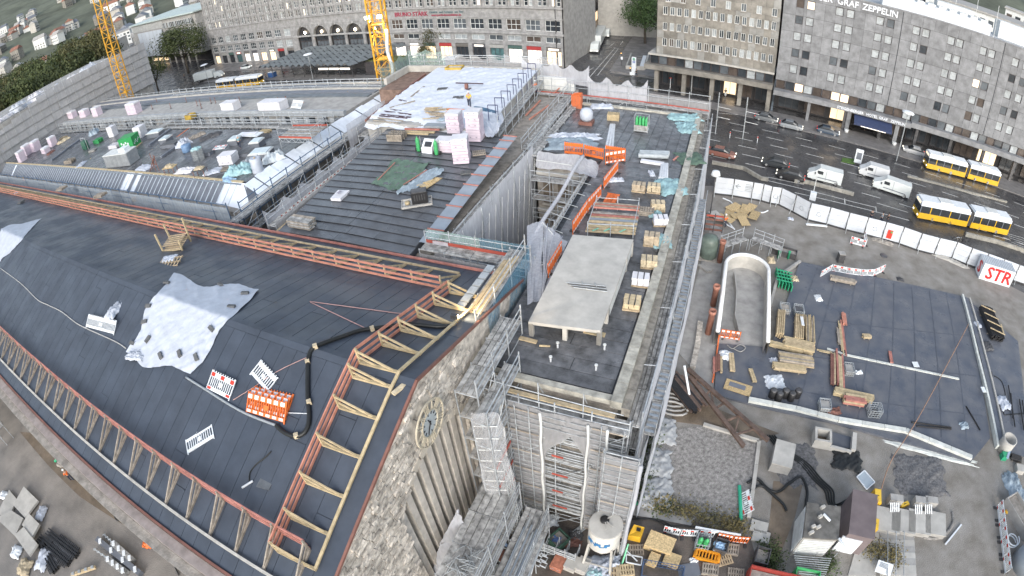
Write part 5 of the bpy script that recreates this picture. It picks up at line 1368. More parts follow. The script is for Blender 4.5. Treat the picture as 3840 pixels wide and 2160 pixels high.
for lab,x,y,c_ in(('yellow bucket on the ledge before the left block',341,503,(.75,.38,.04)),):
 p=D(x,y+8,11.0);lathe_=lathe('bucket',[(.25,0),(.33,.7),(.34,.72),(.30,.68),(.22,.05)],mat('yellow bucket',c_,.5,.1,3),None,14,p);tag(lathe_,lab,'bucket')
# on the middle wing
def tm(x,y):return SM(*t_(1,1,x,y))
quadtarp('dark green tarpaulin with bunched edges on the felt deck',[t_(1,1,1400,170),t_(1,1,1790,195),t_(1,1,1450,475),t_(1,1,1145,420)],SM,M_TARPG,.22,5,edge=.05)
quadtarp('pale blue tarpaulin strip beside the green tarpaulin',[t_(1,1,1720,255),t_(1,1,1895,275),t_(1,1,1590,510),t_(1,1,1450,490)],SM,M_TARPB,.3,7,edge=.08)
for lab,a,b in(('red batten along the left of the green tarpaulin',(1235,390),(1405,215)),('red batten along the right of the green tarpaulin',(1490,440),(1725,290))):
 tag(beam('batten',tm(*a)+V(0,0,.3),tm(*b)+V(0,0,.3),.08,.06,M_RED),lab,'batten')
o=thing('osb_sheet',tm(1750,390),'osb sheet with a cut panel on it beside the blue tarpaulin','board');pts=[tm(1620,435),tm(1810,330),tm(1880,335),tm(1720,465)]
prism('board',[(p.x,p.y)for p in pts],tm(1750,400).z+.05,tm(1750,400).z+.12,M_OSB,o);pp=[lerp(pts[0],pts[2],.25),lerp(pts[1],pts[3],.3),lerp(pts[2],pts[0],.35),lerp(pts[3],pts[1],.3)]
prism('cut_panel',[(p.x,p.y)for p in pp],tm(1750,400).z+.125,tm(1750,400).z+.2,M_OSB,o)
pts=[tm(755,575),tm(830,480),tm(945,480),tm(855,580)];o=thing('insulation_block',pts[0],'thick white insulation panel lying on the left of the felt deck','panel')
prism('panel',[(p.x,p.y)for p in pts],pts[0].z+.04,pts[0].z+.3,M_PINKW,o);box('print_patch',(pts[0]+pts[2])/2+V(0,0,.44),(.3,.5,.01),mat('grey print',(.32,.30,.36),.6,.1,2),o)
p=tm(1620,600);gen=thing('generator',p,'black generator on a pale drip tray on the felt deck','generator')
Rz=Matrix.Rotation(.55,3,'Z')
box('tray',p+V(0,0,.06),(2.5,1.35,.06),M_DECK,gen,R=Rz)
for s in(-1,1):box('tray_rim',p+Rz@V(0,s*.66,.14),(2.5,.05,.14),M_CONC,gen,R=Rz);box('tray_rim',p+Rz@V(s*1.23,0,.14),(.05,1.27,.14),M_CONC,gen,R=Rz)
box('casing',p+Rz@V(.3,.05,.62),(1.3,.85,.95),M_BLK,gen,R=Rz);box('hood',p+Rz@V(.3,.05,1.13),(1.2,.78,.08),M_STEELD,gen,R=Rz)
for i in range(5):box('vent_rib',p+Rz@V(-.1+i*.2,-.39,.7),(.08,.03,.5),M_STEELD,gen,R=Rz)
lathe('hose_reel',[(.1,0),(.22,.02),(.22,.2),(.1,.22)],M_TIMBY,gen,12,p+Rz@V(-.75,-.1,.15))
p=tm(470,830);st_=thing('board_stack',p,'stack of long grey scaffold boards on the near left of the felt deck','stack')
for k in range(8):
 for j in range(3):box('board',p+V(random.uniform(-.08,.08),(j-1)*.34,.12+k*.09),(2.5,.3,.07),M_DECK if(k+j)%3 else M_TIMBG,st_,rz=.0)
for lab,bx,by,w,d,nl,hl in(('tall stack of white insulation packs, rear left of the four',2010,1320,1.35,1.3,7,.30),('tallest stack of white insulation packs, rear right of the four',2215,1400,1.35,1.3,10,.30)):
 packs(lab,SM(*t_(1,0,bx,by)),.12,w,d,nl,hl,M_PINK,M_PINKW)
packs('low wide white insulation stack behind the front stack',tm(1940,60),.1,2.1,1.2,4,.3,M_PINK,M_PINKW);packs('front stack of pink white insulation packs on the felt deck',tm(2075,170),.35,1.4,1.3,8,.30,M_PINK,M_PINKW)
pallet('empty grey pallet beside the front insulation stack',tm(2245,95),.5,1.2,1.0,1,M_TIMBG)
pallet('small empty pallet on the felt deck near the zinc strip',tm(2110,290)+V(0,0,-.02),.5,.9,.6,1,M_PAVER)
def gastrolley(label,p):
 t=thing('gas_bottle_trolley',p,label,'gas bottle')
 lathe('bottle',[(.17,.1),(.19,.2),(.19,1.2),(.13,1.4),(.05,1.5),(.05,1.6)],M_BG,t,12,p)
 pole('handle',p+V(-.15,.22,.1),p+V(-.15,.3,1.5),.025,M_STEEL,t);pole('handle',p+V(.15,.22,.1),p+V(.15,.3,1.5),.025,M_STEEL,t)
 for s in(-1,1):pole('wheel',p+V(s*.28,.15,.2),p+V(s*.36,.15,.2),.2,M_FOOT,t,12)
 pole('axle',p+V(-.3,.15,.2),p+V(.3,.15,.2),.03,M_STEEL,t)
gastrolley('green gas bottle trolley left of the white hood',tm(1640,80));gastrolley('green gas bottle trolley right of the white hood',tm(1820,115));
p=tm(1735,85);t=thing('white_hood',p,'white hooded machine between two green gas bottles','machine');mesh('hood',[p+V(-.55,-.3,0),p+V(.55,-.3,0),p+V(.55,.5,0),p+V(-.55,.5,0),p+V(-.55,-.25,.5),p+V(.55,-.25,.5),p+V(.55,.5,1.2),p+V(-.55,.5,1.2)],[(0,1,5,4),(1,2,6,5),(3,0,4,7),(2,3,7,6),(4,5,6,7)],M_BW,t);box('opening',p+V(.1,-.02,.86),(.7,.05,.5),M_SEAM,t,R=Matrix.Rotation(-.75,3,'X'))
WSH=[(-37.0,45.4),(-22.2,44.4),(-24.2,65.6),(-39.2,65.8)]
def wsh(u,v):
 a,b=lerp(V(*WSH[0],0),V(*WSH[1],0),u),lerp(V(*WSH[3],0),V(*WSH[2],0),u);p=lerp(a,b,v)
 z=TZ+.05+.20*abs(wob(u*9,v*12,1.1,2))+.12*abs(wob(u*24,v*30,1.2,5))
 if v<.06:z-=(.06-v)*14*(.7+.3*sin(u*20))
 if u<.28 and v>.66:p=p+V(.0,0,0);z=TZ-.03
 return V(p.x,p.y-(.6*(.06-v)/.06 if v<.06 else 0),z)
ws_=sheetgrid('white_roof_sheeting',wsh,70,80,mat('snow white sheeting',(.62,.66,.73),.6,.07,1.5,.3,3));tag(ws_,'large wrinkled white sheeting covering the raised roof','sheeting')
quadtarp('white sheeting spilling down onto the felt deck at right',[t_(1,0,2180,1130),t_(1,0,2480,1180),t_(1,0,2430,1400),t_(1,0,2300,1380)],lambda a,b:SM(a,b)+V(0,0,.1),M_TARPW,.4,6,edge=.08)
def tt(x,y):return T(1,0,x,y,TZ+.15)
M_INKB=mat('dark strip',(.06,.035,.05),.6,.2,3)
for i,(a,b)in enumerate((((1290,1118),(1560,1152)),((1255,1150),(1560,1180)),((1240,1165),(1520,1188)),((1225,1185),(1480,1218)),((1180,1210),(1430,1238)),((1350,1100),(1470,1118)),((1440,1003),(1515,1022)))):
 tag(beam('batten',tt(*a),tt(*b),.14,.1,M_INKB if i<3 or i>4 else M_TIMBG),'dark batten laid across the left of the white sheeting','batten','battens on the white sheeting')
for lab,a,b in(('grey timber slanting on the upper left of the white sheeting',(1560,975),(1690,870)),('long grey timber on the left of the white sheeting',(1345,1085),(1600,1015))):tag(beam('timber',tt(*a),tt(*b),.22,.1,M_TIMBG),lab,'timber')
hp=thing('plank_heap',tt(1810,1150),'messy heap of brown planks on the white sheeting','heap')
for i in range(22):
 c=tt(random.uniform(1745,1900),random.uniform(1090,1205))+V(0,0,random.random()*.3);a=random.gauss(.15,.25);d=V(cos(a),sin(a),0)*random.uniform(.5,1.1);beam('plank',c-d,c+d,.16,.05,random.choice((M_PAL,M_TIMBG,M_TIMB)),hp)
barrier('orange barrier board lying flat on the white sheeting',tt(1885,1130),tt(2050,1140),V(.1,1,.05),1.1,'of',feet=False)
t=packs('flat grey slab stack at the near edge of the white sheeting',tt(1815,1275),.05,2.4,.9,2,.12,mat('grey slab',(.25,.28,.31),.6,.1,2),name='slab_stack')
for lab,x,y in(('small dark pallet high on the white sheeting',1875,898),('dark pallet with tools in the middle of the white sheeting',2035,985)):pallet(lab,tt(x,y),.3,1.2,.8,1,M_PAVER)
t=thing('lifting_beam',tt(2150,880),'long dark red lifting beam with a red stand on white sheeting','beam');beam('bar',tt(2015,873)+V(0,0,.5),tt(2290,882)+V(0,0,.5),.12,.12,M_INKB,t);box('stand',tt(2120,890)+V(0,0,.3),(.35,.35,.6),M_BROWN,t);box('stand_base',tt(2120,893),(1.0,.6,.1),M_INKB,t)
crumple('blue tarpaulin scrap at the right of the white sheeting',tt(2300,1105),1.6,.35,.2,mat('deep blue tarp',(.07,.14,.22),.5,.2,2),-.35,3,name='tarpaulin_scrap');crumple('grey blue sack near the plank heap',tt(1915,1200),.9,.5,.3,M_TARPB,.3,5,name='sack',cat='sack')
def tub(label,p,w,d,h,m,rz=.1):
 t=thing('tub',p,label,'container');Rz=Matrix.Rotation(rz,3,'Z');p=V(*p)
 for s in(-1,1):box('side',p+Rz@V(0,s*d/2,h/2),(w,.07,h),m,t,R=Rz);box('end',p+Rz@V(s*(w/2-.035),0,h/2),(.07,d-.08,h),m,t,R=Rz)
 box('base',p+V(0,0,.05),(w-.1,d-.1,.08),m,t,R=Rz);box('contents',p+V(0,0,h*.6),(w-.16,d-.16,.06),M_STONED,t,R=Rz);return t
tub('yellow tub in the far corner beside the white sheeting',T(1,0,2005,735,TZ-.7),2.4,1.4,1.0,mat('dirty yellow',(.42,.29,.06),.6,.25,2));tub('orange tub on the low rusty roof',T(1,0,1875,825,TZ-.75),2.2,1.4,.6,M_BO)
pallet('stack of grey pallets at the near left of the white sheeting',SM(*t_(1,0,1420,1400)),.1,1.7,1.2,5,M_TIMBG)
for lab,a,b,m_ in(('red primed timber at the near edge of the sheeting',(1500,1310),(1850,1318),M_RED),('yellow timber beside the red one on the felt deck',(1500,1335),(1800,1345),M_TIMBY),('second yellow timber at the near edge of the sheeting',(1490,1352),(1740,1362),M_TIMBY)):tag(beam('timber',SM(*t_(1,0,*a))+V(0,0,.15),SM(*t_(1,0,*b))+V(0,0,.15),.22,.16,m_),lab,'timber')
# on the right wing
z14=14.15
cn=thing('concrete_canopy',(-7,25,WZ),'long pale concrete slab roof standing on short columns','canopy')
A1,A2,A3,A4=T(2,2,165,338,z14),T(2,2,890,430,z14),T(2,1,1222,962,z14),T(2,1,612,912,z14)
prism('slab',[(p.x,p.y)for p in(A1,A2,A3,A4)],z14-.16,z14,M_CONC,cn)
for a,b,n_ in((A1,A2,3),(A2,A3,6),(A1,A4,6)):
 for i in range(n_):
  p=lerp(a,b,i/(n_-1)if n_>1 else 0);c=(A1+A3)/2;p=p+(c-p).normalized()*.22;box('column',(p.x,p.y,(WZ+z14-.17)/2),(.26,.26,z14-.17-WZ),M_CONC,cn)
beam('edge_beam',lerp(A1,A2,.02)-V(0,0,.24)+V(0,.2,0),lerp(A1,A2,.98)-V(0,0,.24)+V(0,.2,0),.2,.15,M_CONC,cn)
sheet('shed_panel',[lerp(A2,A3,.25)-V(.03,0,.17),lerp(A2,A3,.97)-V(.03,0,.17),lerp(A2,A3,.97)-V(.0,0,.9),lerp(A2,A3,.25)-V(.0,0,.9)],M_FRAMEW,cn)
pl=boxb('pale_board',-8.3,-6.7,23.0,23.35,WZ+.05,WZ+.1,M_TIMBY);tag(pl,'pale board lying under the concrete slab, left','board');pl=boxb('pale_board',-6.2,-4.9,22.6,22.95,WZ+.05,WZ+.1,M_TIMBY);tag(pl,'pale board lying under the concrete slab, right','board')
pb=thing('pipe_bundle',lerp(A1,A3,.5),'thin scaffold tubes left lying on the concrete slab','tubes')
for i in range(5):pole('tube',T(2,1,540+i*20,1395+i*12,z14+.05),T(2,1,940+i*5,1430+i*14,z14+.05),.03,M_STEELD if i%2 else M_STEEL,pb,5)
for a,b in((700,1385),(830,1400)):pole('tube',T(2,1,a,b,z14+.05),T(2,1,a+20,b+30,z14+.2),.025,M_STEEL,pb,5)
def fence(cfg):
 for lab,a,b,st,h in cfg:barrier(lab,D(*tw(*a),WZ+.03),D(*tw(*b),WZ+.03),None,h,st)
fence((('orange barrier board leaning at the far left of the barrier row',(530,100),(715,120),'of',1.25),('orange barrier board, second in the far row',(730,125),(920,165),'of',1.2),('orange barrier board behind the white squared one',(940,130),(1135,160),'of',1.2),('orange barrier board with white squares facing us at the corner',(938,208),(1138,175),'o',1.25),('orange and white striped barrier run nearest the corner',(922,462),(1065,275),'o',1.15),('long orange and white barrier run beside the timber rack, far half',(765,680),(895,535),'o',1.15),('long orange and white barrier run beside the timber rack, near half',(612,912),(757,690),'o',1.15),('orange and white barrier half hidden by the concrete slab',(365,1345),(500,1110),'o',1.1)))
barrier('orange barrier board lying flat beside the striped run',D(*tw(890,610),WZ+.08),D(*tw(960,490),WZ+.08),V(1,.1,0),1.05,'of',feet=False)
rk=thing('timber_rack',D(*tw(1010,800),WZ),'rack of planks and red beams around a roof opening','rack')
k0,k1,k2,k3=[D(*tw(x,y),WZ)for x,y in((760,930),(1215,950),(1270,690),(850,660))]
for p in(k0,k1,k2,k3,(k0+k1)/2,(k2+k3)/2):pole('post',p,p+V(0,0,1.3),.04,M_TUBE,rk)
for i,m_ in enumerate((M_TIMB,M_TIMB,M_TIMBY,M_DECK,M_TIMB,M_ZINC,M_TIMB,M_RED,M_DECK)):
 s=.06+i*.085;a,b=lerp(k0,k3,s),lerp(k1,k2,s);beam('plank',a+V(-.2,0,.3+.03*(i%3)),b+V(.15,0,.3+.03*(i%3)),.24,.07,m_,rk)
for i in range(4):s=.78+i*.06;beam('red_beam',lerp(k0,k3,s)+V(-.15,0,.7),lerp(k1,k2,s)+V(.1,0,.7),.07,.14,M_RED if i%2==0 else M_TIMBG,rk)
for a,b in((k0,k1),(k3,k2),(k0,k3),(k1,k2)):pole('rail',a+V(0,0,1.1),b+V(0,0,1.1),.03,M_TUBE,rk)
for f in(.1,.35,.7):beam('green_strap',lerp(k0,k1,f)+V(0,.1,.45),lerp(k0,k1,f+.1)+V(0,.5,.45),.1,.05,mat('mint strap',(.2,.5,.38),.6,.1,3),rk)
def stonepallet(label,p,rz,nl,m,wrap=None,w=1.15,d=.8):
 t=thing('stone_pallet',p,label,'pallet');pallet('',p,rz,w,d,1,None,t=t);Rz=Matrix.Rotation(rz,3,'Z');r=random.Random(int(p.y*77))
 for k in range(nl):
  for i in range(3):
   for j in range(2):box('block',p+Rz@V((i-1)*w/3.1+r.uniform(-.03,.03),(j-.5)*d/2.1,.24+k*.19),(w/3.3,d/2.2,.18),m,t,R=Matrix.Rotation(rz+r.uniform(-.06,.06),3,'Z'))
 for i in(-1,1):box('strap',p+Rz@V(i*w*.18,0,.15+nl*.19+.02),(.05,d+.02,.012),M_STEELD,t,R=Rz)
 return t
P_=lambda x,y:D(*tw(x,y),WZ+.03)
for lab,x,y,rz,n,m_ in(('stone pallet behind the blurred pallet, far right of the roof',1425,480,.1,3,M_SAND),('tan stone pallet left of the far stone pallet',1275,470,.05,3,mat('tan blocks',(.42,.35,.26),.85,.2,4)),('heaped stone pallet beside the pallet stack',1465,660,.25,3,M_SAND),('tan block pallet beside the teal tarp, right of the slab',1400,1010,.1,4,mat('tan blocks',(.42,.35,.26),.85,.2,4)),('neat stone pallet right of the concrete slab',1375,1230,.15,3,M_SAND),('white block pallet near the parapet, right of the slab',1290,1410,.1,3,M_PINKW),('white wrapped stone pallet beside the parapet',1490,810,.3,3,M_PINKW)):stonepallet(lab,P_(x,y),rz,n,m_)
stonepallet('long timber block pallet on the near roof beside the slab columns',T(2,2,1205,180,WZ+.03),.1,2,mat('timber blocks',(.56,.46,.30),.8,.2,4),w=1.1,d=1.1)
pallet('stack of brown pallets beside the timber rack',P_(1345,700),.1,1.3,.8,3,M_TIMBG)
for lab,x,y,rx,ry,m_,s in(('teal tarpaulin slumped against the parapet',1600,430,1.2,1.5,M_TARPT,3),('teal tarpaulin beside the tan block pallet',1500,980,.7,.9,M_TARPT,5),('small teal bag near the pallet stack',1440,715,.55,.45,M_TARPT,7),('white cloth scrap behind the striped barrier',1045,370,.7,.3,M_TARPW,2),('white scrap in the middle of the far roof',1405,305,.25,.5,M_TARPW,4),('dark green sheet on the parapet end',1790,150,1.3,1.3,M_TARPG,6)):crumple(lab,P_(x,y),rx,ry,.45,m_,.4,s)
Q_=lambda x,y:D(*t_(2,0,x,y),WZ+.03)
for lab,x,y,rx,ry,m_,s in(('teal tarpaulin heap at the far right corner of the wing roof',1740,1190,1.9,1.0,M_TARPT,8),('second teal tarpaulin heap below the far one',1770,1290,1.2,1.6,M_TARPT,9),('white tarpaulin bundle on the left of the wing roof',620,1385,2.6,.8,M_TARPW,10),('white tarpaulin bundle at the far edge of the wing roof',905,1080,1.3,.7,M_TARPW,11),('grey blue tarpaulin spread left of the orange barriers',600,1449,2.4,1.4,M_TARPB,12)):crumple(lab,Q_(x,y),rx,ry,.6,m_,.3,s)
for i in range(3):tag(pole('pipe',Q_(945+i*32,1449+50),Q_(1000+i*17-5,1255),.14,M_PVC,None,10),['left','middle','right'][i]+' of three long pale pipes on the wing roof','pipe')
for i in range(4):tag(pole('pipe',P_(1485+i*24,355)+V(0,0,.12),P_(1510+i*17,212)+V(0,0,.12),.13,M_PVC,None,10),['first','second','third','fourth'][i]+' from the left of four short pale pipes by the parapet','pipe')
p=Q_(1300,1320);bc=thing('bottle_cage',p,'wire cage of green gas bottles standing on the wing roof','cage')
for i in range(4):
 for j in range(2):lathe('bottle',[(.14,.35),(.15,.45),(.15,1.3),(.1,1.5),(.04,1.62)],M_BG,bc,10,p+V(-.5+i*.34,-.1+j*.36,0))
for sx in(-.72,.72):
 for sy in(-.4,.55):pole('cage_post',p+V(sx,sy,0),p+V(sx,sy,1.8),.03,M_STEEL,bc)
for z in(.9,1.8):
 pole('cage_rail',p+V(-.72,.55,z),p+V(.72,.55,z),.03,M_STEEL,bc)
 for sx in(-.72,.72):pole('cage_rail',p+V(sx,-.4,z),p+V(sx,.55,z),.03,M_STEEL,bc)
box('cage_box',p+V(0,-.42,.45),(1.45,.05,.7),M_DECK,bc);box('cage_base',p+V(0,.05,.18),(1.5,1.0,.1),M_STEEL,bc)
pallet('timber crate pallet on the far wing roof',Q_(1020,1200),.1,1.3,1.0,5,M_TIMBY,name='pallet_crate')
t=thing('big_bag',Q_(750,1250),'white big bag on a red base at the far left of the wing roof','bag');p=Q_(750,1245)
box('base',p+V(0,0,.2),(1.5,1.2,.4),M_BROWN,t);lathe('bag',[(.5,.4),(.72,.7),(.74,1.3),(.55,1.7),(.2,1.85)],M_TARPW,t,14,p)
t=thing('wrapped_bundle',P_(1415,130),'long grey wrapped bundle of rolls across the wing roof','bundle')
for i in range(3):pole('roll',P_(1270,140)+V(0,i*.4,.25),P_(1570,150)+V(0,i*.4,.25),.25,mat('grey wrap',(.36,.40,.43),.5,.15,2),t,10)
packs('flat white pack under the wrapped bundle',P_(1410,195),.0,2.2,.5,1,.25,M_PINKW)
tag(beam('plank',P_(1625,170)+V(0,0,.1),P_(1710,100)+V(0,0,.1),.2,.06,M_RED),'red plank lying near the dark green sheet','plank')
t=thing('barrier_stack',Q_(655,1090),'stack of orange barrier boards leaning at the far left corner','barriers')
for i in range(5):
 a,b=Q_(605+i*8,1080-i*6),Q_(700+i*3,1100-i*12)
 beam('board',a+V(0,0,.75),b+V(0,0,.75),.05,1.5,mat('rust orange',(.45,.15,.08),.6,.15,2),t)
 for j in range(6):beam('slot_rib',lerp(a,b,j/6)+V(-.02,-.04,.3),lerp(a,b,j/6)+V(-.02,-.04,1.6),.06,.04,M_BO,t)
for lab,a,b,m_ in(('brown timber by the near scaffold post',(75,500),(250,545),M_TIMB),('short pale stick near the roof puddle',(275,580),(385,585),M_TIMBY)):tag(beam('timber',T(2,2,*a,WZ+.12),T(2,2,*b,WZ+.12),.26 if m_==M_TIMB else .07,.1,m_),lab,'timber')
for i,(x,y)in enumerate(((390,740),(460,600),(930,620),(845,825))):
 p=T(2,2,x,y,WZ+.03);t=thing('roof_drain_pipe',p,'short grey vent pipe standing in the near felt roof','vent','vents in the near felt roof');pole('stem',p,p+V(0,0,.35),.06,M_PVC,t,8);pole('cap',p+V(0,0,.35),p+V(0,0,.42),.1,M_FRAMEW,t,8)
# clutter on the terrace of the left block
def r1(x,y):return(x/6.0,228+y/6.0)
def r2(x,y):return(375.7+x/6.0,228+y/6.0)
def A1_(x,y,z=TZ3+.03):return D(*r1(x,y),z)
def A2_(x,y,z=TZ3+.03):return D(*r2(x,y),z)
for lab,x,y,w,d,nl,z in(('pink insulation stack nearest the terrace edge at far left',345,1060,2.2,1.6,8,0),('pink insulation stack, second from the terrace edge at left',430,960,2.4,1.8,8,0),('pink insulation stack, third from the edge at left',560,900,2.4,1.8,8,0),('low pink insulation stack before the left row',700,930,2.2,1.4,4,0),('pink insulation stack at the right end of the left row',810,825,2.0,1.5,7,0)):
 packs(lab,A1_(x,y),.05,w,d,nl,.3,M_PINK,M_PINKW)
for lab,x,y,w,d,nl in(('pink white pack at the left end of the rear roof',1105,405,3.0,1.5,6),('pink white pack, second on the rear roof',1290,385,3.2,1.5,6),('pink white pack, third on the rear roof with torn corner',1480,370,2.6,1.5,7),('big slanted pink pack alone on the rear roof',2040,340,3.6,1.6,8)):
 packs(lab,D(*r1(x,y),13.48),.05,w,d,nl,.3,M_PINK,M_PINKW)
packs('white wrapped board pack, left one on the rear roof right half',D(*r2(1240,285),13.48),.02,3.2,1.6,5,.28,M_PINKW);packs('white wrapped board pack of three rolls on the rear roof',D(*r2(1880,290),13.48),.02,4.6,1.8,5,.3,M_PINKW)
packs('white block stack behind the green box',A1_(2140,690),.2,1.9,1.5,7,.28,M_PINKW);packs('white block stack left of the green box',A1_(1720,680),.2,1.6,1.3,7,.28,M_PINKW)
barrier('white barrier board with dark slots propped on the rear roof',D(*r2(2130,270),13.6),D(*r2(2280,285),13.6),V(.6,.6,.8),1.3,'p',feet=False)
p=A1_(1985,850);gb=thing('green_site_box',p,'bright green site box with white lettering on the terrace','box');Rz=Matrix.Rotation(.42,3,'Z');M_GB=mat('bright green',(.03,.30,.09),.5,.12,2)
box('body',p+V(0,0,.95),(2.9,2.2,1.9),M_GB,gb,R=Rz);box('lid',p+V(0,0,1.95),(3.0,2.3,.1),M_GB,gb,R=Rz)
for i in range(4):box('lettering',p+Rz@V(-.9+i*.45,-1.12,1.2-.2*(i%2)),(.3,.02,.35),M_BW,gb,R=Rz@Matrix.Rotation(.5*(i%2),3,'Y'))
for i in range(6):box('lettering',p+Rz@V(1.47,-.7+i*.27,.7+.2*(i%3)),(.02,.16,.3),M_BW,gb,R=Rz@Matrix.Rotation(.5-.3*(i%3),3,'X'))
box('base_pallet',p+V(.3,-.2,.06),(3.4,2.4,.1),M_PAL,gb,R=Rz)
p=A1_(1800,1140);ct=thing('site_container',p,'grey corrugated site container on the terrace','container');Rz=Matrix.Rotation(.2,3,'Z');M_CT=mat('grey container',(.30,.32,.34),.5,.15,1.5)
box('body',p+V(0,.8,1.0),(6.0,2.2,1.9),M_CT,ct,R=Rz)
for i in range(18):box('rib',p+V(0,.8,0)+Rz@V(-2.85+i*.335,-1.12,1.0),(.14,.06,1.8),M_CT,ct,R=Rz)
box('roof',p+V(0,.8,2.0),(6.1,2.3,.1),M_FRAMEW,ct,R=Rz);box('roof_unit',p+Rz@V(1.6,.8,2.3),(1.6,1.2,.5),M_BW,ct,R=Rz)
def skylight(label,p,w,d,h=.7,rz=.25):
 t=thing('skylight',p,label,'skylight');Rz=Matrix.Rotation(rz,3,'Z');box('kerb',p+V(0,0,h/2),(w,d,h),M_SLATE,t,R=Rz)
 box('frame',p+V(0,0,h+.06),(w*1.06,d*1.06,.12),M_FRAMEW,t,R=Rz);box('dome',p+V(0,0,h+.17),(w*.9,d*.9,.12),mat('opal dome',(.52,.60,.64),.3,.1,1),t,R=Rz)
for lab,x,y,w,d in(('opal skylight left of the dark kerb on the terrace',265,780,1.6,1.6),('long opal skylight at the rear left of the terrace centre',105,680,3.0,1.6),('opal skylight near the rear wall of the terrace',1310,800,1.4,1.4),('opal skylight beside the sitting figure on the terrace',1640,840,1.5,1.5)):skylight(lab,A2_(x,y),w,d)
skylight('big tilted pale hatch before the white sheeted edge',A2_(1700,980),2.6,1.8,.5,.3)
for lab,x,y,w,d,h in(('long dark roof kerb running across the terrace, left',330,830,3.0,1.6,.5),('dark roof kerb behind the white board stack',890,960,1.6,1.2,.4),('dark roof kerb beside the sitting figure',1480,970,1.8,1.1,.4)):
 t=thing('roof_kerb',A2_(x,y),lab,'kerb');box('upstand',A2_(x,y)+V(0,0,h/2),(w,d,h),M_SLATE,t,rz=.25);box('cap',A2_(x,y)+V(0,0,h+.03),(w*1.03,d*1.03,.05),M_STEELD,t,rz=.25)
wallrun('terrace_upstand','low dark upstand crossing the terrace from front to rear','upstand',[A2_(0,840),A2_(320,600)],.5,.35,M_SLATE);wallrun('terrace_upstand','low dark upstand crossing the terrace at left','upstand',[A1_(780,1070),A1_(1200,760)],.5,.35,M_SLATE);wallrun('terrace_upstand','second low upstand right of the first one','upstand',[A2_(180,1020),A2_(420,850)],.4,.3,M_SLATE)
p=A2_(575,920);t=thing('blue_drum',p,'blue drum heaped with white sacks on the terrace','drum');lathe('drum',[(.62,0),(.7,.1),(.72,1.0),(.68,1.05)],mat('blue plastic',(.16,.26,.42),.5,.15,2),t,14,p);
crumple('heap of white sacks beside and on the blue drum',A2_(530,830),1.1,.9,1.5,M_TARPW,.2,3,name='sack_heap',cat='sacks')
p=A2_(760,1050);t=thing('wire_cage',p,'tall wire mesh cage with teal sacks on top','cage')
for i in range(9):
 for s in(-.5,.5):pole('wire',p+V(-.7+i*.175,s,0),p+V(-.7+i*.175,s,1.7),.025,M_STEEL,t,4);pole('wire',p+V(s*1.4,-.5+i*.125,0),p+V(s*1.4,-.5+i*.125,1.7),.025,M_STEEL,t,4)
for i in range(5):
 for s in(-.5,.5):pole('wire',p+V(-.7,s,.3+i*.33),p+V(.7,s,.3+i*.33),.025,M_STEEL,t,4)
crumple('teal sacks piled in the wire cage',p+V(0,0,1.5),.7,.5,.5,M_TARPT,.2,4,name='sack_heap',cat='sacks')
packs('stack of curled white boards beside the striped barrier',A2_(1210,1080),.25,2.2,1.5,6,.2,M_PINKW,name='white_board_stack')
barrier('red and white barrier lying on the terrace',A2_(950,900,TZ3+.5),A2_(1130,880,TZ3+.5),V(.1,1,.2),.9,'w',feet=False)
barrier('orange barrier board lying slanted at the rear of the terrace',A2_(410,700,TZ3+.3),A2_(560,590,TZ3+.3),V(1,.3,.3),.8,'of',feet=False)
crumple('teal tarpaulin mound at the near right of the terrace',A2_(1370,1220),1.8,1.2,1.2,M_TARPT,.5,7,name='tarpaulin_mound');crumple('dark grey bag behind the teal mound',A2_(1520,1090),1.0,.9,.9,mat('grey bag',(.26,.29,.32),.6,.2,2),.3,8,name='grey_bag',cat='bag')
p=A2_(1650,1230);t=thing('white_roll',p,'tall white wrapped roll standing by the sheeted edge','roll');lathe('roll',[(.62,0),(.68,.2),(.6,.5),(.68,.8),(.62,1.2),(.66,1.7),(.5,1.8),(.3,1.7)],M_TARPW,t,14,p);lathe('core',[(.12,0),(.12,.12)],M_PAL,t,8,p+V(0,0,1.72))
crumple('big crumpled white bag by the sheeted edge',A2_(1880,1040),1.3,.9,1.3,mat('frosted bag',(.60,.66,.70),.5,.15,2,.3),.9,9,name='white_bag',cat='bag')
for lab,x,y,s in(('site table with orange crate at the near left of the terrace',340,1250,1),('site table with tan sack near the terrace edge',790,1290,2)):
 p=A2_(x,y);t=thing('site_table',p,lab,'table');box('table_top',p+V(0,0,.95),(1.9,1.1,.06),M_OSB if s==1 else M_STEELD,t,rz=.3)
 for sx in(-.8,.8):
  for sy in(-.4,.4):q=Matrix.Rotation(.3,3,'Z')@V(sx,sy,0);pole('leg',p+q,p+q+V(0,0,.93),.05,M_BROWN,t)
 crumple(['orange brown crate cover on the left site table','tan sack on the right site table'][s-1],p+V(0,0,.98),.65,.4,.45,M_SAND,.3,s,name='table_load',cat='sack')
p=A2_(100,1210);t=thing('red_trestle',p,'leaning red steel trestle frame on the terrace','trestle')
for a,b in(((0,0,0),(-.6,.3,2.4)),((.9,0,0),(.2,.3,2.2)),((-1.4,.3,0),(.5,.3,2.0)),((-1.2,-.3,0),(.6,0,1.9)),((-.3,.1,1.0),(.7,.1,.9))):beam('tube',p+V(*a),p+V(*b),.09,.09,M_BROWN,t)
random.seed(123)
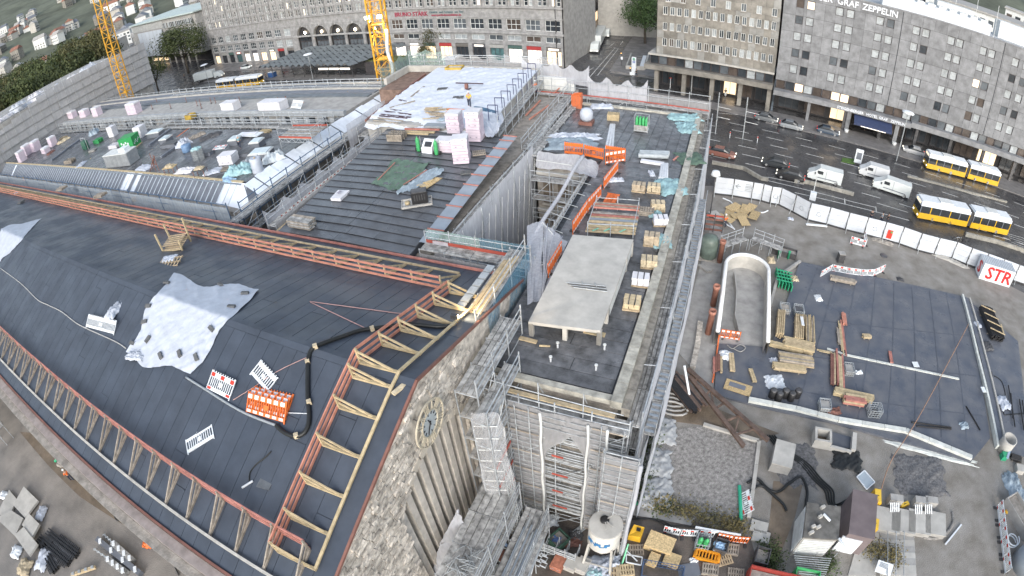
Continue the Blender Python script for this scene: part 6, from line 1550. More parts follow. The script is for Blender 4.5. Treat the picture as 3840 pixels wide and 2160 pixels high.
heap_cfg=(('white foam scraps heaped near the red trestle',1,2180,1170,1.6,.8,.5,M_TARPW),('grey white scrap heap between the tables',2,540,1220,1.5,.7,.6,M_PINKW),('white scrap heap right of the second table',2,960,1230,1.2,.7,.5,M_TARPW),('dark pipe scrap heap at the rear of the terrace',2,930,690,1.6,.8,.5,M_STEELD),('brown scrap heap at the rear left of the terrace',2,720,690,1.3,.8,.5,M_TIMBG),('scrap heap beside the pink stacks',1,960,760,1.6,1.0,.6,M_SAND),('red scrap heap before the pink stacks',1,770,940,1.0,.6,.5,M_BROWN),('white scrap heap at the terrace front',1,1230,1120,1.2,.7,.5,M_TARPW),('grey wrapped cone of boards at the rear',1,1420,650,1.4,1.0,1.4,M_TARPB),('dark heap by the white panels at the rear',2,1740,690,1.3,.6,.4,M_STEELD),('blue white rag at the near right corner',2,1190,1350,1.0,.5,.4,mat('blue rag',(.3,.45,.62),.6,.2,2)))
for k,(lab,c,x,y,rx,ry,h,m_)in enumerate(heap_cfg):crumple(lab,(A1_ if c==1 else A2_)(x,y),rx,ry,h,m_,.3*k,k+2,name='scrap_heap',cat='heap')
for lab,c,x,y,rz,w,d,n,m_ in(('pallet of green cartons at the rear left of the terrace',1,1490,780,.2,1.8,1.3,5,M_BG),('stack of white slabs left of the green box',1,1740,850,.2,2.4,1.3,4,M_PINKW),('empty pallet near the teal mound',2,1130,1190,.3,1.4,1.0,1,M_TIMBG),('yellow pallet standing at the rear rail',2,1745,630,0,1.8,1.0,2,M_TIMBY),('dark pallet at the near corner of the terrace',2,1090,1300,.3,1.3,.9,1,M_PAVER),('stack of grey profiles on the left terrace',1,1060,1080,.2,2.6,1.2,4,M_TIMBG),('grey tray pallet behind the container',1,1400,910,.4,1.6,.8,2,M_CONCG),('stack of pale pallets in the left rear',1,960,720,.2,2.0,1.2,2,M_TIMB)):
 pallet(lab,(A1_ if c==1 else A2_)(x,y),rz,w,d,n,m_)
t=thing('white_panel_pair',A2_(1520,690),'white panels lying flat at the rear of the terrace','panels');box('panel',A2_(1520,690)+V(0,0,.3),(4.2,1.3,.12),M_BW,t,rz=.05);box('panel',A2_(1530,685)+V(0,0,.42),(2.4,.7,.08),M_PINKW,t,rz=.12)
p=A1_(1290,890);t=thing('green_bottle_rack',p,'tall dark green gas bottle rack on the left terrace','rack')
for i in range(4):
 for j in range(2):lathe('bottle',[(.2,0),(.22,.1),(.22,1.4),(.1,1.7)],mat('dark green',(.03,.10,.07),.5,.2,2),t,10,p+V(-.7+i*.46,j*.5,0))
for sx in(-1,1):pole('post',p+V(sx,.2,0),p+V(sx,.2,2.2),.05,M_STEEL,t)
pole('top_bar',p+V(-1,.2,2.2),p+V(1,.2,2.2),.05,M_STEEL,t)
tub('yellow skip at the corner of the rear court wall',D(*r2(630,420),13.3),1.6,1.2,.8,mat('dirty yellow',(.42,.29,.06),.6,.25,2))
for i in range(16):
 p=D(*r2(random.uniform(0,2300),random.uniform(180,290)),13.5);t=thing('reinforcement_post',p,'thin brown post standing on the rear roof','post','posts on the rear roof');pole('post',p,p+V(0,0,1.1),.06,M_BROWN,t);box('post_foot',p+V(0,0,.03),(.3,.3,.06),M_STEELD,t)
random.seed(31)
labs=['leftmost','second from left','third from left','fourth from left','fifth from left','sixth from left','seventh from left','eighth from left','ninth from left']
for i in range(9):
 y=28+i*5.6;zt=20.6+max(0,min(1,(y-36)/14))*2.6-2.0
 crumple(labs[i]+' white material heap along the top of the end wing',V(-145+random.uniform(-3,1),y,21.3),2.6,2.6,random.uniform(1.6,3.2),M_TARPW if i%2 else M_PINKW,.4,i,name='material_heap',cat='heap',n=16)
sc=scaffold('scaffold crown with torn nets on top of the end wing',(-143.5,26),(-143.5,82),(1,0),20,22.6,bay=3.2,w=1.6,deck=(0,),boards=2,brace=False)
# building lot on the right
M_BLACK=mat('black membrane',(.145,.150,.165),.5,.35,.55,.15,10,wet=.25,detail=7,c2=(.078,.092,.122))
M_GRAVEL=mat('gravel',(.27,.26,.25),.95,.45,3.5,.9,14,detail=7)
M_MUD=mat('brown mud',(.17,.135,.10),.6,.3,.6,.4,6,wet=.3)
M_WKERB=mat('white kerb',(.58,.60,.57),.7,.15,1.5)
def DT(*l,z=0.0):return[D(x,y,z)for x,y in l]
def R2(pts):return[(p.x,p.y)for p in pts]
def slabp(name,pts,z0,z1,m,label=None):
 o=prism(name,R2(pts),z0,z1,m);o['kind']='structure';return o
region('lot_gravel',R2(DT((1790,500),(1990,515),(2120,575),(2260,612),(2460,700),(2576,760),(2576,1449),(1600,1449),(1560,1330),(1640,1040),(1690,900),(1770,620))),.006,mat('lot gravel',(.265,.255,.24),.95,.34,.45,.7,12,detail=8,c2=(.155,.142,.125)))
slabp('membrane_slab',DT((2010,662),(2418,748),(2488,1106),(2440,1165),(2100,1068),(1890,1022),(1795,995),(1805,868),(1935,878),(1975,772)),-.1,.22,M_BLACK)
for i in range(8):
 a,b=lerp(D(2030,672),D(2400,750),(i+.5)/8),lerp(D(1880,1010),D(2460,1120),(i+.5)/8);a.z=b.z=.235
 o=beam('membrane_seam',a,b,.12,.012,mat('seam tape',(.088,.10,.125),.5,.2,1));o['kind']='structure'
for i in range(3):
 a,b=D(1950,800+i*90),D(2440+i*14,850+i*100);a.z=b.z=.228;o=beam('membrane_seam',a,b,.1,.01,mat('seam tape',(.088,.10,.125),.5,.2,1));o['kind']='structure'
wallrun('low_white_wall','low white wall along the near edge of the black membrane','wall',DT((1880,1012),(2000,1035),(2105,1062),(2275,1090),(2440,1158)),.45,.5,M_WKERB,2.2)
wallrun('white_strip_wall','thin white kerb across the black membrane','kerb',DT((2078,882),(2128,898),(2410,958)),.22,.32,M_WKERB,3)
wallrun('double_strip_wall','long dark strip wall with white edges at the right of the membrane','wall',DT((2418,748),(2455,900),(2505,1130)),.25,.55,M_WKERB,3)
wallrun('double_strip_wall','outer pale edge of the strip wall at the right of the membrane','wall',DT((2436,756),(2475,900),(2525,1130)),.2,.5,M_CONC,3)
slabp('strip_infill',DT((2423,752),(2434,756),(2522,1130),(2508,1130)),0,.35,M_BLACK)
slabp('side_membrane',DT((2440,760),(2560,860),(2576,1010),(2576,1150),(2530,1140)),-.1,.09,M_BLACK)
wallrun('edge_wall','dark ribbed kerb left of the timber stacks','kerb',DT((1936,775),(1955,700),(2012,662)),.3,.4,M_CONCG,2.5)
slabp('gravel_basin',DT((1655,1085),(1768,1072),(1905,1112),(1882,1300),(1740,1295),(1620,1235)),-.02,.03,M_GRAVEL)
wallrun('basin_kerb','pale concrete kerb on the right of the gravel basin','kerb',DT((1768,1070),(1908,1112),(1882,1305)),.3,.25,M_CONC,2.5)
for i,(x,y)in enumerate(((1668,1085),(1655,1165),(1655,1240))):crumple(['far','middle','near'][i]+' clear plastic sheet over the bank of the gravel basin',D(x-5,y,.1),1.2,1.3,.5,netmat('clear plastic %d'%i,(.5,.52,.54),.75),.2,i+2,name='plastic_sheet',cat='plastic')
slabp('muddy_ground',DT((1690,985),(1760,1010),(1880,1060),(1960,1090),(1905,1112),(1768,1070),(1690,1060)),-.02,.02,M_MUD)
slabp('muddy_ground',DT((1945,1210),(2020,1215),(2000,1300),(1960,1400),(1930,1360)),-.02,.02,M_MUD)
def weeds(label,pts,n,h,seed,m):
 r=random.Random(seed);vs,fs=[],[]
 for i in range(n):
  k=r.randrange(len(pts)-1);c=lerp(pts[k],pts[k+1],r.random())+V(r.gauss(0,.45),r.gauss(0,.45),0);c.z=r.random()*h
  d=V(r.gauss(0,1),r.gauss(0,1),r.gauss(0,1)).normalized();e=d.cross(V(r.gauss(0,1),r.gauss(0,1),1)).normalized();s=r.uniform(.05,.13);q=len(vs)
  vs+=[c-d*s,c+e*s*.6,c+d*s,c-e*s*.6];fs.append((q,q+1,q+2,q+3))
 o=mesh('weeds',vs,fs,m);tag(o,label,'weeds',kind='stuff')
M_WEED=leafmat('weed green',(.10,.15,.05),(.045,.06,.025));M_WEEDD=leafmat('dry weeds',(.22,.18,.08),(.08,.08,.04))
weeds('green weeds on the left bank of the gravel basin',DT((1650,1070),(1622,1130),(1612,1200),(1618,1250)),1400,.5,1,M_WEED)
weeds('dry weeds along the near rim of the gravel basin',DT((1640,1262),(1690,1275),(1760,1300),(1830,1318),(1870,1330)),1800,.5,2,M_WEEDD);weeds('green weeds at the near rim of the gravel basin',DT((1655,1270),(1670,1280)),300,.4,3,M_WEED)
weeds('weeds beside the transformer house',DT((1930,1375),(1945,1410),(1925,1440)),900,.7,4,M_WEED);weeds('reddish weeds over the concrete steps',DT((2175,1385),(2215,1388),(2250,1395),(2240,1425)),1200,.5,5,M_WEEDD);weeds('weeds behind the fire-escape rails',DT((2080,1405),(2075,1440)),500,.5,6,M_WEED)
hd=thing('hoarding',D(2150,575),'long white site hoarding curving along the road','fence')
hb_=[t_(2,1,2030,500),t_(2,1,2215,522),t_(2,1,2405,555),t_(3,1,-70,572),t_(3,1,15,598),t_(3,1,108,612),t_(3,1,250,685),t_(3,1,395,765),t_(3,1,588,808),t_(3,1,775,862),t_(3,1,962,908),t_(3,1,1140,955),t_(3,1,1315,1003),t_(3,1,1492,1067),t_(3,1,1667,1112),t_(3,1,1842,1150),t_(3,1,1990,1210),t_(3,1,2150,1265),t_(3,1,2310,1320),t_(3,1,2460,1375),t_(3,1,2600,1420)]
hp_=[D(*q)for q in hb_];HH=2.55
M_HOARD=mat('hoarding white',(.56,.60,.66),.5,.10,.5)
for i in range(len(hp_)-1):
 a,b=hp_[i],hp_[i+1];g=(b-a).normalized()*.07
 for z0,z1 in((.12,.92),(.95,1.72),(1.75,HH)):beam('panel',a+g+V(0,0,(z0+z1)/2),b-g+V(0,0,(z0+z1)/2),.05,z1-z0,M_HOARD,hd)
 beam('post',a,a+V(0,0,HH+.12),.14,.14,M_STEELD,hd)
 n_=V(-(b-a).y,(b-a).x,0).normalized()
 pole('brace',a+V(0,0,1.9),a-n_*1.0*(1 if n_.y>0 else-1),.04,M_STEEL,hd,5)
 beam('base_rail',a+V(0,-.12,.08),b+V(0,-.12,.08),.2,.16,M_FOOT,hd)
def onpanel(i,u,z,off=.06):
 a,b=hp_[i],hp_[i+1];n_=V((b-a).y,-(b-a).x,0).normalized();p=lerp(a,b,u)+V(0,0,z)+n_*off;return p,(b-a).normalized(),n_
for i,u,z,w,h,m_ in((11,.35,1.0,.75,1.25,M_BR),):
 p,x_,n_=onpanel(i,u,z);o=box('poster',p,(w,.03,h),m_,hd,R=Matrix((x_,n_,V(0,0,1))).transposed());box('poster_mark',p+n_*.03+x_*.18+V(0,0,.35),(.25,.02,.25),M_BG,o,R=Matrix((x_,n_,V(0,0,1))).transposed())
p,x_,n_=onpanel(1,.22,1.6);M_TXT=mat('pale grey print',(.32,.35,.38),.6,.05,2)
for s in(1,-1):beam('arrow',p-x_*.3,p+x_*.1+V(0,0,.32*s),.03,.1,M_TXT,hd)
beam('arrow',p-x_*.3,p+x_*.45,.03,.1,M_TXT,hd)
for j in range(5):q=p+x_*1.5+V(0,0,.5-j*.24);beam('text_line',q-x_*.5,q+x_*(.3+.12*(j%3)),.02,.1,M_TXT,hd)
for i in(4,6,7,10):p,x_,n_=onpanel(i,.5,1.2);tube('printed_ring',[p+x_*.3*cos(a*.5)+V(0,0,.3*sin(a*.5))for a in range(14)],.025,M_TXT,hd,4)
q0,q1=T(3,1,2118,1352),T(3,1,2425,1445);x_=(q1-q0).normalized();L=(q1-q0).length;n_=V(x_.y,-x_.x,0);hh=2.35;dp=2.2
sb=thing('lettered_box',(q0+q1)/2,'white box with big red letters beside the hoarding at the right','box')
Rm=Matrix((x_,-n_,V(0,0,1))).transposed();cc=(q0+q1)/2-n_*dp/2
box('body',cc+V(0,0,hh/2),(L,dp,hh),M_BW,sb,R=Rm)
for i in range(16):box('roof_rib',cc+x_*(-L/2+.2+i*L/16)+V(0,0,hh+.03),(.14,dp*.92,.05),mat('roof grey',(.40,.44,.48),.5,.1,2),sb,R=Rm)
text('lettering','STR',2.5,facing((q0+q1)/2+n_*.03+x_*.25+V(0,0,hh*.48),x_,n_),mat('signal red',(.55,.03,.03),.5,.05,2),sb,.02,.05)
text('lettering','S',2.3,facing(cc-x_*(L/2+.03)+V(0,0,hh*.48),-n_*-1 if False else n_,-x_),mat('signal red',(.55,.03,.03),.5,.05,2),sb,.02,.05)
def gb(lab,a,b,st='w',h=1.05):barrier(lab,D(*a),D(*b),None,h,st)
X=lambda x,y:t_(3,1,x,y)
gb('white and red barrier board in front of the hoarding, facing us',X(822,1000),X(968,1040));gb('white and red barrier board end-on to the hoarding',X(975,1035),X(960,945))
gb('left end barrier of the bent row by the membrane',X(520,1352),X(632,1285));gb('second barrier of the bent row by the membrane',X(640,1290),X(775,1315));gb('third barrier of the bent row by the membrane',X(780,1318),X(915,1335));gb('fourth barrier of the bent row by the membrane',X(920,1338),X(1050,1335));gb('right end barrier of the bent row by the membrane',X(1055,1332),X(1160,1285))
gb('red and white barrier closing the mouth of the white tunnel',t_(2,2,2090,500),t_(2,2,2285,530),'o',1.1)
barrier('white red barrier propped on a green pipe by the basin',D(*t_(2,3,2320,845)),D(*t_(2,3,2270,640)),V(.5,0,.5),1.0,'w',feet=False)
tag(pole('green_pipe',D(1860,1222,.25),D(1864,1308,.25),.14,mat('green pipe',(.03,.36,.22),.4,.1,2),None,10),'long green pipe beside the gravel basin','pipe')
for i in range(4):y0=750+i*172;gb(['far','second','third','near'][i]+' white and red barrier in the row at the right edge',t_(3,3,2298+i*20,y0),t_(3,3,2318+i*20,y0+165))
tn=thing('concrete_trough',D(1880,760),'white rounded concrete trough like a short tunnel mouth','trough')
zt=1.7;cl,cr_=T(2,2,2070,440,zt),T(2,2,2575,545,zt);tl,tr=D(1826,668,zt),D(1934,680,zt)
path=[cl,lerp(cl,tl,.5),tl]
mid_=(tl+tr)/2;rad=(tr-tl).length/2;ux=(tr-tl).normalized();uy=V(-ux.y,ux.x,0)
arc=[mid_-ux*rad*cos(pi*i/14)+uy*rad*sin(pi*i/14)for i in range(15)]
path=[cl]+arc+[cr_]
vs,fs=[],[]
for i,p in enumerate(path):
 d=(path[min(i+1,len(path)-1)]-path[max(i-1,0)]).normalized();o=V(-d.y,d.x,0)
 for off,z in((.22,0.0),(.22,zt),(-.12,zt),(-.18,0.05)):q=p+o*off;vs.append((q.x,q.y,z))
for i in range(len(path)-1):
 for k in range(3):fs.append((4*i+k,4*i+k+1,4*i+5+k,4*i+4+k))
mesh('wall',vs,fs,M_CONC,tn)
tube('white_rim',[p+V(0,0,.05)for p in path],.2,mat('white rim',(.74,.76,.77),.6,.06,2),tn,8)
prism('floor',R2([cl,cr_,tr]+[mid_+ux*rad*cos(pi*i/10)+uy*rad*sin(pi*i/10)for i in range(1,10)]+[tl]),.02,.09,M_CONCG,tn)
pts=[D(1846,690,.4),D(1852,740,.5),D(1848,800,.6),D(1858,840,.6)]
for a,b in zip(pts[:-1],pts[1:]):beam('inner_partition',a,b,.12,.9,M_CONCG,tn)
s22=scaffold('curved scaffold walkway behind the white trough',(2.0,52.0),(4.6,54.6),(-.7,.7),0,1.4,bay=1.3,w=1.0,deck=(0,),boards=3);scaffold('',(4.9,54.7),(8.4,53.6),(.3,.9),0,1.4,bay=1.3,w=1.0,deck=(0,),boards=3,parent=s22)
for i,(a,b)in enumerate(((t_(2,1,2180,985),t_(2,1,2085,1190)),(t_(2,2,2057,10),t_(2,2,2020,180)),(t_(2,2,2010,255),t_(2,2,1970,460)))):
 p=D(*b);h=2.9 if i!=1 else 2.6;t=thing('brown_pipe',p,['far','middle','near'][i]+' upright brown drain pipe left of the white trough','pipe');M_CLAY=mat('clay pipe',(.36,.17,.125),.6,.15,2)
 lathe('pipe',[(.30,0),(.30,h-.35),(.36,h-.34),(.36,h),(.28,h),(.27,0.2)],M_CLAY,t,16,p);lathe('hollow',[(.01,0),(.27,.001),(.27,.02),(.01,.021)],M_BLK,t,16,p+V(0,0,h-.4))
p=D(*t_(2,1,1970,1130));t=thing('green_tank',p,'upright grey green tank beside the wing foot','tank');lathe('tank',[(.9,0),(1.0,.2),(1.0,2.2),(.8,2.6),(.3,2.75)],mat('tank green',(.13,.17,.15),.4,.3,1),t,18,p);box('base',p+V(0,0,.06),(2.4,2.2,.12),M_STONED,t);beam('side_frame',p+V(1.2,0,0),p+V(1.2,0,2.8),.15,.15,M_TIMBG,t)
t=thing('red_scaffold_gate',D(*t_(2,1,2000,870)),'dark red gate frame at the foot of the wing','gate');p=D(*t_(2,1,1930,880));q=D(*t_(2,1,2110,900))
for z in(.4,1.1,1.8,2.3):beam('rail',p+V(0,0,z),q+V(0,0,z),.1,.22,M_BROWN if z<2 else M_TOE,t)
for f in(0,.5,1):beam('post',lerp(p,q,f),lerp(p,q,f)+V(0,0,2.6),.12,.12,M_STEELD,t)
random.seed(61)
sheets_=((2190,690),(2270,660),(2230,630),(2350,650),(2400,640),(2290,720),(2150,745),(2330,770),(2440,715),(2060,720))
wl=('leftmost','lower','upper','middle','right upper','central','left lower','near','right','pale far left')
for i,(x,y)in enumerate(sheets_):
 p=D(*t_(2,1,x,y),.08+.05*i);o=mesh('osb_sheet',[V(sx*1.15,sy*.6,sz*.015)for sx in(-1,1)for sy in(-1,1)for sz in(-1,1)],[(0,1,3,2),(4,6,7,5),(0,4,5,1),(2,3,7,6),(0,2,6,4),(1,5,7,3)],M_OSB if i<9 else M_CONC,M=Matrix.Translation(p)@Matrix.Rotation(random.uniform(0,3),4,'Z')@Matrix.Rotation(random.uniform(-.06,.06),4,'X'))
 tag(o,wl[i]+' osb sheet in the scattered pile inside the hoarding','board')
for i,l in enumerate((((2120,545),(2200,580),(2225,620)),((2110,735),(2150,800),(2230,850)),((2170,770),(2190,800),(2240,860)),((2430,680),(2520,690),(2576,670)))):
 tag(tube('flexible_conduit',smoothpath([D(*t_(2,1,*q),.12)for q in l],6),.09,M_BW,n=7),['white conduit bend under the hoarding arrow','white conduit bend left of the osb pile','second white conduit bend below the osb pile','white conduit right of the osb pile'][i],'conduit')
def tstack(label,a,b,w,nw,nl,m,r=.0,name='timber_stack',cat='stack',jit=.12,hl=None,cyl=False,bearers=True,zb_=.24):
 a,b=V(a.x,a.y,zb_),V(b.x,b.y,zb_);d=(b-a).normalized();n_=V(-d.y,d.x,0);t=thing(name,(a+b)/2,label,cat);rr=random.Random(int(abs(a.x*91+a.y*37)));cw=w/nw;h=hl or cw*.8
 if bearers:
  for f in(.2,.8):beam('bearer',lerp(a,b,f)-n_*w*.55+V(0,0,.05),lerp(a,b,f)+n_*w*.55+V(0,0,.05),.12,.1,M_TIMBG,t)
 for k in range(nl):
  for i in range(nw):
   o=n_*((i+.5)*cw-w/2)+V(0,0,.1+h*(k+.5))+d*rr.uniform(-jit,jit);mm=m if not isinstance(m,tuple)else rr.choice(m)
   if cyl:pole('pipe',a+o,b+o,cw*.46,mm,t,7)
   else:beam('beam',a+o,b+o,cw*.9,h*.93,mm,t)
 return t
Z2=lambda x,y:D(*t_(3,2,x,y))
tw_=(M_TIMB,M_TIMBY,M_TIMBG)
tstack('narrow stack of log props with white strap, far left of the timber yard',Z2(118,290),Z2(100,530),.8,4,4,M_TIMB,cyl=True);tstack('wide stack of round timber props in the timber yard',Z2(300,330),Z2(290,570),.95,5,4,M_TIMB,cyl=True);tstack('ragged stack of round props at the right of the timber yard',Z2(400,330),Z2(410,600),1.0,6,3,tw_,cyl=True,jit=.3)
tag(box('white_strap',Z2(315,420)+V(0,0,1.15),(.3,1.3,.04),M_BW,None,rz=.1),'white sheet strip lying on the wide prop stack','strip')
tstack('yellow formwork girder stack, upper of the two cross stacks',Z2(140,590),Z2(440,660),1.3,6,3,(M_TIMB,M_TIMBY));tstack('long yellow girder lying above the cross stacks',Z2(0,595),Z2(330,680),.5,2,2,M_TIMBY);tstack('yellow formwork girder stack, lower of the two cross stacks',Z2(95,740),Z2(435,790),1.2,6,3,(M_TIMB,M_TIMBG));tstack('yellow girders in front of the lower cross stack',Z2(40,820),Z2(360,860),.8,4,2,(M_TIMBY,M_TIMB))
tstack('red painted props stacked on the membrane, short upper bundle',Z2(745,285),Z2(760,400),.5,4,2,M_ORG);tstack('long red and yellow girder row on the membrane',Z2(715,360),Z2(750,660),.55,4,1,(M_ORG,M_RED,M_TIMBY),jit=.8);tstack('short timber bundle left of the red girders',Z2(690,440),Z2(705,595),.3,3,2,M_TIMBG)
tstack('long upright timber beams row, left part',Z2(640,690),Z2(640,1000),.55,3,1,(M_TIMB,M_BROWN));tstack('long mixed timber beams row, right part',Z2(700,690),Z2(715,1040),.75,4,2,(M_TIMBY,M_RED,M_TIMB,M_TIMBG),jit=.6)
tstack('yellow timber beams at the near edge of the membrane',Z2(640,1075),Z2(1030,1160),.8,3,2,M_TIMBY);tstack('red topped timber pack in front of the yellow beams',Z2(740,1160),Z2(950,1195),.8,3,3,(M_RED,M_TIMB));tstack('pair of brown boards alone on the membrane',Z2(1210,665),Z2(1230,780),.35,2,1,M_RED,bearers=False)
tstack('small block of pale timber alone on the membrane',Z2(935,515),Z2(1015,520),.55,4,2,M_TIMB);tstack('timber pieces in T shape right of the cross stacks',Z2(490,655),Z2(640,685),.25,2,1,M_TIMBY,bearers=False)
tstack('black pipe bundle strapped with timber at the right',Z2(2170,240),Z2(2290,545),1.9,9,4,M_BLK,name='pipe_bundle',cyl=True,zb_=.1)
for i in range(4):a=lerp(Z2(2170,240),Z2(2290,545),.12+i*.25);tag(box('timber_strap',a+V(0,0,1.02),(2.1,.12,.08),M_TIMB,None,rz=-.35),'timber cleat across the black pipe bundle','cleat','cleats on the black pipe bundle')
tstack('short yellow beams beside the black pipe bundle',Z2(2335,380),Z2(2365,480),.2,2,1,M_TIMBY,bearers=False,zb_=.1)
for i,(a,b)in enumerate((((1980,1210),(2120,1449)),((1430,1370),(1830,1425)),((1480,1410),(1830,1440)),((2405,1000),(2470,1415)),((2430,1080),(2450,1330)),((2515,1140),(2560,1449)),((2545,1150),(2576,1400)))):tag(pole('black_rod',Z2(*a)+V(0,0,.3),Z2(*b)+V(0,0,.3),.07,M_BLK,None,6),['slanting black rod at the near right of the membrane','long black rod along the near white wall','second black rod along the near white wall','long black rod right of the strip wall','short black rod right of the strip wall','black rod at the far right, left one','black rod at the far right edge'][i],'rod')
for i,(x,y,rx,ry,m_)in enumerate(((2095,385,.55,.5,M_TARPW),(2190,600,.9,.7,M_STEELD),(2360,1170,.8,.9,M_TARPW),(905,870,.4,.2,M_BW),(1960,1400,.5,.4,M_TARPB),(500,120,.4,.5,M_BW),(50,745,.4,.25,M_TARPW),(650,1260,.7,.4,M_BROWN),(60,960,.9,.8,M_BW))):crumple(['white bag left of the black pipe bundle','black plastic heap below the black pipe bundle','white bag on the dark sheet at the right','white paper scrap beside the timber rows','blue white bag at the near right corner of the membrane','white scraps behind the timber yard','white scrap left of the lower cross stack','red scrap heap beside the mesh crate','white tangled wire heap at the left of the yard'][i],Z2(x,y)+V(0,0,.2),rx,ry,.45,m_,.3,i+1,name='bag' if i in(0,2,4)else 'scrap_heap',cat='bag' if i in(0,2,4)else 'heap',n=14)
def meshcrate(label,p,w=1.2,d=1.0,h=.9,m=M_STEEL,rz=.1,fill=None):
 t=thing('mesh_crate',p,label,'crate');Rz=Matrix.Rotation(rz,3,'Z')
 for z in(.08,.35,.62,h):
  for s in(-1,1):beam('wire',p+Rz@V(-w/2,s*d/2,z),p+Rz@V(w/2,s*d/2,z),.04,.04,m,t);beam('wire',p+Rz@V(s*w/2,-d/2,z),p+Rz@V(s*w/2,d/2,z),.04,.04,m,t)
 for i in range(5):
  for s in(-1,1):beam('wire',p+Rz@V(-w/2+w*i/4,s*d/2,0),p+Rz@V(-w/2+w*i/4,s*d/2,h),.035,.035,m,t);beam('wire',p+Rz@V(s*w/2,-d/2+d*i/4,0),p+Rz@V(s*w/2,-d/2+d*i/4,h),.035,.035,m,t)
 box('base',p+V(0,0,.05),(w,d,.06),M_STEELD,t,R=Rz)
 if fill:box('load',p+V(0,0,h*.45),(w*.85,d*.85,h*.6),fill,t,R=Rz)
 return t
meshcrate('grey mesh crate at the near edge of the membrane',Z2(1045,1280)+V(0,0,.22),fill=None);meshcrate('mesh crate with grey load right of the timber row',Z2(795,860)+V(0,0,.22),.9,1.2,.6,fill=M_CONCG);meshcrate('mesh crate full of clamps, left one behind the yard',Z2(155,250)+V(0,0,.1),1.0,1.1,.8,fill=M_STONED);meshcrate('mesh crate full of clamps, right one behind the yard',Z2(295,270)+V(0,0,.1),1.0,1.2,.8,fill=M_STEELD);meshcrate('grey mesh crate near the near white wall',Z2(548,1230)+V(0,0,.22),1.0,1.1,.7,fill=M_CONCG)
tag(tube('slack_rope',smoothpath([Z2(1990,415)+V(0,0,.8),Z2(1775,820)+V(0,0,.5),Z2(1430,1440)+V(0,0,.6),D(*t_(3,3,1220,320))+V(0,0,.3),D(*t_(3,3,1080,700))+V(0,0,.7),D(*t_(3,3,1020,920))+V(0,0,.7)],6),.045,mat('brown rope',(.36,.22,.15),.8,.1,2),n=5),'long brown rope stretched over the membrane to the yellow boxes','rope')
tag(box('white_tile',Z2(1472,795)+V(0,0,.36),(.7,.7,.04),M_BW,None,rz=.2),'small white tile on the thin white kerb','tile');tag(box('white_tile',Z2(2140,1065)+V(0,0,.62),(.5,.7,.04),M_BW,None,rz=.2),'small white tile on the strip wall','tile')
p=D(*t_(3,1,130,1420));gm=thing('green_formwork_stack',p,'bright green formwork frames stacked on the membrane corner','stack');M_GF=mat('formwork green',(.03,.30,.16),.5,.15,2)
for i in range(5):box('frame',p+V(-.5+i*.35,.6-.1*i,.5),(.1,2.6,.8),M_GF,gm,rz=.15)
for i in range(4):beam('tie',p+V(-.7,-.4+i*.6,.95),p+V(1.1,-.5+i*.6,.95),.1,.08,M_GF,gm)
for k,(x,y,lab)in enumerate(((30,1175,'pale bucket at the corner of the dark trailer'),(265,1370,'yellow white sack beside the green frames'))):crumple(lab,D(*t_(3,1,x,y)),.45,.6,.7,M_SAND,.2,k,name='sack',cat='sack',n=12)
tub('dark flat trailer box below the brown debris',D(*t_(3,1,160,1110)),3.0,1.2,.7,M_STEELD,-.15);crumple('brown debris heap on the dark trailer',D(*t_(3,1,90,1055)),1.0,.7,.6,M_TIMBG,.2,4,name='debris_heap',cat='heap')
for lab,x,y in(('green stub pipe, left one on the trailer',100,1150),('green and red stub pipe, right one on the trailer',200,1155)):p=D(*t_(3,1,x,y));tag(lathe('stub_pipe',[(.14,0),(.14,.9),(.18,.92),(.18,1.05),(.1,1.05)],M_GF,None,10,p),lab,'pipe')
tstack('log bench row in front of the bent barrier row',D(*t_(3,1,620,1380)),D(*t_(3,1,870,1430)),.7,3,2,M_TIMBG);p=D(*t_(3,1,720,1185));t=thing('dark_bin',p,'dark upright bin on the open gravel','bin');box('body',p+V(0,0,.6),(.8,.7,1.2),M_STEELD,t,rz=.2);box('lid',p+V(0,0,1.24),(.85,.75,.08),M_CONCG,t,rz=.2)
tag(lathe('manhole_cover',[(.5,0),(.55,.03),(.5,.06),(.1,.07)],M_STEELD,None,16,D(*t_(3,1,1165,1125))),'round dark manhole cover on the open gravel','manhole');crumple('small dark rag right of the manhole cover',D(*t_(3,1,1330,1365)),.5,.35,.3,M_STEELD,0,2,name='rag',cat='rag',n=10)
tag(beam('white_plank',D(*t_(3,1,380,820))+V(0,0,.2),D(*t_(3,1,590,840))+V(0,0,.2),.3,.14,M_BW),'white plank with red edge lying inside the hoarding','plank');crumple('white scrap inside the hoarding bend',D(*t_(3,1,228,755)),.4,.3,.3,M_TARPW,0,3,name='scrap',cat='scrap',n=10);crumple('line of white rubble along the hoarding foot',D(*t_(3,1,1800,1160)),3.2,.5,.35,M_CONC,-.3,5,name='rubble',cat='rubble');crumple('rubble heap beside the hoarding poster',D(*t_(3,1,1150,985)),1.5,.5,.35,M_STONED,-.2,6,name='rubble',cat='rubble')
Y2=lambda x,y,z=0.:D(*t_(2,2,x,y),z)
gd=thing('steel_ladder_girder',Y2(2100,1150),'long rusty dark steel girder frame lying across the muddy ground','girder');M_RUST=mat('rusty steel',(.12,.085,.07),.6,.35,2)
ga,gb_,gc,gd_=Y2(1765,820,.9),D(*t_(2,3,2576,90),.9),Y2(1785,895,.7),D(*t_(2,3,2330,150),.6)
for a,b in((ga,gb_),(gc,gd_)):beam('chord',a,b,.2,.32,M_RUST,gd);beam('flange',a+V(0,0,.18),b+V(0,0,.18),.34,.05,M_RUST,gd)
for f in(.12,.3,.48,.66,.84):beam('rung',lerp(ga,gb_,f),lerp(gc,gd_,f),.14,.16,M_RUST,gd)
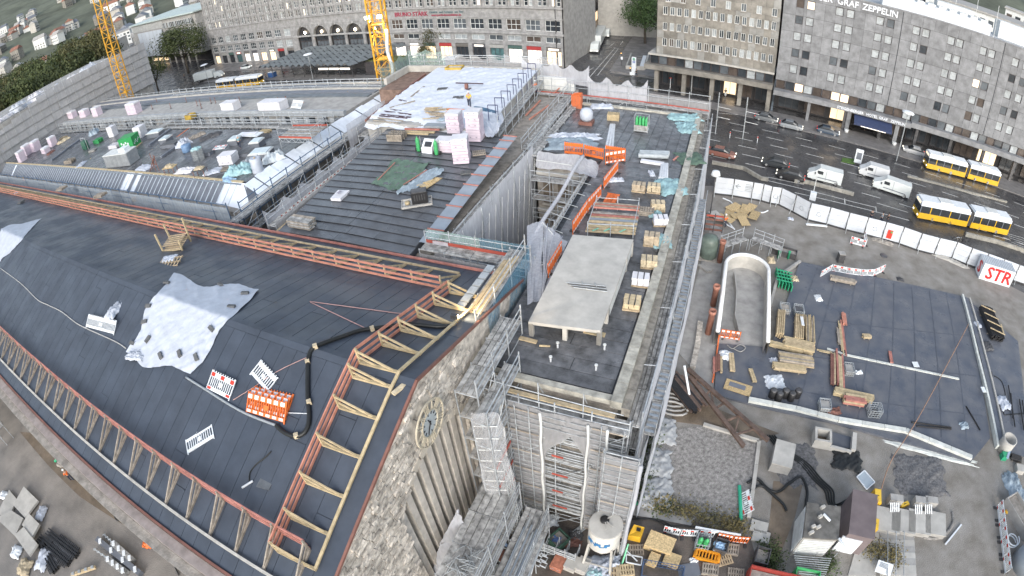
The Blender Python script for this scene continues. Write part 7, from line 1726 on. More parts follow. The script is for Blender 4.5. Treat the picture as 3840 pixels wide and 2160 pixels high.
for f in(.3,.66):beam('diagonal',lerp(ga,gb_,f),lerp(gc,gd_,f+.18),.1,.1,M_RUST,gd)
tstack('pile of black steel rails at the foot of the wing',Y2(1600,930),Y2(1850,1240),1.6,9,3,(M_BLK,M_RUST),name='rail_pile',jit=.5);tag(pole('white_post',Y2(1735,780,2.6),Y2(1800,1165,.1),.1,M_BW,None,10),'white inclined post at the foot of the wing','post')
for i,(x,y)in enumerate(((1590,1130),(1600,1180),(1610,1230))):p=Y2(x,y);tag(tube('hose_coil',[p+V(1.3*cos(a*.5),.7*sin(a*.5),.08+.1*i)for a in range(13)],.1,M_CONCG,n=6),['rear','middle','near'][i]+' grey hose coil at the corner of the wing','hose')
slabp('wing_yard',DT((1700,880),(1790,560),(1820,580),(1800,860),(1795,990)),-.02,.05,M_CONCG)
wallrun('yard_wall','broken low stone wall beside the wing','wall',[Y2(1890,370),Y2(1860,600),Y2(1810,830)],.5,.5,M_STONE,1.2)
tstack('short grey kerbstones beside the wing',D(*t_(2,1,1900,1230)),D(*t_(2,1,2000,1300)),.9,3,1,M_CONCG,bearers=False,zb_=.02);tstack('scrap boards and red bars by the trough',Y2(2060,720),Y2(2060,880),.9,4,1,(M_TIMB,M_RED,M_BROWN),jit=.3);tstack('pair of pale boards by the trough',Y2(2195,700),Y2(2210,880),.5,2,1,M_TIMB,bearers=False);tag(box('door_panel',Y2(2275,1000,.3),(2.4,1.2,.08),M_OSB,None,rz=-.15),'pale board frame lying on the membrane with a dark inset','panel');tag(box('dark_inset',Y2(2268,985,.36),(1.5,.5,.03),M_SLATE,None,rz=-.15),'dark inset panel lying on the pale board frame','panel');tstack('short upright plank at the trough scrap',Y2(2385,840),Y2(2430,970),.4,2,1,M_TIMBY,bearers=False)
crumple('heap of white and pink rags near the trough',Y2(2150,680,.2),.6,.6,.5,M_BW,0,3,name='rag_heap',cat='heap',n=12);tag(tube('orange_hose',smoothpath([Y2(2085,470,.9),Y2(2065,620,.3),Y2(2040,820,.3),Y2(2015,950,.3)],6),.08,mat('orange hose',(.60,.15,.05),.5,.1,2),n=6),'orange hose along the left edge of the membrane','hose');tag(tube('hose_loop',smoothpath([Y2(2160,570,.3),Y2(2220,610,.3),Y2(2290,570,.3),Y2(2350,600,.3),Y2(2300,640,.3),Y2(2230,610,.3)],6),.05,M_CONCG,n=5),'grey hose loop at the mouth of the trough','hose')
for i in range(5):p=D(*t_(3,2,30+i*62,1110+(i%2)*30));t=thing('black_drum',p,['first','second','third','fourth','fifth'][i]+' from left of the black drums at the near membrane edge','drum');lathe('drum',[(.3,.2),(.34,.25),(.34,1.0),(.3,1.05),(.1,1.06)],M_BLK,t,14,p);lathe('drum_lid',[(.3,0),(.31,.03),(.1,.05)],M_STEELD,t,12,p+V(0,0,1.06))
random.seed(71)
def cable(label,l,r=.08,m=M_HOSE):tag(tube('site_cable',smoothpath([D(*q,.12)for q in l],6),r,m,n=6),label,'cable')
cable('thick black cable loop above the mud pool',[(1880,1215),(1905,1205),(1935,1232),(1960,1236),(1990,1212),(2015,1200),(2030,1230),(2028,1265),(2022,1300)],.12);cable('thick black cable round the mud pool',[(1884,1270),(1890,1235),(1915,1222),(1945,1245),(1970,1268),(1978,1285)],.12)
for i in range(4):cable(['leftmost','second','third','rightmost'][i]+' black cable of the bundle running to the duct grids',[(1930+i*6,1095),(1960+i*6,1130),(2010+i*7,1165),(2045+i*7,1205),(2075+i*7,1235),(2088+i*5,1270),(2135+i*3,1268-i*4),(2200,1290+i*4),(2240,1296+i*5)],.075)
cable('pale cable loop below the cable knot',[(2080,1285),(2095,1300),(2110,1285),(2100,1272),(2085,1290),(2110,1305)],.05,M_BW);cable('thin black cable at the right of the lot',[(2500,945),(2520,960),(2530,1000),(2525,1040),(2540,1042),(2576,1040)],.05);cable('thin black cable left of the strip wall at right',[(2495,935),(2500,1000),(2497,1050)],.04)
crumple('tangle of black cables by the dark pit',D(2130,1155,.05),1.3,1.1,.4,M_HOSE,0,5,name='cable_tangle',cat='cables')
def r_box(name,label,cat,c,w,d,h,m,rz=0,cap=None,z=0):
 p=V(c.x,c.y,z);t=thing(name,p,label,cat);box('body',p+V(0,0,h/2),(w,d,h),m,t,rz=rz)
 if cap:box('cap',p+V(0,0,h+.03),(w*1.04,d*1.04,.06),cap,t,rz=rz)
 return t
K=lambda x,y,z=0.:D(*t_(3,3,x,y),z)
for lab,a,b,w,h in(('hollow concrete shaft box left of the dark pit',520,100,1.4,1.0),):
 p=K(a,b);t=thing('shaft_box',p,lab,'shaft')
 for s in(-1,1):box('side',p+V(0,s*.6,.5),(1.5,.2,1.0),M_CONC,t);box('end',p+V(s*.65,0,.5),(.2,1.0,1.0),M_CONC,t)
 box('inside',p+V(0,0,.06),(1.1,1.0,.1),M_MUD,t)
p=K(720,110);t=thing('dark_pit_cover',p,'dark pit cover with concrete edge beside the shaft box','cover');box('cover',p+V(0,0,.12),(2.0,1.6,.1),M_BLACK,t,rz=-.1);box('edge',p+V(1.15,0,.3),(.4,1.8,.6),M_CONC,t,rz=-.1);box('edge',p+V(-.1,-.95,.25),(2.0,.25,.5),M_CONC,t,rz=-.1)
r_box('formwork_block','tall concrete formwork block left of the cables','block',K(120,300),1.6,2.3,1.1,M_CONCG,-.1,M_CONC)
t=thing('glass_pallet',K(980,560),'pale grey framed plate lying on the gravel beside the cables','plate');pts=[K(968,390,.1),K(1072,508,.1),K(990,582,.1),K(890,455,.1)];prism('plate',R2(pts),.05,.13,mat('plate glass',(.36,.42,.47),.3,.1,1),t)
for a,b in zip(pts,pts[1:]+pts[:1]):beam('frame',V(a.x,a.y,.16),V(b.x,b.y,.16),.08,.06,M_BW,t)
th=thing('transformer_house',K(540,1000),'grey flat roofed hut with louvred walls and small roof vents','hut');hz=3.0
c0_,c1_,c2_,c3_=K(395,705,hz),K(735,750,hz),K(710,1085,hz),K(355,1060,hz)
prism('walls',[tuple(lerp((c0_+c2_)/2,c,.96))[:2]for c in(c0_,c1_,c2_,c3_)],0,hz-.16,M_CONCG,th);prism('roof',R2((c0_,c1_,c2_,c3_)),hz-.15,hz,mat('stained roof',(.16,.155,.145),.8,.4,1.2),th)
for a,b,n_ in((c3_,c2_,11),(c0_,c3_,9)):
 for k in range(9):
  q,w_=lerp(a,b,.06),lerp(a,b,.94);cen=(c0_+c2_)/2;o=((a+b)/2-cen);o.z=0;o=o.normalized()*-.05
  beam('louvre',V(q.x,q.y,.5+k*.25)+o,V(w_.x,w_.y,.5+k*.25)+o,.12,.14,M_FRAMEW,th)
for x,y,w in((500,965,.35),(450,960,.3),(430,1020,.35),(545,765,.35),(520,860,.3)):p=K(x,y,hz);box('roof_vent',p+V(0,0,.12),(w,.2,.24),M_CONC,th,rz=.6)
for a,b in(((560,825),(625,895)),((715,1070),(770,1160))):pole('lamp_tube',K(*a,hz+.15),K(*b,hz+.15),.1,M_BW,th,8)
t=r_box('annexe','brown flat annexe roof joined to the grey hut','annexe',K(815,1000),2.0,3.6,2.6,mat('brown sheet',(.17,.14,.145),.6,.15,1),-.08,mat('brown sheet',(.17,.14,.145),.6,.15,1));boxp=K(740,1200);box('door_frame',boxp+V(0,0,1.0),(1.6,.15,2.0),M_BW,t,rz=-.08)
gr=thing('fire_escape_rails',K(500,1340),'grey grid of steel rails below the hut','railing')
for i in range(9):beam('rail',K(260+i*6,1245+i*22,.9),K(640-i*8,1275+i*22,.9),.05,.06,M_STEEL,gr)
for f in(0,.5,1):beam('post',lerp(K(262,1250),K(640,1280),f),lerp(K(262,1250),K(640,1280),f)+V(0,0,1),.06,.06,M_STEEL,gr)
for i in range(4):a=K(1175+i*160,915+i*12);r_box('concrete_slab',['left end','second','third','right end'][i]+' concrete slab of the long cable cover','slab',a,2.2-.1*i,2.0,.5,M_CONCG,-.07,M_CONC)
for lab,x,y,n in(('left bundle of white duct pipes rising from the ground',1275,780,5),('right bundle of white duct pipes rising from the ground',1525,800,4),('loose white duct pipe ends at the far right',1625,800,4)):
 t=thing('duct_bundle',K(x,y),lab,'ducts')
 for i in range(n):pole('duct',K(x-40+i*20,y+60,.3),K(x-40+i*20,y-70,1.1),.05,M_BW,t,8)
 box('mount',K(x,y-90,.45),(1.2,.6,.9),M_CONCG,t)
M_YEL=mat('yellow box',(.65,.38,.03),.5,.12,2)
def ybox(label,p,w,d,h,rz):t=thing('yellow_box',p,label,'box');box('body',p+V(0,0,h/2),(w,d,h),M_YEL,t,rz=rz);box('lid',p+V(0,0,h+.02),(w*.9,d*.9,.05),mat('amber lid',(.75,.50,.06),.5,.1,2),t,rz=rz);box('label_plate',p+V(0,0,h+.05),(w*.3,.06,.01),M_BLK,t,rz=rz)
ybox('yellow distribution box at the end of the brown rope',K(1070,690),.6,1.3,.7,.0);ybox('yellow box lying between the two duct bundles',K(1360,745),.9,.35,.3,.5);ybox('yellow electric box in front of the hut annexe',K(1015,990),.65,.9,1.1,-.1)
slabp('concrete_path',[K(800,1449),K(900,1100),K(1110,975),K(1120,1100),K(1080,1449)],0,.08,M_CONC)
st2=thing('concrete_steps',K(1290,1250),'sunken concrete steps with thin rails overgrown by weeds','steps')
for i in range(7):beam('step',K(1125,1010+i*62,.06+.02*i),K(1465+i*4,1015+i*64,.06+.02*i),.9,.1,M_CONCG if i%2 else M_CONC,st2)
for x in(1205,1290,1370):beam('rail',K(x,1000,.6),K(x-5,1449,.6),.05,.05,M_STEEL,st2)
sg=thing('site_sign',K(1170,1370),'tilted white notice board at the bottom edge','sign');pts=[K(1115,1285,.7),K(1265,1335,.7),K(1230,1449,.5),K(1075,1400,.5)];mesh('board',[p for p in pts]+[p-V(0,0,.06)for p in pts],[(0,1,2,3),(7,6,5,4),(0,4,5,1),(1,5,6,2),(2,6,7,3),(3,7,4,0)],M_BW,sg)
for i in range(4):beam('text_line',lerp(pts[0],pts[3],.2+.12*i)*.85+pts[1]*.15+V(0,0,.03),lerp(pts[0],pts[3],.2+.12*i)*.3+lerp(pts[1],pts[2],.2+.12*i)*.7+V(0,0,.03),.05,.01,M_TXT,sg)
tag(beam('white_bar',K(1785,1130,.1),K(1945,932,.1),.14,.12,M_BW),'white bar lying alone on the gravel','bar');tag(tube('wheel_ruts',smoothpath([K(1560,1060,.0),K(1700,1070,.0),K(1810,1000,.0),K(1860,900,.0),K(1850,810,.0)],6),.16,M_GRAVEL,n=6),kind='stuff')
p=K(2360,170);t=thing('concrete_ring',p,'grey concrete shaft ring standing at the lower right','ring');lathe('ring',[(.8,0),(.8,1.5),(.66,1.5),(.66,.1)],M_CONC,t,22,p);box('blue_lid',p+V(.1,-1.0,.6),(.25,1.2,.1),mat('pale blue',(.30,.40,.52),.5,.1,2),t,rz=-.5);box('green_bin',p+V(-.3,-1.1,.3),(.6,.6,.6),M_GF,t)
tstack('black pipes beside the concrete ring',K(2430,260),K(2530,290),.7,4,2,M_BLK,name='pipe_bundle',cyl=True,zb_=0);crumple('grey plastic heap at the right of the concrete ring',K(2470,560),1.0,1.6,.8,M_TARPB,.2,3,name='plastic_heap',cat='heap');crumple('yellow and black fittings heap at the right edge',K(2430,760),.7,.6,.5,M_YEL,.2,4,name='fittings_heap',cat='heap');tag(tube('white_hose_coil',[K(2440,1110,.1)+V(.6*cos(a*.45),.6*sin(a*.45),.02*a)for a in range(30)],.06,M_BW,n=5),'white hose coil right of the barrier row','hose');r_box('grey_plinth','pale grey plinth at the right edge above the barrier row','plinth',K(2515,390),.9,.8,.5,M_CONC,-.1)
p=K(2560,1330);t=thing('round_tank',p,'grey round tank cut by the lower right corner','tank');lathe('shell',[(1.3,0),(1.3,1.4),(1.0,1.9),(.3,2.1)],M_ZINC,t,22,p);tub('dark skip with pale contents at the right of the barrier row',K(2510,880),1.6,4.0,1.0,M_CONCG,.5)
crumple('ragged white lime edge across the gravel',K(1650,215,.02),4.6,.35,.15,M_WKERB,-.10,8,name='lime_edge',cat='lime');crumple('dark gravel mound in the middle of the lot',K(1530,440,.0),2.6,2.0,.35,mat('dark gravel',(.16,.16,.165),.95,.4,5,.8,16),.1,9,name='gravel_mound',cat='mound');crumple('dark soil patch left of the cables',K(300,330,.0),1.6,2.0,.2,mat('dark gravel',(.16,.16,.165),.95,.4,5,.8,16),.1,4,name='soil_patch',cat='soil')
# yard at the foot of the wing
Q3=lambda x,y,z=0.:D(*t_(2,3,x,y),z)
slabp('yard_ground',[Q3(0,590),Q3(1180,720),Q3(1850,900),Q3(2400,1060),Q3(2500,1449),Q3(0,1449),D(*t_(1,3,1700,1449)),D(*t_(1,3,2200,900))],-.05,.012,mat('yard earth',(.145,.125,.11),.8,.35,.7,.5,9,wet=.35,detail=6))
M_SILO=mat('silo enamel',(.60,.59,.56),.45,.12,1.2)
p=Q3(950,1230);sl_=thing('plaster_silo',p,'round white plaster silo on steel legs with blue lettering','silo')
sz=5.4;tc=T(2,3,945,930,sz);p=V(tc.x,tc.y,0);R_=(T(2,3,1118,930,sz)-T(2,3,775,930,sz)).length/2
lathe('drum',[(.25,1.5),(R_*.6,2.4),(R_,3.3),(R_,sz-.08),(R_*.97,sz)],M_SILO,sl_,36,p);lathe('lid_rim',[(R_*1.02,0),(R_*1.02,.08),(R_*.96,.09)],M_CONC,sl_,36,p+V(0,0,sz-.06))
lathe('hatch',[(.28,0),(.28,.1),(.1,.12)],M_BLK,sl_,14,p+V(-.15,.25,sz+.02))
for a in(0,.7,2.2):beam('hatch_arm',p+V(-.1,.2,sz+.1),p+V(-.1+.6*cos(a-1.2),.2+.6*sin(a-1.2),sz+.12),.07,.05,M_CONC,sl_)
for a in(.7,2.3,3.9,5.5):
 q=V(cos(a),sin(a),0);beam('leg',p+q*R_*1.0+V(0,0,3.6),p+q*R_*1.35,.14,.14,M_CONC,sl_);beam('leg_foot',p+q*R_*1.2,p+q*R_*1.5,.3,.08,M_CONC,sl_)
 r_=V(cos(a+1.6),sin(a+1.6),0);beam('leg_tie',p+q*R_*1.2+V(0,0,.9),p+r_*R_*1.2+V(0,0,.9),.08,.08,M_CONC,sl_)
M_KB=mat('blue letters',(.04,.19,.42),.5,.05,2)
for i,ch in enumerate('KNAUF'):
 a=-pi/2-.5+i*.3-.25;n_=V(cos(a),sin(a),0);text('lettering',ch,.62,facing(p+n_*(R_+.015)+V(0,0,4.35),V(-sin(a),cos(a),0),n_),M_KB,sl_,.01,.02)
def yb(label,x,y,w,d,h,m,rz=0.,name='block_stack',nl=3,cat='stack'):return packs(label,Q3(x,y),rz,w,d,nl,h/nl,m,None,name=name,cat=cat)
yb('big osb board pack in the yard',1480,1150,1.9,1.25,.75,M_OSB,-.12,'osb_pack',3);yb('lower osb board pack, right one',1600,1310,1.1,.9,.6,M_OSB,-.12,'osb_pack',3);yb('lower osb board pack, left narrow one',1415,1300,.7,.9,.5,M_OSB,-.12,'osb_pack',2)
yb('red brick pallet under foil in the yard',470,1340,.8,1.0,.75,mat('brick red',(.42,.17,.11),.8,.25,5),-.12,'brick_pallet',4);yb('white block pallet beside the bricks, left one',600,1350,.75,1.0,.85,M_CONC,-.12,'block_pallet',4);yb('white block pallet beside the bricks, right one',712,1370,.75,1.0,.85,M_CONC,-.12,'block_pallet',4)
yb('dark rubber mat roll between the osb packs',1500,1290,.25,.9,.4,M_FOOT,-.1,'rubber_mats',2)
for i,(x,y,rz,n,m_,lab)in enumerate(((1140,1400,.4,2,M_TIMB,'tilted pale pallet stack beside the big bags'),(995,1430,.3,2,M_PAL,'pallet stack cut by the bottom edge'),(1990,1390,.1,2,M_TIMBG,'grey pallet stack at the bottom right of the yard'),(2130,1290,.5,1,M_PAL,'brown pallet under the orange plastic barrier'),(2195,1190,.05,2,M_TIMBG,'grey pallets behind the orange plastic barrier'),(2250,1430,.1,1,M_TIMBG,'grey pallet at the bottom right edge'),(1240,1190,.3,1,M_TIMBG,'flat grey timber pallet left of the osb pack'))):pallet(lab,Q3(x,y),rz,1.15,.85,n,m_)
for i,(x,y,rx,ry,m_,lab)in enumerate(((870,1370,1.0,.9,M_TARPW,'white big bags heaped under the silo'),(1000,1310,.6,.5,M_TARPW,'second white bag under the silo'),(830,1430,.6,.5,M_TARPT,'bluish bag at the bottom edge'),(1830,1290,.3,.2,M_BW,'white rag beside the orange plastic barrier'),(600,1110,.7,.4,M_BROWN,'brown scrap behind the brick pallet'),(640,1040,.5,.5,M_STEELD,'steel scrap heap left of the silo'),(370,890,.7,.5,M_BW,'white scrap on the stacked frames'))):crumple(lab,Q3(x,y),rx,ry,.7 if i<3 else .35,m_,.3,i,name='bag' if i<3 else 'scrap',cat='bag' if i<3 else 'scrap',n=14)
ybp=Q3(1240,1050);mesh_o=thing('yellow_tank',ybp,'wedge shaped yellow tank beside the silo','tank');mesh('shell',[ybp+V(*q)for q in((-.45,-.4,0),(.45,-.4,0),(.45,.4,0),(-.45,.4,0),(-.45,-.4,.7),(.35,-.4,.9),(.45,.4,.9),(-.3,.4,.95))],[(0,1,5,4),(1,2,6,5),(2,3,7,6),(3,0,4,7),(4,5,6,7)],M_YEL,mesh_o);box('cap',ybp+V(.1,.1,.95),(.3,.25,.06),M_BLK,mesh_o)
for lab,a,b,st_ in(('white barrier left in the row behind the osb pack',(1515,1010),(1680,1045),'w'),('white barrier, second in the row behind the osb pack',(1690,1045),(1850,1055),'w'),('white barrier, third in the row at the yard',(1870,1050),(2020,1065),'w'),('red and white barrier, right end of the yard row',(2050,1080),(2200,1110),'o'),('last red and white barrier of the yard row',(2210,1112),(2360,1125),'o')):barrier(lab,Q3(*a),Q3(*b),None,1.0,st_)
tag(beam('striped_rail',Q3(1845,960,.9),Q3(2300,1040,.9),.1,.25,M_BW),'long white rail behind the yard barriers','rail')
p=Q3(1900,1150);meshcrate('cage with two green gas bottles in the yard',p,.9,.9,1.1,M_STEEL,.05)
for i in range(2):tag(lathe('gas_bottle',[(.16,.1),(.19,.2),(.19,1.0),(.1,1.2),(.05,1.3)],M_BG,None,12,p+V(-.2+i*.42,0,0)),['left','right'][i]+' green gas bottle inside the yard cage','gas bottle')
tub('grey bin with blue rubbish in the yard',Q3(2085,1180),.95,.9,.8,M_STEELD,-.1);crumple('blue and white rubbish in the grey bin',Q3(2085,1150,.55),.4,.35,.35,mat('blue rag',(.3,.45,.62),.6,.2,2),0,3,name='rubbish',cat='rubbish',n=12)
tub('green bin with blue sack left of the silo',Q3(470,1110),1.1,1.1,.75,mat('bin green',(.05,.11,.085),.5,.2,2),-.5);crumple('blue sack in the green bin',Q3(455,1090,.35),.38,.3,.3,mat('strong blue',(.12,.22,.5),.5,.2,2),0,4,name='sack',cat='sack',n=12)
t=thing('plastic_barrier',Q3(1960,1250),'rounded orange plastic barrier element lying in the yard','barrier');a,b=Q3(1850,1220,.25),Q3(2075,1275,.25);x_=(b-a).normalized();n_=V(-x_.y,x_.x,0);M_OP=mat('deep orange',(.70,.28,.02),.45,.1,2)
for s in(-1,1):beam('rail',a+n_*.32*s,b+n_*.32*s,.14,.3,M_OP,t)
for i in range(8):q=lerp(a,b,i/7);beam('rib',q-n_*.32,q+n_*.32,.1,.28,M_OP,t)
for q in(a,b):pole('round_end',q-n_*.3-V(0,0,.02),q+n_*.3-V(0,0,.02),.16,M_OP,t,10)
wb=thing('wire_basket',Q3(1500,1380),'large blue wire basket at the bottom edge','basket');M_BW2=mat('blue wire',(.07,.11,.2),.5,.2,2);a,b,c,d=Q3(1310,1330),Q3(1715,1400),Q3(1690,1560),Q3(1290,1490)
for u,v in((a,b),(b,c),(c,d),(d,a)):
 for z in(.05,.45,.85):beam('wire',u+V(0,0,z),v+V(0,0,z),.045,.045,M_BW2,wb)
 for i in range(10):q=lerp(u,v,i/10);beam('wire',q,q+V(0,0,.85),.035,.035,M_BW2,wb)
fr_=thing('frame_rack',Q3(265,1270),'rack of six white square frames in the yard','rack')
for i in range(3):
 for j in range(3):
  c=Q3(205+i*62+j*-6,1190+j*60+i*12,.5)
  for s in(-1,1):box('frame',c+V(0,s*.16,0),(.42,.06,.08),M_BW,fr_,rz=-.15);box('frame',c+V(s*.2,0,0),(.06,.28,.08),M_STEEL,fr_,rz=-.15)
for q in((150,1330),(390,1370),(180,1170),(400,1200)):pole('leg',Q3(*q),Q3(*q,.9),.03,M_STEEL,fr_)
barrier('green barrier board lying at the foot of the net, left',Q3(5,850),Q3(45,640),V(-.4,.1,.6),.8,'g',feet=False);barrier('green barrier board leaning at the foot of the net, right',Q3(70,690),Q3(265,800),None,.9,'g',feet=False)
r_box('red_crate','red crate with white pipes at the foot of the net','crate',Q3(185,830),.8,.7,.5,M_BR,.1,M_BW)
tstack('bundle of aluminium planks lying by the green bin',Q3(160,1050),Q3(240,880),.8,5,2,M_STEEL,zb_=0);tstack('long grey beam by the red crate',Q3(40,890),Q3(125,740),.25,2,1,M_STEEL,bearers=False,zb_=0)
s23=scaffold('heap of upright scaffold frames before the torn net',(-6.6,15.2),(-3.7,15.0),(0,-1),0,1.2,bay=.75,w=1.0,lift=.6,top=.6)
tstack('black and pale hoses by the fence of the yard',Q3(620,1040),Q3(720,960),.5,5,1,M_STEEL,cyl=True,bearers=False,zb_=0,name='tube_bundle')
tag(pole('green_rod',Q3(1105,1335,.1),Q3(1170,1125,1.2),.06,mat('mint rod',(.2,.6,.35),.5,.1,2),None,8),'green rod leaning beside the silo','rod');t=thing('white_framework',Q3(1240,1290),'white steel frame lying between silo and basket','frame')
for a,b in(((1150,1230),(1310,1260)),((1310,1260),(1300,1340)),((1300,1340),(1150,1310)),((1150,1310),(1150,1230)),((1150,1190),(1260,1300))):beam('bar',Q3(*a,.3),Q3(*b,.3),.07,.07,M_BW,t)
tub('dark grey skip right of the yard',Q3(2490,1290),1.0,1.2,.9,M_STEELD,-.1);tub('big red container at the bottom right of the yard',D(*t_(3,3,0,1600)),3.6,2.0,1.3,mat('container red',(.33,.05,.04),.5,.15,2),-.05);tub('green framed container of planks right of the red one',D(*t_(3,3,330,1580)),1.8,2.0,1.2,M_BG,-.05)
for i,(x,y)in enumerate(((2480,960),(2500,1060))):r_box('concrete_step',['rear','front'][i]+' concrete slab behind the grey skip','slab',Q3(x,y),1.3,.9,.2,M_CONC,-.08)
tag(box('dark_mat',Q3(1780,1390,.05),(1.5,1.0,.03),M_SLATE,None,rz=.4),'dark mat lying at the bottom of the yard','mat')
for lab,l in(('black hose along the rear of the yard',((1160,880),(1400,880),(1560,940),(1750,950),(2000,960))),('second black hose curving behind the yard',((1180,840),(1300,870),(1500,890),(1620,960)))):tag(tube('yard_hose',smoothpath([Q3(*q,.1)for q in l],6),.05,M_HOSE,n=5),lab,'hose')
slabp('yard_path',[Q3(1160,720),Q3(1480,790),Q3(1840,870),Q3(1800,945),Q3(1480,880),Q3(1170,830)],0,.05,M_CONCG)
tag(lathe('green_stub',[(.14,0),(.14,.25),(.1,.27)],M_GF,None,10,Q3(1248,725)),'small green stub pipe at the left of the yard path','pipe')
U3=lambda x,y,z=0.:D(*t_(1,3,x,y),z)
r_box('steel_lid_box','brown topped steel box in the lower middle of the yard','box',U3(2450,1260),1.0,.8,.7,M_STEEL,-.3,M_BROWN);tstack('alu plank stack at the bottom middle edge',U3(2340,1400),U3(2500,1430),.9,6,3,M_STEEL,zb_=0);t=thing('blue_notice',U3(2510,1130),'blue and white notice board on the lattice mast foot','sign');box('board',U3(2510,1130,1.0),(1.1,.06,.6),mat('sign blue',(.22,.33,.55),.5,.05,2),t,rz=-.4);pole('post',U3(2510,1130),U3(2510,1130,.7),.04,M_STEEL,t);box('red_plate',U3(2420,1080,1.0),(.4,.06,.5),M_BR,t,rz=-.4)
sheetgrid_=sheetgrid('hanging_net',lambda u,v:U3(2030,780,8.0)*(1-v)+(U3(1850,1120,4.5)*(1-u)+U3(2150,1080,4.5)*u)*v+V(0,0,-.0)+V(.1,.1,.1)*wob(u*6,v*6),12,12,M_NETW);tag(sheetgrid_,'white net hung like a tent over the low scaffold','netting')
s4n=sheetgrid('hanging_net',lambda u,v:lerp(lerp(U3(1850,1120,4.5),U3(2150,1080,4.5),u),lerp(U3(1760,1449,1.5),U3(2160,1449,1.5),u),v)+V(.1,.1,.1)*wob(u*6,v*6,1,3),12,12,M_NETW);tag(s4n,'lower sheet of the white tent net at the bottom edge','netting')
# ground beyond the front eave (lower left)
B3=lambda x,y,z=0.:D(*t_(0,3,x,y),z)
slabp('excavated_strip',[B3(200,0),B3(520,20),B3(900,330),B3(1850,1160),B3(1700,1200),B3(800,650),B3(480,330)],-.02,.03,M_MUD)
random.seed(17)
for i,(pts,lab)in enumerate(((((0,820),(110,600),(185,690),(90,940)),'upper left concrete slab of the heap'),(((160,760),(265,575),(410,715),(280,890)),'large upper concrete slab of the heap'),(((0,900),(150,820),(270,900),(190,1080)),'middle concrete slab of the heap'),(((265,975),(330,855),(440,965),(370,1095)),'right concrete slab of the heap'),(((200,1085),(290,1000),(430,1170),(350,1290)),'lower cracked concrete slab of the heap'))):
 o=prism('concrete_slab',R2([B3(x,y)for x,y in pts]),.1+.12*i,.34+.12*i,M_CONC);tag(o,lab+' at the lower left','slab')
for i,(a,b,lab)in enumerate((((480,1000),(780,1240),'upper row of comb shaped black steel piles'),((400,1060),(700,1320),'middle row of comb shaped black steel piles'),((390,1080),(560,1400),'lower row of comb shaped black steel piles'))):
 A,B=B3(*a,.2),B3(*b,.2);d=(B-A).normalized();n_=V(-d.y,d.x,0);t=thing('steel_pile',A,lab,'piles')
 for s in(-.3,.0,.3):beam('bar',A+n_*s,B+n_*s,.14,.3,M_BLK,t)
 for k in range(14):q=lerp(A,B,.35+k*.045);beam('tooth',q-n_*.7,q+n_*.7,.1,.14,M_STEELD,t)
for i,(a,b,w,m_,lab)in enumerate((((985,1080),(1420,1430),.5,M_SLATE,'long dark steel beam with jacks at the lower left'),((1140,1120),(1340,1300),.6,M_DECK,'grey jack cylinder above the dark beam'),((1085,1280),(1270,1420),.6,M_DECK,'grey jack cylinder below the dark beam'),((1045,1030),(1140,1120),.1,M_STEEL,'thin jack rod above the dark beam'),((945,1175),(1080,1270),.1,M_STEEL,'thin jack rod below the dark beam'),((720,1440),(960,1360),.25,M_TIMB,'pale plank at the bottom left edge'))):
 t=thing('jack_beam',B3(*a),lab,'beam');A,B=B3(*a,.3),B3(*b,.3);beam('body',A,B,w,min(w,.5),m_,t)
 for k in range(4):q=lerp(A,B,.1+k*.27);box('collar',q+V(0,0,min(w,.5)*.5),(min(w,.5),.3,.16),M_BW if i<3 else M_STEEL,t,rz=-.7)
for i,(a,b)in enumerate((((1560,960),(1480,1100)),((650,180),(555,295)))):tag(tube('green_pipe',smoothpath([B3(a[0]+15,a[1]-10,1.2),B3(*a,1.3),B3(*b,.3)],5),.16,M_GF,n=8),['green drain pipe bending down from the eave','green pipe with yellow clamp near the upper left'][i],'pipe')
for i,(x0,y0,x1,y1,lab)in enumerate(((930,440,1290,750,'concrete ledge with grey pipe below the front eave, upper one'),(1880,1190,2350,1490,'concrete ledge with grey pipe below the front eave, lower one'))):
 A,B=B3(x0,y0,5.5),B3(x1,y1,5.5);t=thing('pipe_ledge',A,lab,'ledge');n_=V(0,-1,0);beam('slab',A+V(0,-.3,-.3),B+V(0,-.3,-.3),1.5,.5,M_CONC,t);boxm=(A+B)/2;beam('pier',V(boxm.x,boxm.y,0),V(boxm.x,boxm.y,4.9),.8,.8,M_MUD,t)
 pole('pipe',A+V(.5,.1,.1),B+V(-.5,.1,.1),.13,M_PVC,t,8)
 for f in(.12,.5,.55,.9):pole('flange',lerp(A,B,f)+V(-.08,.1,.1),lerp(A,B,f)+V(.08,.1,.1),.24,M_BW,t,10)
for i,(x,y,rx,ry,m_,lab)in enumerate(((420,820,.6,.8,M_TARPW,'white bag right of the slab heap'),(440,1280,.8,1.2,M_TARPW,'white bags below the slab heap'),(650,310,1.0,.6,M_STONED,'rubble heap near the green pipe'),(1450,960,.6,.4,M_STONED,'grey rubble left of the green drain pipe'),(1490,1130,.5,.4,M_BO,'orange tool at the foot of the green drain pipe'),(170,1210,.7,.7,M_BW,'pale bag stack at the lower left edge'),(250,1370,.9,.9,M_SAND,'pale sack stack at the bottom left edge'),(50,640,.8,.5,M_BW,'white tool heap at the left edge'))):crumple(lab,B3(x,y,.1),rx,ry,.6,m_,.4,i+2,name='bag' if 'bag' in lab else 'rubble',cat='bag' if 'bag' in lab else 'rubble',n=14)
s24=scaffold('scaffold stored below the front eave at the left edge',(-62,-1.2),(-78,-1.2),(0,-1),0,4.2,bay=2.2,w=1.2,deck=(0,1),boards=3)
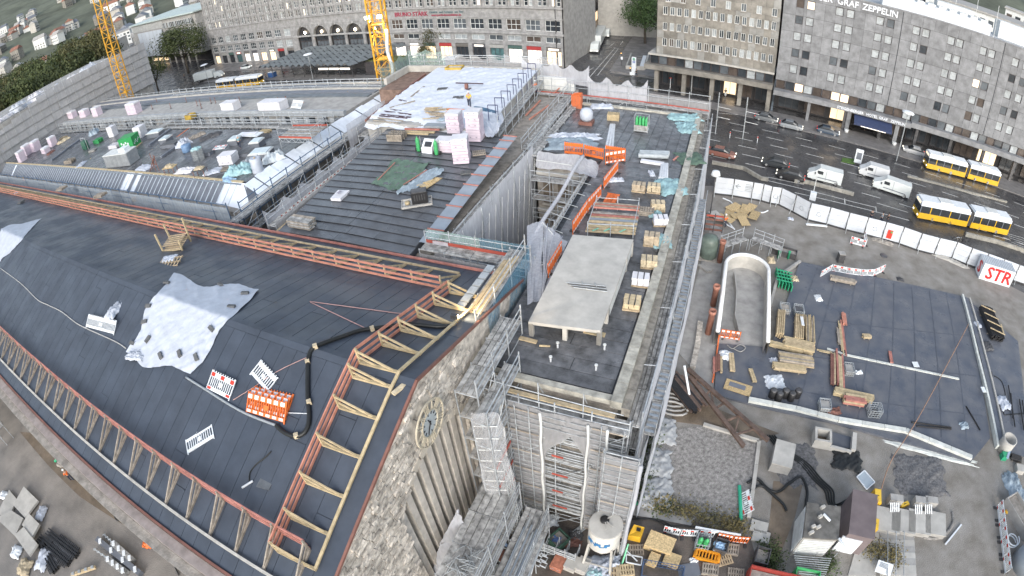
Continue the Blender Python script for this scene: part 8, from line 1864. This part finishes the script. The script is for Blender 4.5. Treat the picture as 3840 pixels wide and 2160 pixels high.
for lab,l in(('black cable on the ground below the front eave',((1100,730),(1180,890),(1250,820),(1290,900),(1390,920),(1440,1020))),('black cable loop near the lower ledge',((1650,1180),(1730,1230),(1750,1330),(1800,1440)))):tag(tube('ground_cable',smoothpath([B3(*q,.1)for q in l],6),.06,M_HOSE,n=5),lab,'cable')
# vehicles
M_TYRE=mat('tyre',(.02,.02,.021),.8,.1,3);M_RIM=mat('wheel rim',(.4,.41,.42),.4,.1,3,metal=.6);M_CARG=mat('car glass',(.03,.035,.04),.08,.1,2,spec=.6)
M_HEAD=mat('headlight',(.8,.8,.75),.2,0,emit=(1,.95,.8),es=1.5);M_TAIL=mat('tail light',(.4,.02,.02),.3,0,emit=(1,.08,.05),es=.8)
def paint(n,c):return mat('paint '+n,c,.25,.05,1,spec=.6)
def veh(label,p,ang,cat,name):t=thing(name,p,label,cat);R=Matrix.Rotation(ang,3,'Z');return t,(lambda x,y,z:V(p.x,p.y,0)+R@V(x,y,z)),R
def wheels(t,F,xs,w,r):
 for x in xs:
  for s in(-1,1):
   o=pole('wheel',F(x,s*(w/2-.02),r),F(x,s*(w/2-.24),r),r,M_TYRE,t,14);pole('rim',F(x,s*(w/2+.0),r),F(x,s*(w/2-.03),r),r*.6,M_RIM,o,10)
def loft(name,F,secs,m,t):
 """secs: (x, half width, z0, z1, top half width)"""
 vs,fs=[],[]
 for x,w,z0,z1,wt in secs:vs+=[F(x,-w,z0),F(x,-w,(z0+z1)*.5),F(x,-wt,z1),F(x,wt,z1),F(x,w,(z0+z1)*.5),F(x,w,z0)]
 for i in range(len(secs)-1):
  for k in range(6):l=(k+1)%6;fs.append((6*i+k,6*i+l,6*i+6+l,6*i+6+k))
 fs+=[tuple(range(6))[::-1],tuple(range(6*len(secs)-6,6*len(secs)))]
 return mesh(name,vs,fs,m,t)
def car(label,p,ang,m,L=4.4,van=False):
 t,F,R=veh(label,p,ang,'van' if van else 'car','parked_van' if van else 'car');h=L/2
 if not van:
  loft('body',F,[(-h,.72,.35,.75,.62),(-h+.25,.86,.25,.92,.76),(-.9,.88,.22,.95,.8),(.9,.88,.22,.95,.8),(h-.7,.87,.22,.86,.78),(h-.1,.8,.28,.7,.66),(h,.66,.38,.6,.55)],m,t)
  loft('cabin',F,[(-h+.35,.74,.88,.96,.68),(-1.2,.76,.9,1.42,.6),(.35,.76,.9,1.44,.6),(1.25,.74,.9,.95,.68)],M_CARG,t);loft('roof',F,[(-1.15,.6,1.40,1.47,.55),(.3,.6,1.41,1.48,.55)],m,t);wheels(t,F,(-h+.85,h-.85),1.76,.32)
 else:
  loft('body',F,[(-h,.9,.3,2.2,.84),(h*.35,.95,.3,2.25,.86),(h*.62,.95,.3,1.6,.86),(h-.05,.9,.3,1.1,.8),(h,.8,.4,.9,.7)],m,t);loft('windscreen',F,[(h*.36,.82,1.45,2.1,.78),(h*.64,.84,1.4,1.5,.8)],M_CARG,t)
  for s in(-1,1):
   box('side_window',F(h*.3,s*.93,1.55),(.9,.05,.5),M_CARG,t,R=R);box('side_moulding',F(-h*.15,s*.955,.75),(L*.6,.04,.12),M_SLATE,t,R=R);box('door_gap',F(-h*.05,s*.95,1.3),(.04,.03,1.6),M_SLATE,t,R=R);box('mirror',F(h*.58,s*1.05,1.35),(.12,.2,.3),M_BLK,t,R=R)
  box('bumper',F(h,0,.45),(.12,1.7,.25),M_STEELD,t,R=R);box('rear_window',F(-h-.01,0,1.65),(.04,1.4,.5),M_CARG,t,R=R)
  wheels(t,F,(-h+.9,h-.95),1.86,.36)
 for s in(-1,1):box('headlight',F(h-.04,s*.6,.66),(.12,.3,.14),M_HEAD,t,R=R);box('tail_light',F(-h+.02,s*.62,.75),(.08,.2,.14),M_TAIL,t,R=R)
 return t
def bus(label,a,b,col=(.66,.40,.03)):
 d=b-a;L=d.length;t,F,R=veh(label,(a+b)/2,atan2(d.y,d.x),'bus','articulated_bus');M_Y=paint('bus yellow',col);W2_=1.25
 for s0,s1 in((-L/2,-L*.06),(-L*.02,L/2)):
  c=(s0+s1)/2;l=s1-s0
  box('lower_body',F(c,0,.75),(l,2*W2_,.9),M_Y,t,R=R);box('window_band',F(c,0,1.75),(l-.04,2*W2_-.04,1.1),M_CARG,t,R=R);box('upper_body',F(c,0,2.55),(l,2*W2_,.5),M_BW,t,R=R);box('roof',F(c,0,2.92),(l-.3,2*W2_-.4,.25),M_BW,t,R=R);box('roof_unit',F(c,0,3.12),(2.2,1.5,.2),M_FRAMEW,t,R=R)
  n=int(l/1.5)
  for i in range(n+1):
   for s in(-1,1):box('pillar',F(s0+.1+(l-.2)*i/n,s*(W2_-.01),1.75),(.14,.05,1.1),M_SLATE if i%2 else M_Y,t,R=R)
 box('bellows',F(-L*.04,0,1.6),(L*.045,2.3,2.3),M_FOOT,t,R=R);wheels(t,F,(-L/2+2.4,-L*.1-1,L*.08+1.5,L/2-2.7),2.5,.48)
 for s in(-1,1):box('headlight',F(L/2,s*.9,.7),(.06,.35,.2),M_HEAD,t,R=R)
 box('destination_sign',F(L/2+.01,0,2.6),(.05,1.6,.3),M_LIT,t,R=R)
def truck(label,a,b,m,h=3.3,w=2.4,mark=True):
 d=b-a;L=d.length;t,F,R=veh(label,(a+b)/2,atan2(d.y,d.x),'truck','box_truck')
 box('cargo_box',F(-L*.14,0,.9+(h-.9)/2),(L*.70,w,h-.9),m,t,R=R);loft('cab',F,[(L*.24,w*.46,.5,2.3,w*.44),(L*.42,w*.46,.5,2.3,w*.42),(L*.5,w*.45,.5,1.2,w*.43)],m,t);loft('windscreen',F,[(L*.425,w*.40,1.5,2.2,w*.38),(L*.48,w*.42,1.35,1.45,w*.4)],M_CARG,t);box('chassis',F(0,0,.7),(L*.94,w*.8,.3),M_STEELD,t,R=R);wheels(t,F,(-L*.32,L*.34),w,.45)
 for s in(-1,1):box('headlight',F(L*.5,s*w*.34,.8),(.06,.3,.2),M_HEAD,t,R=R)
 for i in range(8):box('box_rib',F(-L*.46+L*.64*i/7,-w/2-.01,2.0),(.05,.04,h-1.2),M_FRAMEW,t,R=R)
 return t
H_=HO.a
E31=lambda x,y:D(*t_(3,1,x,y));E30=lambda x,y:D(*t_(3,0,x,y));E20=lambda x,y:D(*t_(2,0,x,y));E00=lambda x,y:D(*t_(0,0,x,y))
bus('yellow and white articulated bus on the far side of the road',E31(2280,410),E31(1570,225));bus('yellow and white articulated bus on the near side beside the hoarding',E31(2365,890),E31(1470,715));bus('yellow bus waiting before the zigzag canopy at left',T(0,0,2215,890),T(1,0,60,845),(.75,.52,.04))
car('dark car nearest the hoarding corner on the road',E31(70,225),H_+pi,paint('dark',(.03,.035,.04)));car('dark car behind the green white van',E31(220,350),H_+pi,paint('black',(.02,.02,.022)));car('white and green van in the middle lanes',E31(560,370),H_+pi,paint('white',(.62,.66,.66)),5.4,True);car('silver car near the hotel kerb at right',E31(1460,95),H_+pi,paint('silver',(.38,.39,.40)),4.5);car('long white delivery van in the near lanes',E31(1230,480),H_+pi-.1,paint('white',(.62,.66,.66)),6.2,True);car('second white van ahead of the delivery van',E31(1050,330),H_+pi,paint('cream',(.58,.6,.62)),5.0,True)
car('dark car left of the hotel entrance, leftmost of three',E30(-20,1215),H_,paint('grey',(.12,.13,.14)));car('silver grey car in the middle of the hotel front',E30(230,1290),H_,paint('mid grey',(.22,.24,.26)));car('dark blue car nearest the hotel awning',E30(600,1345),H_,paint('blue',(.04,.06,.09)));car('brown red car behind the wing net',D(*t_(2,1,2110,120)),H_,paint('brown',(.22,.10,.08)))
truck('white box truck with lit headlights coming down the side street',E20(830,440)+V(0,9,0),E20(825,540),paint('white',(.62,.66,.66)),3.6);car('small white van parked in the side street',E20(955,365),-1.45,paint('white',(.62,.66,.66)),5.2,True)
truck('white box truck parked before the left crane',E00(1975,835),E00(2250,770),paint('white',(.62,.66,.66)),3.4);car('white car left of the arcade',E00(2480,690),.1,paint('white',(.62,.66,.66)))
# street lamps, signs, signals
def lamp(label,base,h,r=1.1):
 t=thing('street_lamp',base,label,'lamp');pole('mast',base,base+V(0,0,h),.1,M_STEEL,t,8);lathe('disc_head',[(.1,-.1),(r,.0),(r,.12),(r*.6,.28),(.1,.32)],M_BW,t,22,base+V(0,0,h))
lamp('disc street lamp before the travertine house',E20(1800,955),DY(1288+1815/4,175,E20(1800,955).y).z-.2,1.1);lamp('disc street lamp before the hotel',E31(1290,170),DY(1932+1428/4,285,E31(1290,170).y).z,1.15);b_=T(1,0,575,800);lamp('disc street lamp before the zigzag canopy',b_,DY(644+528/4,137,b_.y).z,1.3);b_=E00(2110,870);lamp('disc street lamp beside the left white truck',b_,DY(2048/4,164,b_.y).z,1.3)
def totem(label,p,h=4.2):
 t=thing('transit_totem',p,label,'sign');box('pillar',p+V(0,0,h/2),(1.0,.3,h),M_BW,t,rz=H_);lathe('green_disc',[(.32,0),(.32,.02),(.1,.03)],M_GF,t,14,p+V(0,-.16,h-.45));box('blue_square',p+V(0,-.17,h-1.1),(.55,.02,.5),mat('transit blue',(.05,.12,.40),.5,.05,2),t,rz=H_);text('lettering','U',.5,facing(p+V(0,-.19,h-1.1),HO.u,HO.n),M_BW,t,.01,.01);text('lettering','S',.5,facing(p+V(0,-.19,h-.45),HO.u,HO.n),M_BW,t,.01,.01)
 bpy.data.objects[t.children[1].name].rotation_euler=(pi/2,0,0)
totem('white transit totem at the corner of the arcade building',E20(460,665));totem('white transit totem before the underground stairs',E20(1225,755))
def signal(label,p,h=3.2):t=thing('traffic_light',p,label,'traffic light');pole('mast',p,p+V(0,0,h),.07,M_STEELD,t);box('signal_head',p+V(0,-.1,h-.3),(.3,.25,.95),M_STEELD,t);lathe('red_lamp',[(.11,0),(.11,.04),(.02,.05)],mat('amber lamp',(.8,.4,.1),.4,0,emit=(1,.45,.1),es=4),t,10,p+V(0,-.26,h));box('plate',p+V(.1,-.1,h-1.2),(.45,.04,.7),M_BW,t)
signal('traffic light with white plate on the island at the street mouth',E20(1100,665));signal('traffic light in front of the white transit totem',E20(1190,855),3.8)
p=E20(275,620);t=thing('folded_parasol',p,'folded red parasol before the arcade corner','parasol');lathe('cloth',[(.1,1.0),(.5,1.2),(.38,2.6),(.06,4.2)],mat('parasol red',(.38,.04,.04),.6,.15,2),t,10,p);pole('mast',p,p+V(0,0,1.1),.05,M_STEELD,t);box('foot',p+V(0,0,.08),(.8,.8,.16),M_STONED,t)
st3=thing('underground_stairs',E20(1260,640),'stairwell to the underground with concrete parapets and escalator','stairs');a,b,c,d=E20(1150,700),E20(1335,710),E20(1375,570),E20(1200,570)
for u,v in((a,b),(b,c),(d,a)):beam('parapet',u+V(0,0,.5),v+V(0,0,.5),.3,1.0,M_CONC,st3)
for i in range(14):beam('step',lerp(a,d,.12+i*.06)+V(.4,0,.03+.012*i),lerp(b,c,.12+i*.06)+V(-1.6,0,.03+.012*i),.32,.06,M_CONCG if i%2 else M_STEELD,st3)
beam('escalator',lerp(b,c,.1)+V(-.9,0,.25),lerp(b,c,.95)+V(-.9,0,.25),.9,.3,M_BW,st3)
for i,(x,y)in enumerate(((1590,890),(2190,1390-0),(2465,1440))):p=E20(x,y);t=thing('road_sign',p,['round road sign between the travertine columns','red and white guide post left on the central strip','red and white guide post right on the central strip'][i],'sign');pole('mast',p,p+V(0,0,2.4 if i==0 else 1.2),.06,M_BW,t);(lathe('disc',[(.02,0),(.35,.01),(.35,.04),(.02,.05)],M_BR,t,14,p+V(0,0,2.3))if i==0 else box('band',p+V(0,0,1.05),(.14,.14,.25),M_BR,t))
for i,(x,y,yy)in enumerate(((2045,1350,930),(2320,1400,1000))):p=E20(x,y);t=thing('tram_mast',p,['left','right'][i]+' grey mast with side arms beside the wing net','mast');hgt=7.5;pole('mast',p,p+V(0,0,hgt),.1,M_STEEL,t,8);[pole('arm',p+V(0,0,z),p+V(2.2,-.2,z-.1),.05,M_FRAMEW,t)for z in(3.2,5.0)]
p=T(3,1,445,560);t=thing('white_cabinet',p,'white control cabinet with mast beside the barrier lane','cabinet');box('body',p+V(0,0,.6),(.9,.6,1.2),M_BW,t,rz=H_);pole('mast',p+V(0,.4,0),p+V(0,.4,4),.06,M_FRAMEW,t)
p=T(3,1,895,205);t=thing('advert_pillar',p,'white advert pillar on the central grass strip','sign');box('case',p+V(0,0,1.5),(1.3,.3,2.4),M_BW,t,rz=H_);box('foot',p+V(0,0,.15),(.9,.25,.3),M_STEELD,t,rz=H_);box('picture',p+V(0,-.17,1.6),(.9,.03,1.2),M_SLATE,t,rz=H_)
tag(prism('grass_strip',R2([T(3,1,745,145),T(3,1,880,160),T(3,1,870,205),T(3,1,740,180)]),0,.15,mat('grass',(.08,.16,.04),.9,.4,6,.5)),kind='structure')
for i,(a,b)in enumerate((((2000,380),(1990,730)),)):p=D(*t_(2,1,1990,735));t=thing('lamp_post',p,'dark post with white chequered lamp inside the hoarding','lamp');pole('mast',p,p+V(0,0,6.2),.08,M_STEELD,t,8);lathe('shade',[(.6,0),(.45,.5),(.15,.6)],M_BW,t,12,p+V(0,0,5.9))
p=T(1,0,1975,700,.0);t=thing('white_kiosk',p,'small white flat roofed kiosk behind the green net','kiosk');box('body',p+V(0,0,1.4),(3.0,2.2,2.8),mat('kiosk glass',(.30,.36,.42),.3,.1,1),t);box('roof',p+V(0,0,3.0),(3.6,2.8,.3),M_BW,t)
for sx in(-1,1):
 for sy in(-1,1):box('corner_post',p+V(sx*1.5,sy*1.1,1.4),(.16,.16,2.8),M_BW,t)
r_box('blue_bin','blue bin with white lid left of the bus platform','bin',T(1,0,170,775),2.4,1.4,1.6,mat('bin blue',(.05,.12,.30),.5,.15,2),0,M_BW)
# people
def person(label,p,top,legs,ang=0.0,helmet=None,bend=0.0,stride=.22,arms=.3):
 t=thing('person',p,label,'person');R=Matrix.Rotation(ang,3,'Z');J=lambda x,y,z:p+R@V(x,y,z)
 hip,ch=J(0,0,.92),J(0,bend*.5,1.42-bend*.25);hd_=J(0,bend*.75,1.68-bend*.35)
 def skin(name,joints,edges,m):
  me=bpy.data.meshes.new(name);me.from_pydata([j[0]for j in joints],edges,[]);o=bpy.data.objects.new(name,me);md=o.modifiers.new('s','SKIN');sb_=o.modifiers.new('d','SUBSURF');sb_.levels=sb_.render_levels=1
  for v,j in zip(me.skin_vertices[0].data,joints):v.radius=(j[1],j[2]if len(j)>2 else j[1])
  me.skin_vertices[0].data[0].use_root=True
  m2=baked(o);m2.materials.clear();m2.materials.append(m);[setattr(q,'use_smooth',True)for q in m2.polygons]
  return _link(bpy.data.objects.new(name,m2),t,Matrix())
 sk=mat('skin',(.42,.27,.20),.6,.1,3)
 js=[(hip,.13,.1),(ch,.17,.11),(J(0,bend*.6,1.52-bend*.3),.055),(hd_,.1,.11),(J(-.2,bend*.5,1.40-bend*.25),.065),(J(-.27,arms*.4+bend*.5,1.12-bend*.2),.05),(J(-.22,arms+bend*.6,.92),.04),(J(.2,bend*.5,1.40-bend*.25),.065),(J(.27,-arms*.1+bend*.5,1.12-bend*.2),.05),(J(.24,arms*.5+bend*.6,.90),.04),(J(-.1,0,.86),.1),(J(-.11,stride,.48),.075),(J(-.11,stride*.8,.09),.05),(J(-.11,stride*.8+.17,.05),.045),(J(.1,0,.86),.1),(J(.11,-stride*.4,.48),.075),(J(.11,-stride,.09),.05),(J(.11,-stride+.17,.05),.045)]
 ed=[(0,1),(1,2),(2,3),(1,4),(4,5),(5,6),(1,7),(7,8),(8,9),(0,10),(10,11),(11,12),(12,13),(0,14),(14,15),(15,16),(16,17)]
 skin('body',js,ed,sk);g=lambda i,k:(js[i][0],js[i][1]*k,(js[i][2]if len(js[i])>2 else js[i][1])*k)
 skin('jacket',[g(0,1.2),g(1,1.15),g(4,1.3),g(5,1.4),g(7,1.3),g(8,1.4)],[(0,1),(1,2),(2,3),(1,4),(4,5)],top);skin('trousers',[g(0,1.12),g(10,1.15),g(11,1.25),g(12,1.4),g(14,1.15),g(15,1.25),g(16,1.4)],[(0,1),(1,2),(2,3),(0,4),(4,5),(5,6)],legs)
 lathe('helmet' if helmet else 'hair',[(.135,-.02),(.13,.06),(.09,.12),(.02,.14)],helmet or M_BLK,t,12,hd_+V(0,0,.06))
 return t
M_HIV=mat('orange workwear',(.75,.16,.03),.6,.1,3);M_HIY=mat('yellow workwear',(.62,.48,.05),.6,.1,3);M_NAVY=mat('dark trousers',(.04,.05,.08),.7,.15,3);M_COAT=mat('dark coat',(.05,.05,.055),.7,.2,3)
person('worker in yellow jacket and dark trousers on the white sheeting',T(1,0,2150,1075,TZ+.1),M_HIY,M_NAVY,.4,M_BW);person('worker in orange jacket at the edge of the white sheeting',T(2,0,235,945,13.1),M_HIV,M_NAVY,1.0,M_BW);person('worker in yellow orange jacket on the eave ledge at far left',D(67,466,11.0),M_HIV,M_NAVY,1.2,M_YEL);person('worker in orange jacket by the osb sheets below the wing',D(*t_(2,1,2135,835)),M_HIV,M_NAVY,.3,M_BW)
person('worker with yellow helmet bending by the front eave at lower left',B3(820,380),M_HIY,M_NAVY,2.4,M_YEL,.35);person('worker in orange jacket walking by the front eave at lower left',B3(735,490),M_HIV,M_NAVY,1.6,M_BW);person('worker in teal jacket sitting bent among terrace materials',A2_(1375,870),mat('teal jacket',(.14,.26,.30),.6,.1,3),M_NAVY,.6,M_BW,.3)
for i,(c,x,y,lab)in enumerate(((2,2145,970,'pedestrian in pale trousers under the travertine arcade'),(2,1250,770,'pedestrian at the foot of the white totem'),(3,970,1310,'pedestrian under the navy hotel awning'),(1,830,740,'pedestrian before the canopy, leftmost of the group'),(1,890,735,'pedestrian before the canopy, middle of the group'),(1,1050,640,'pedestrian at the right end of the canopy'),(1,285,775,'pedestrian standing left of the lamp on the platform'),(1,105,790,'pedestrian at the left of the blue bin'),(0,1860,790,'pedestrian crossing left of the white truck'),(1,380,760,'pedestrian in grey right of the lamp mast'))):person(lab,D(*t_(c,0,x,y)),M_COAT,M_NAVY if i else M_BW,i*1.3)
for i,(x,y,lab)in enumerate(((1025,735,'pedestrian behind the hoarding, dark coat, left of three'),(1130,760,'pedestrian behind the hoarding, middle of three'),(1190,770,'pedestrian behind the hoarding, right of three'))):person(lab,E31(x,y+40),(M_COAT,M_TARPB,M_COAT)[i],M_NAVY,i)
def bike(label,p,ang,m):
 t,F,R=veh(label,p,ang,'bicycle','bicycle')
 for x in(-.52,.52):
  o=tube('wheel',[F(x+.33*cos(a*.524),0,.34+.33*sin(a*.524))for a in range(13)],.025,M_TYRE,t,5)
 tube('frame',[F(-.52,0,.34),F(-.15,0,.75),F(.35,0,.8),F(0,0,.32),F(-.15,0,.75)],.03,m,t,5);tube('fork',[F(.52,0,.34),F(.38,0,.95)],.025,m,t,5);tube('handlebar',[F(.38,-.28,1.0),F(.38,.28,1.0)],.02,M_BLK,t,5);box('saddle',F(-.2,0,.92),(.26,.14,.06),M_BLK,t,R=R)
bike('white bicycle behind the hoarding at right',E31(1900,985),H_,M_BW);bike('bicycle beside the white one behind the hoarding',E31(1990,1010),H_+.2,M_STEELD);bike('bicycle parked by the low bushy tree, left',T(1,0,1620,600),.1,M_STEELD);bike('bicycle parked by the low bushy tree, right',T(1,0,1660,605),.2,M_BR)
bpy.data.scenes.remove(_TMP)
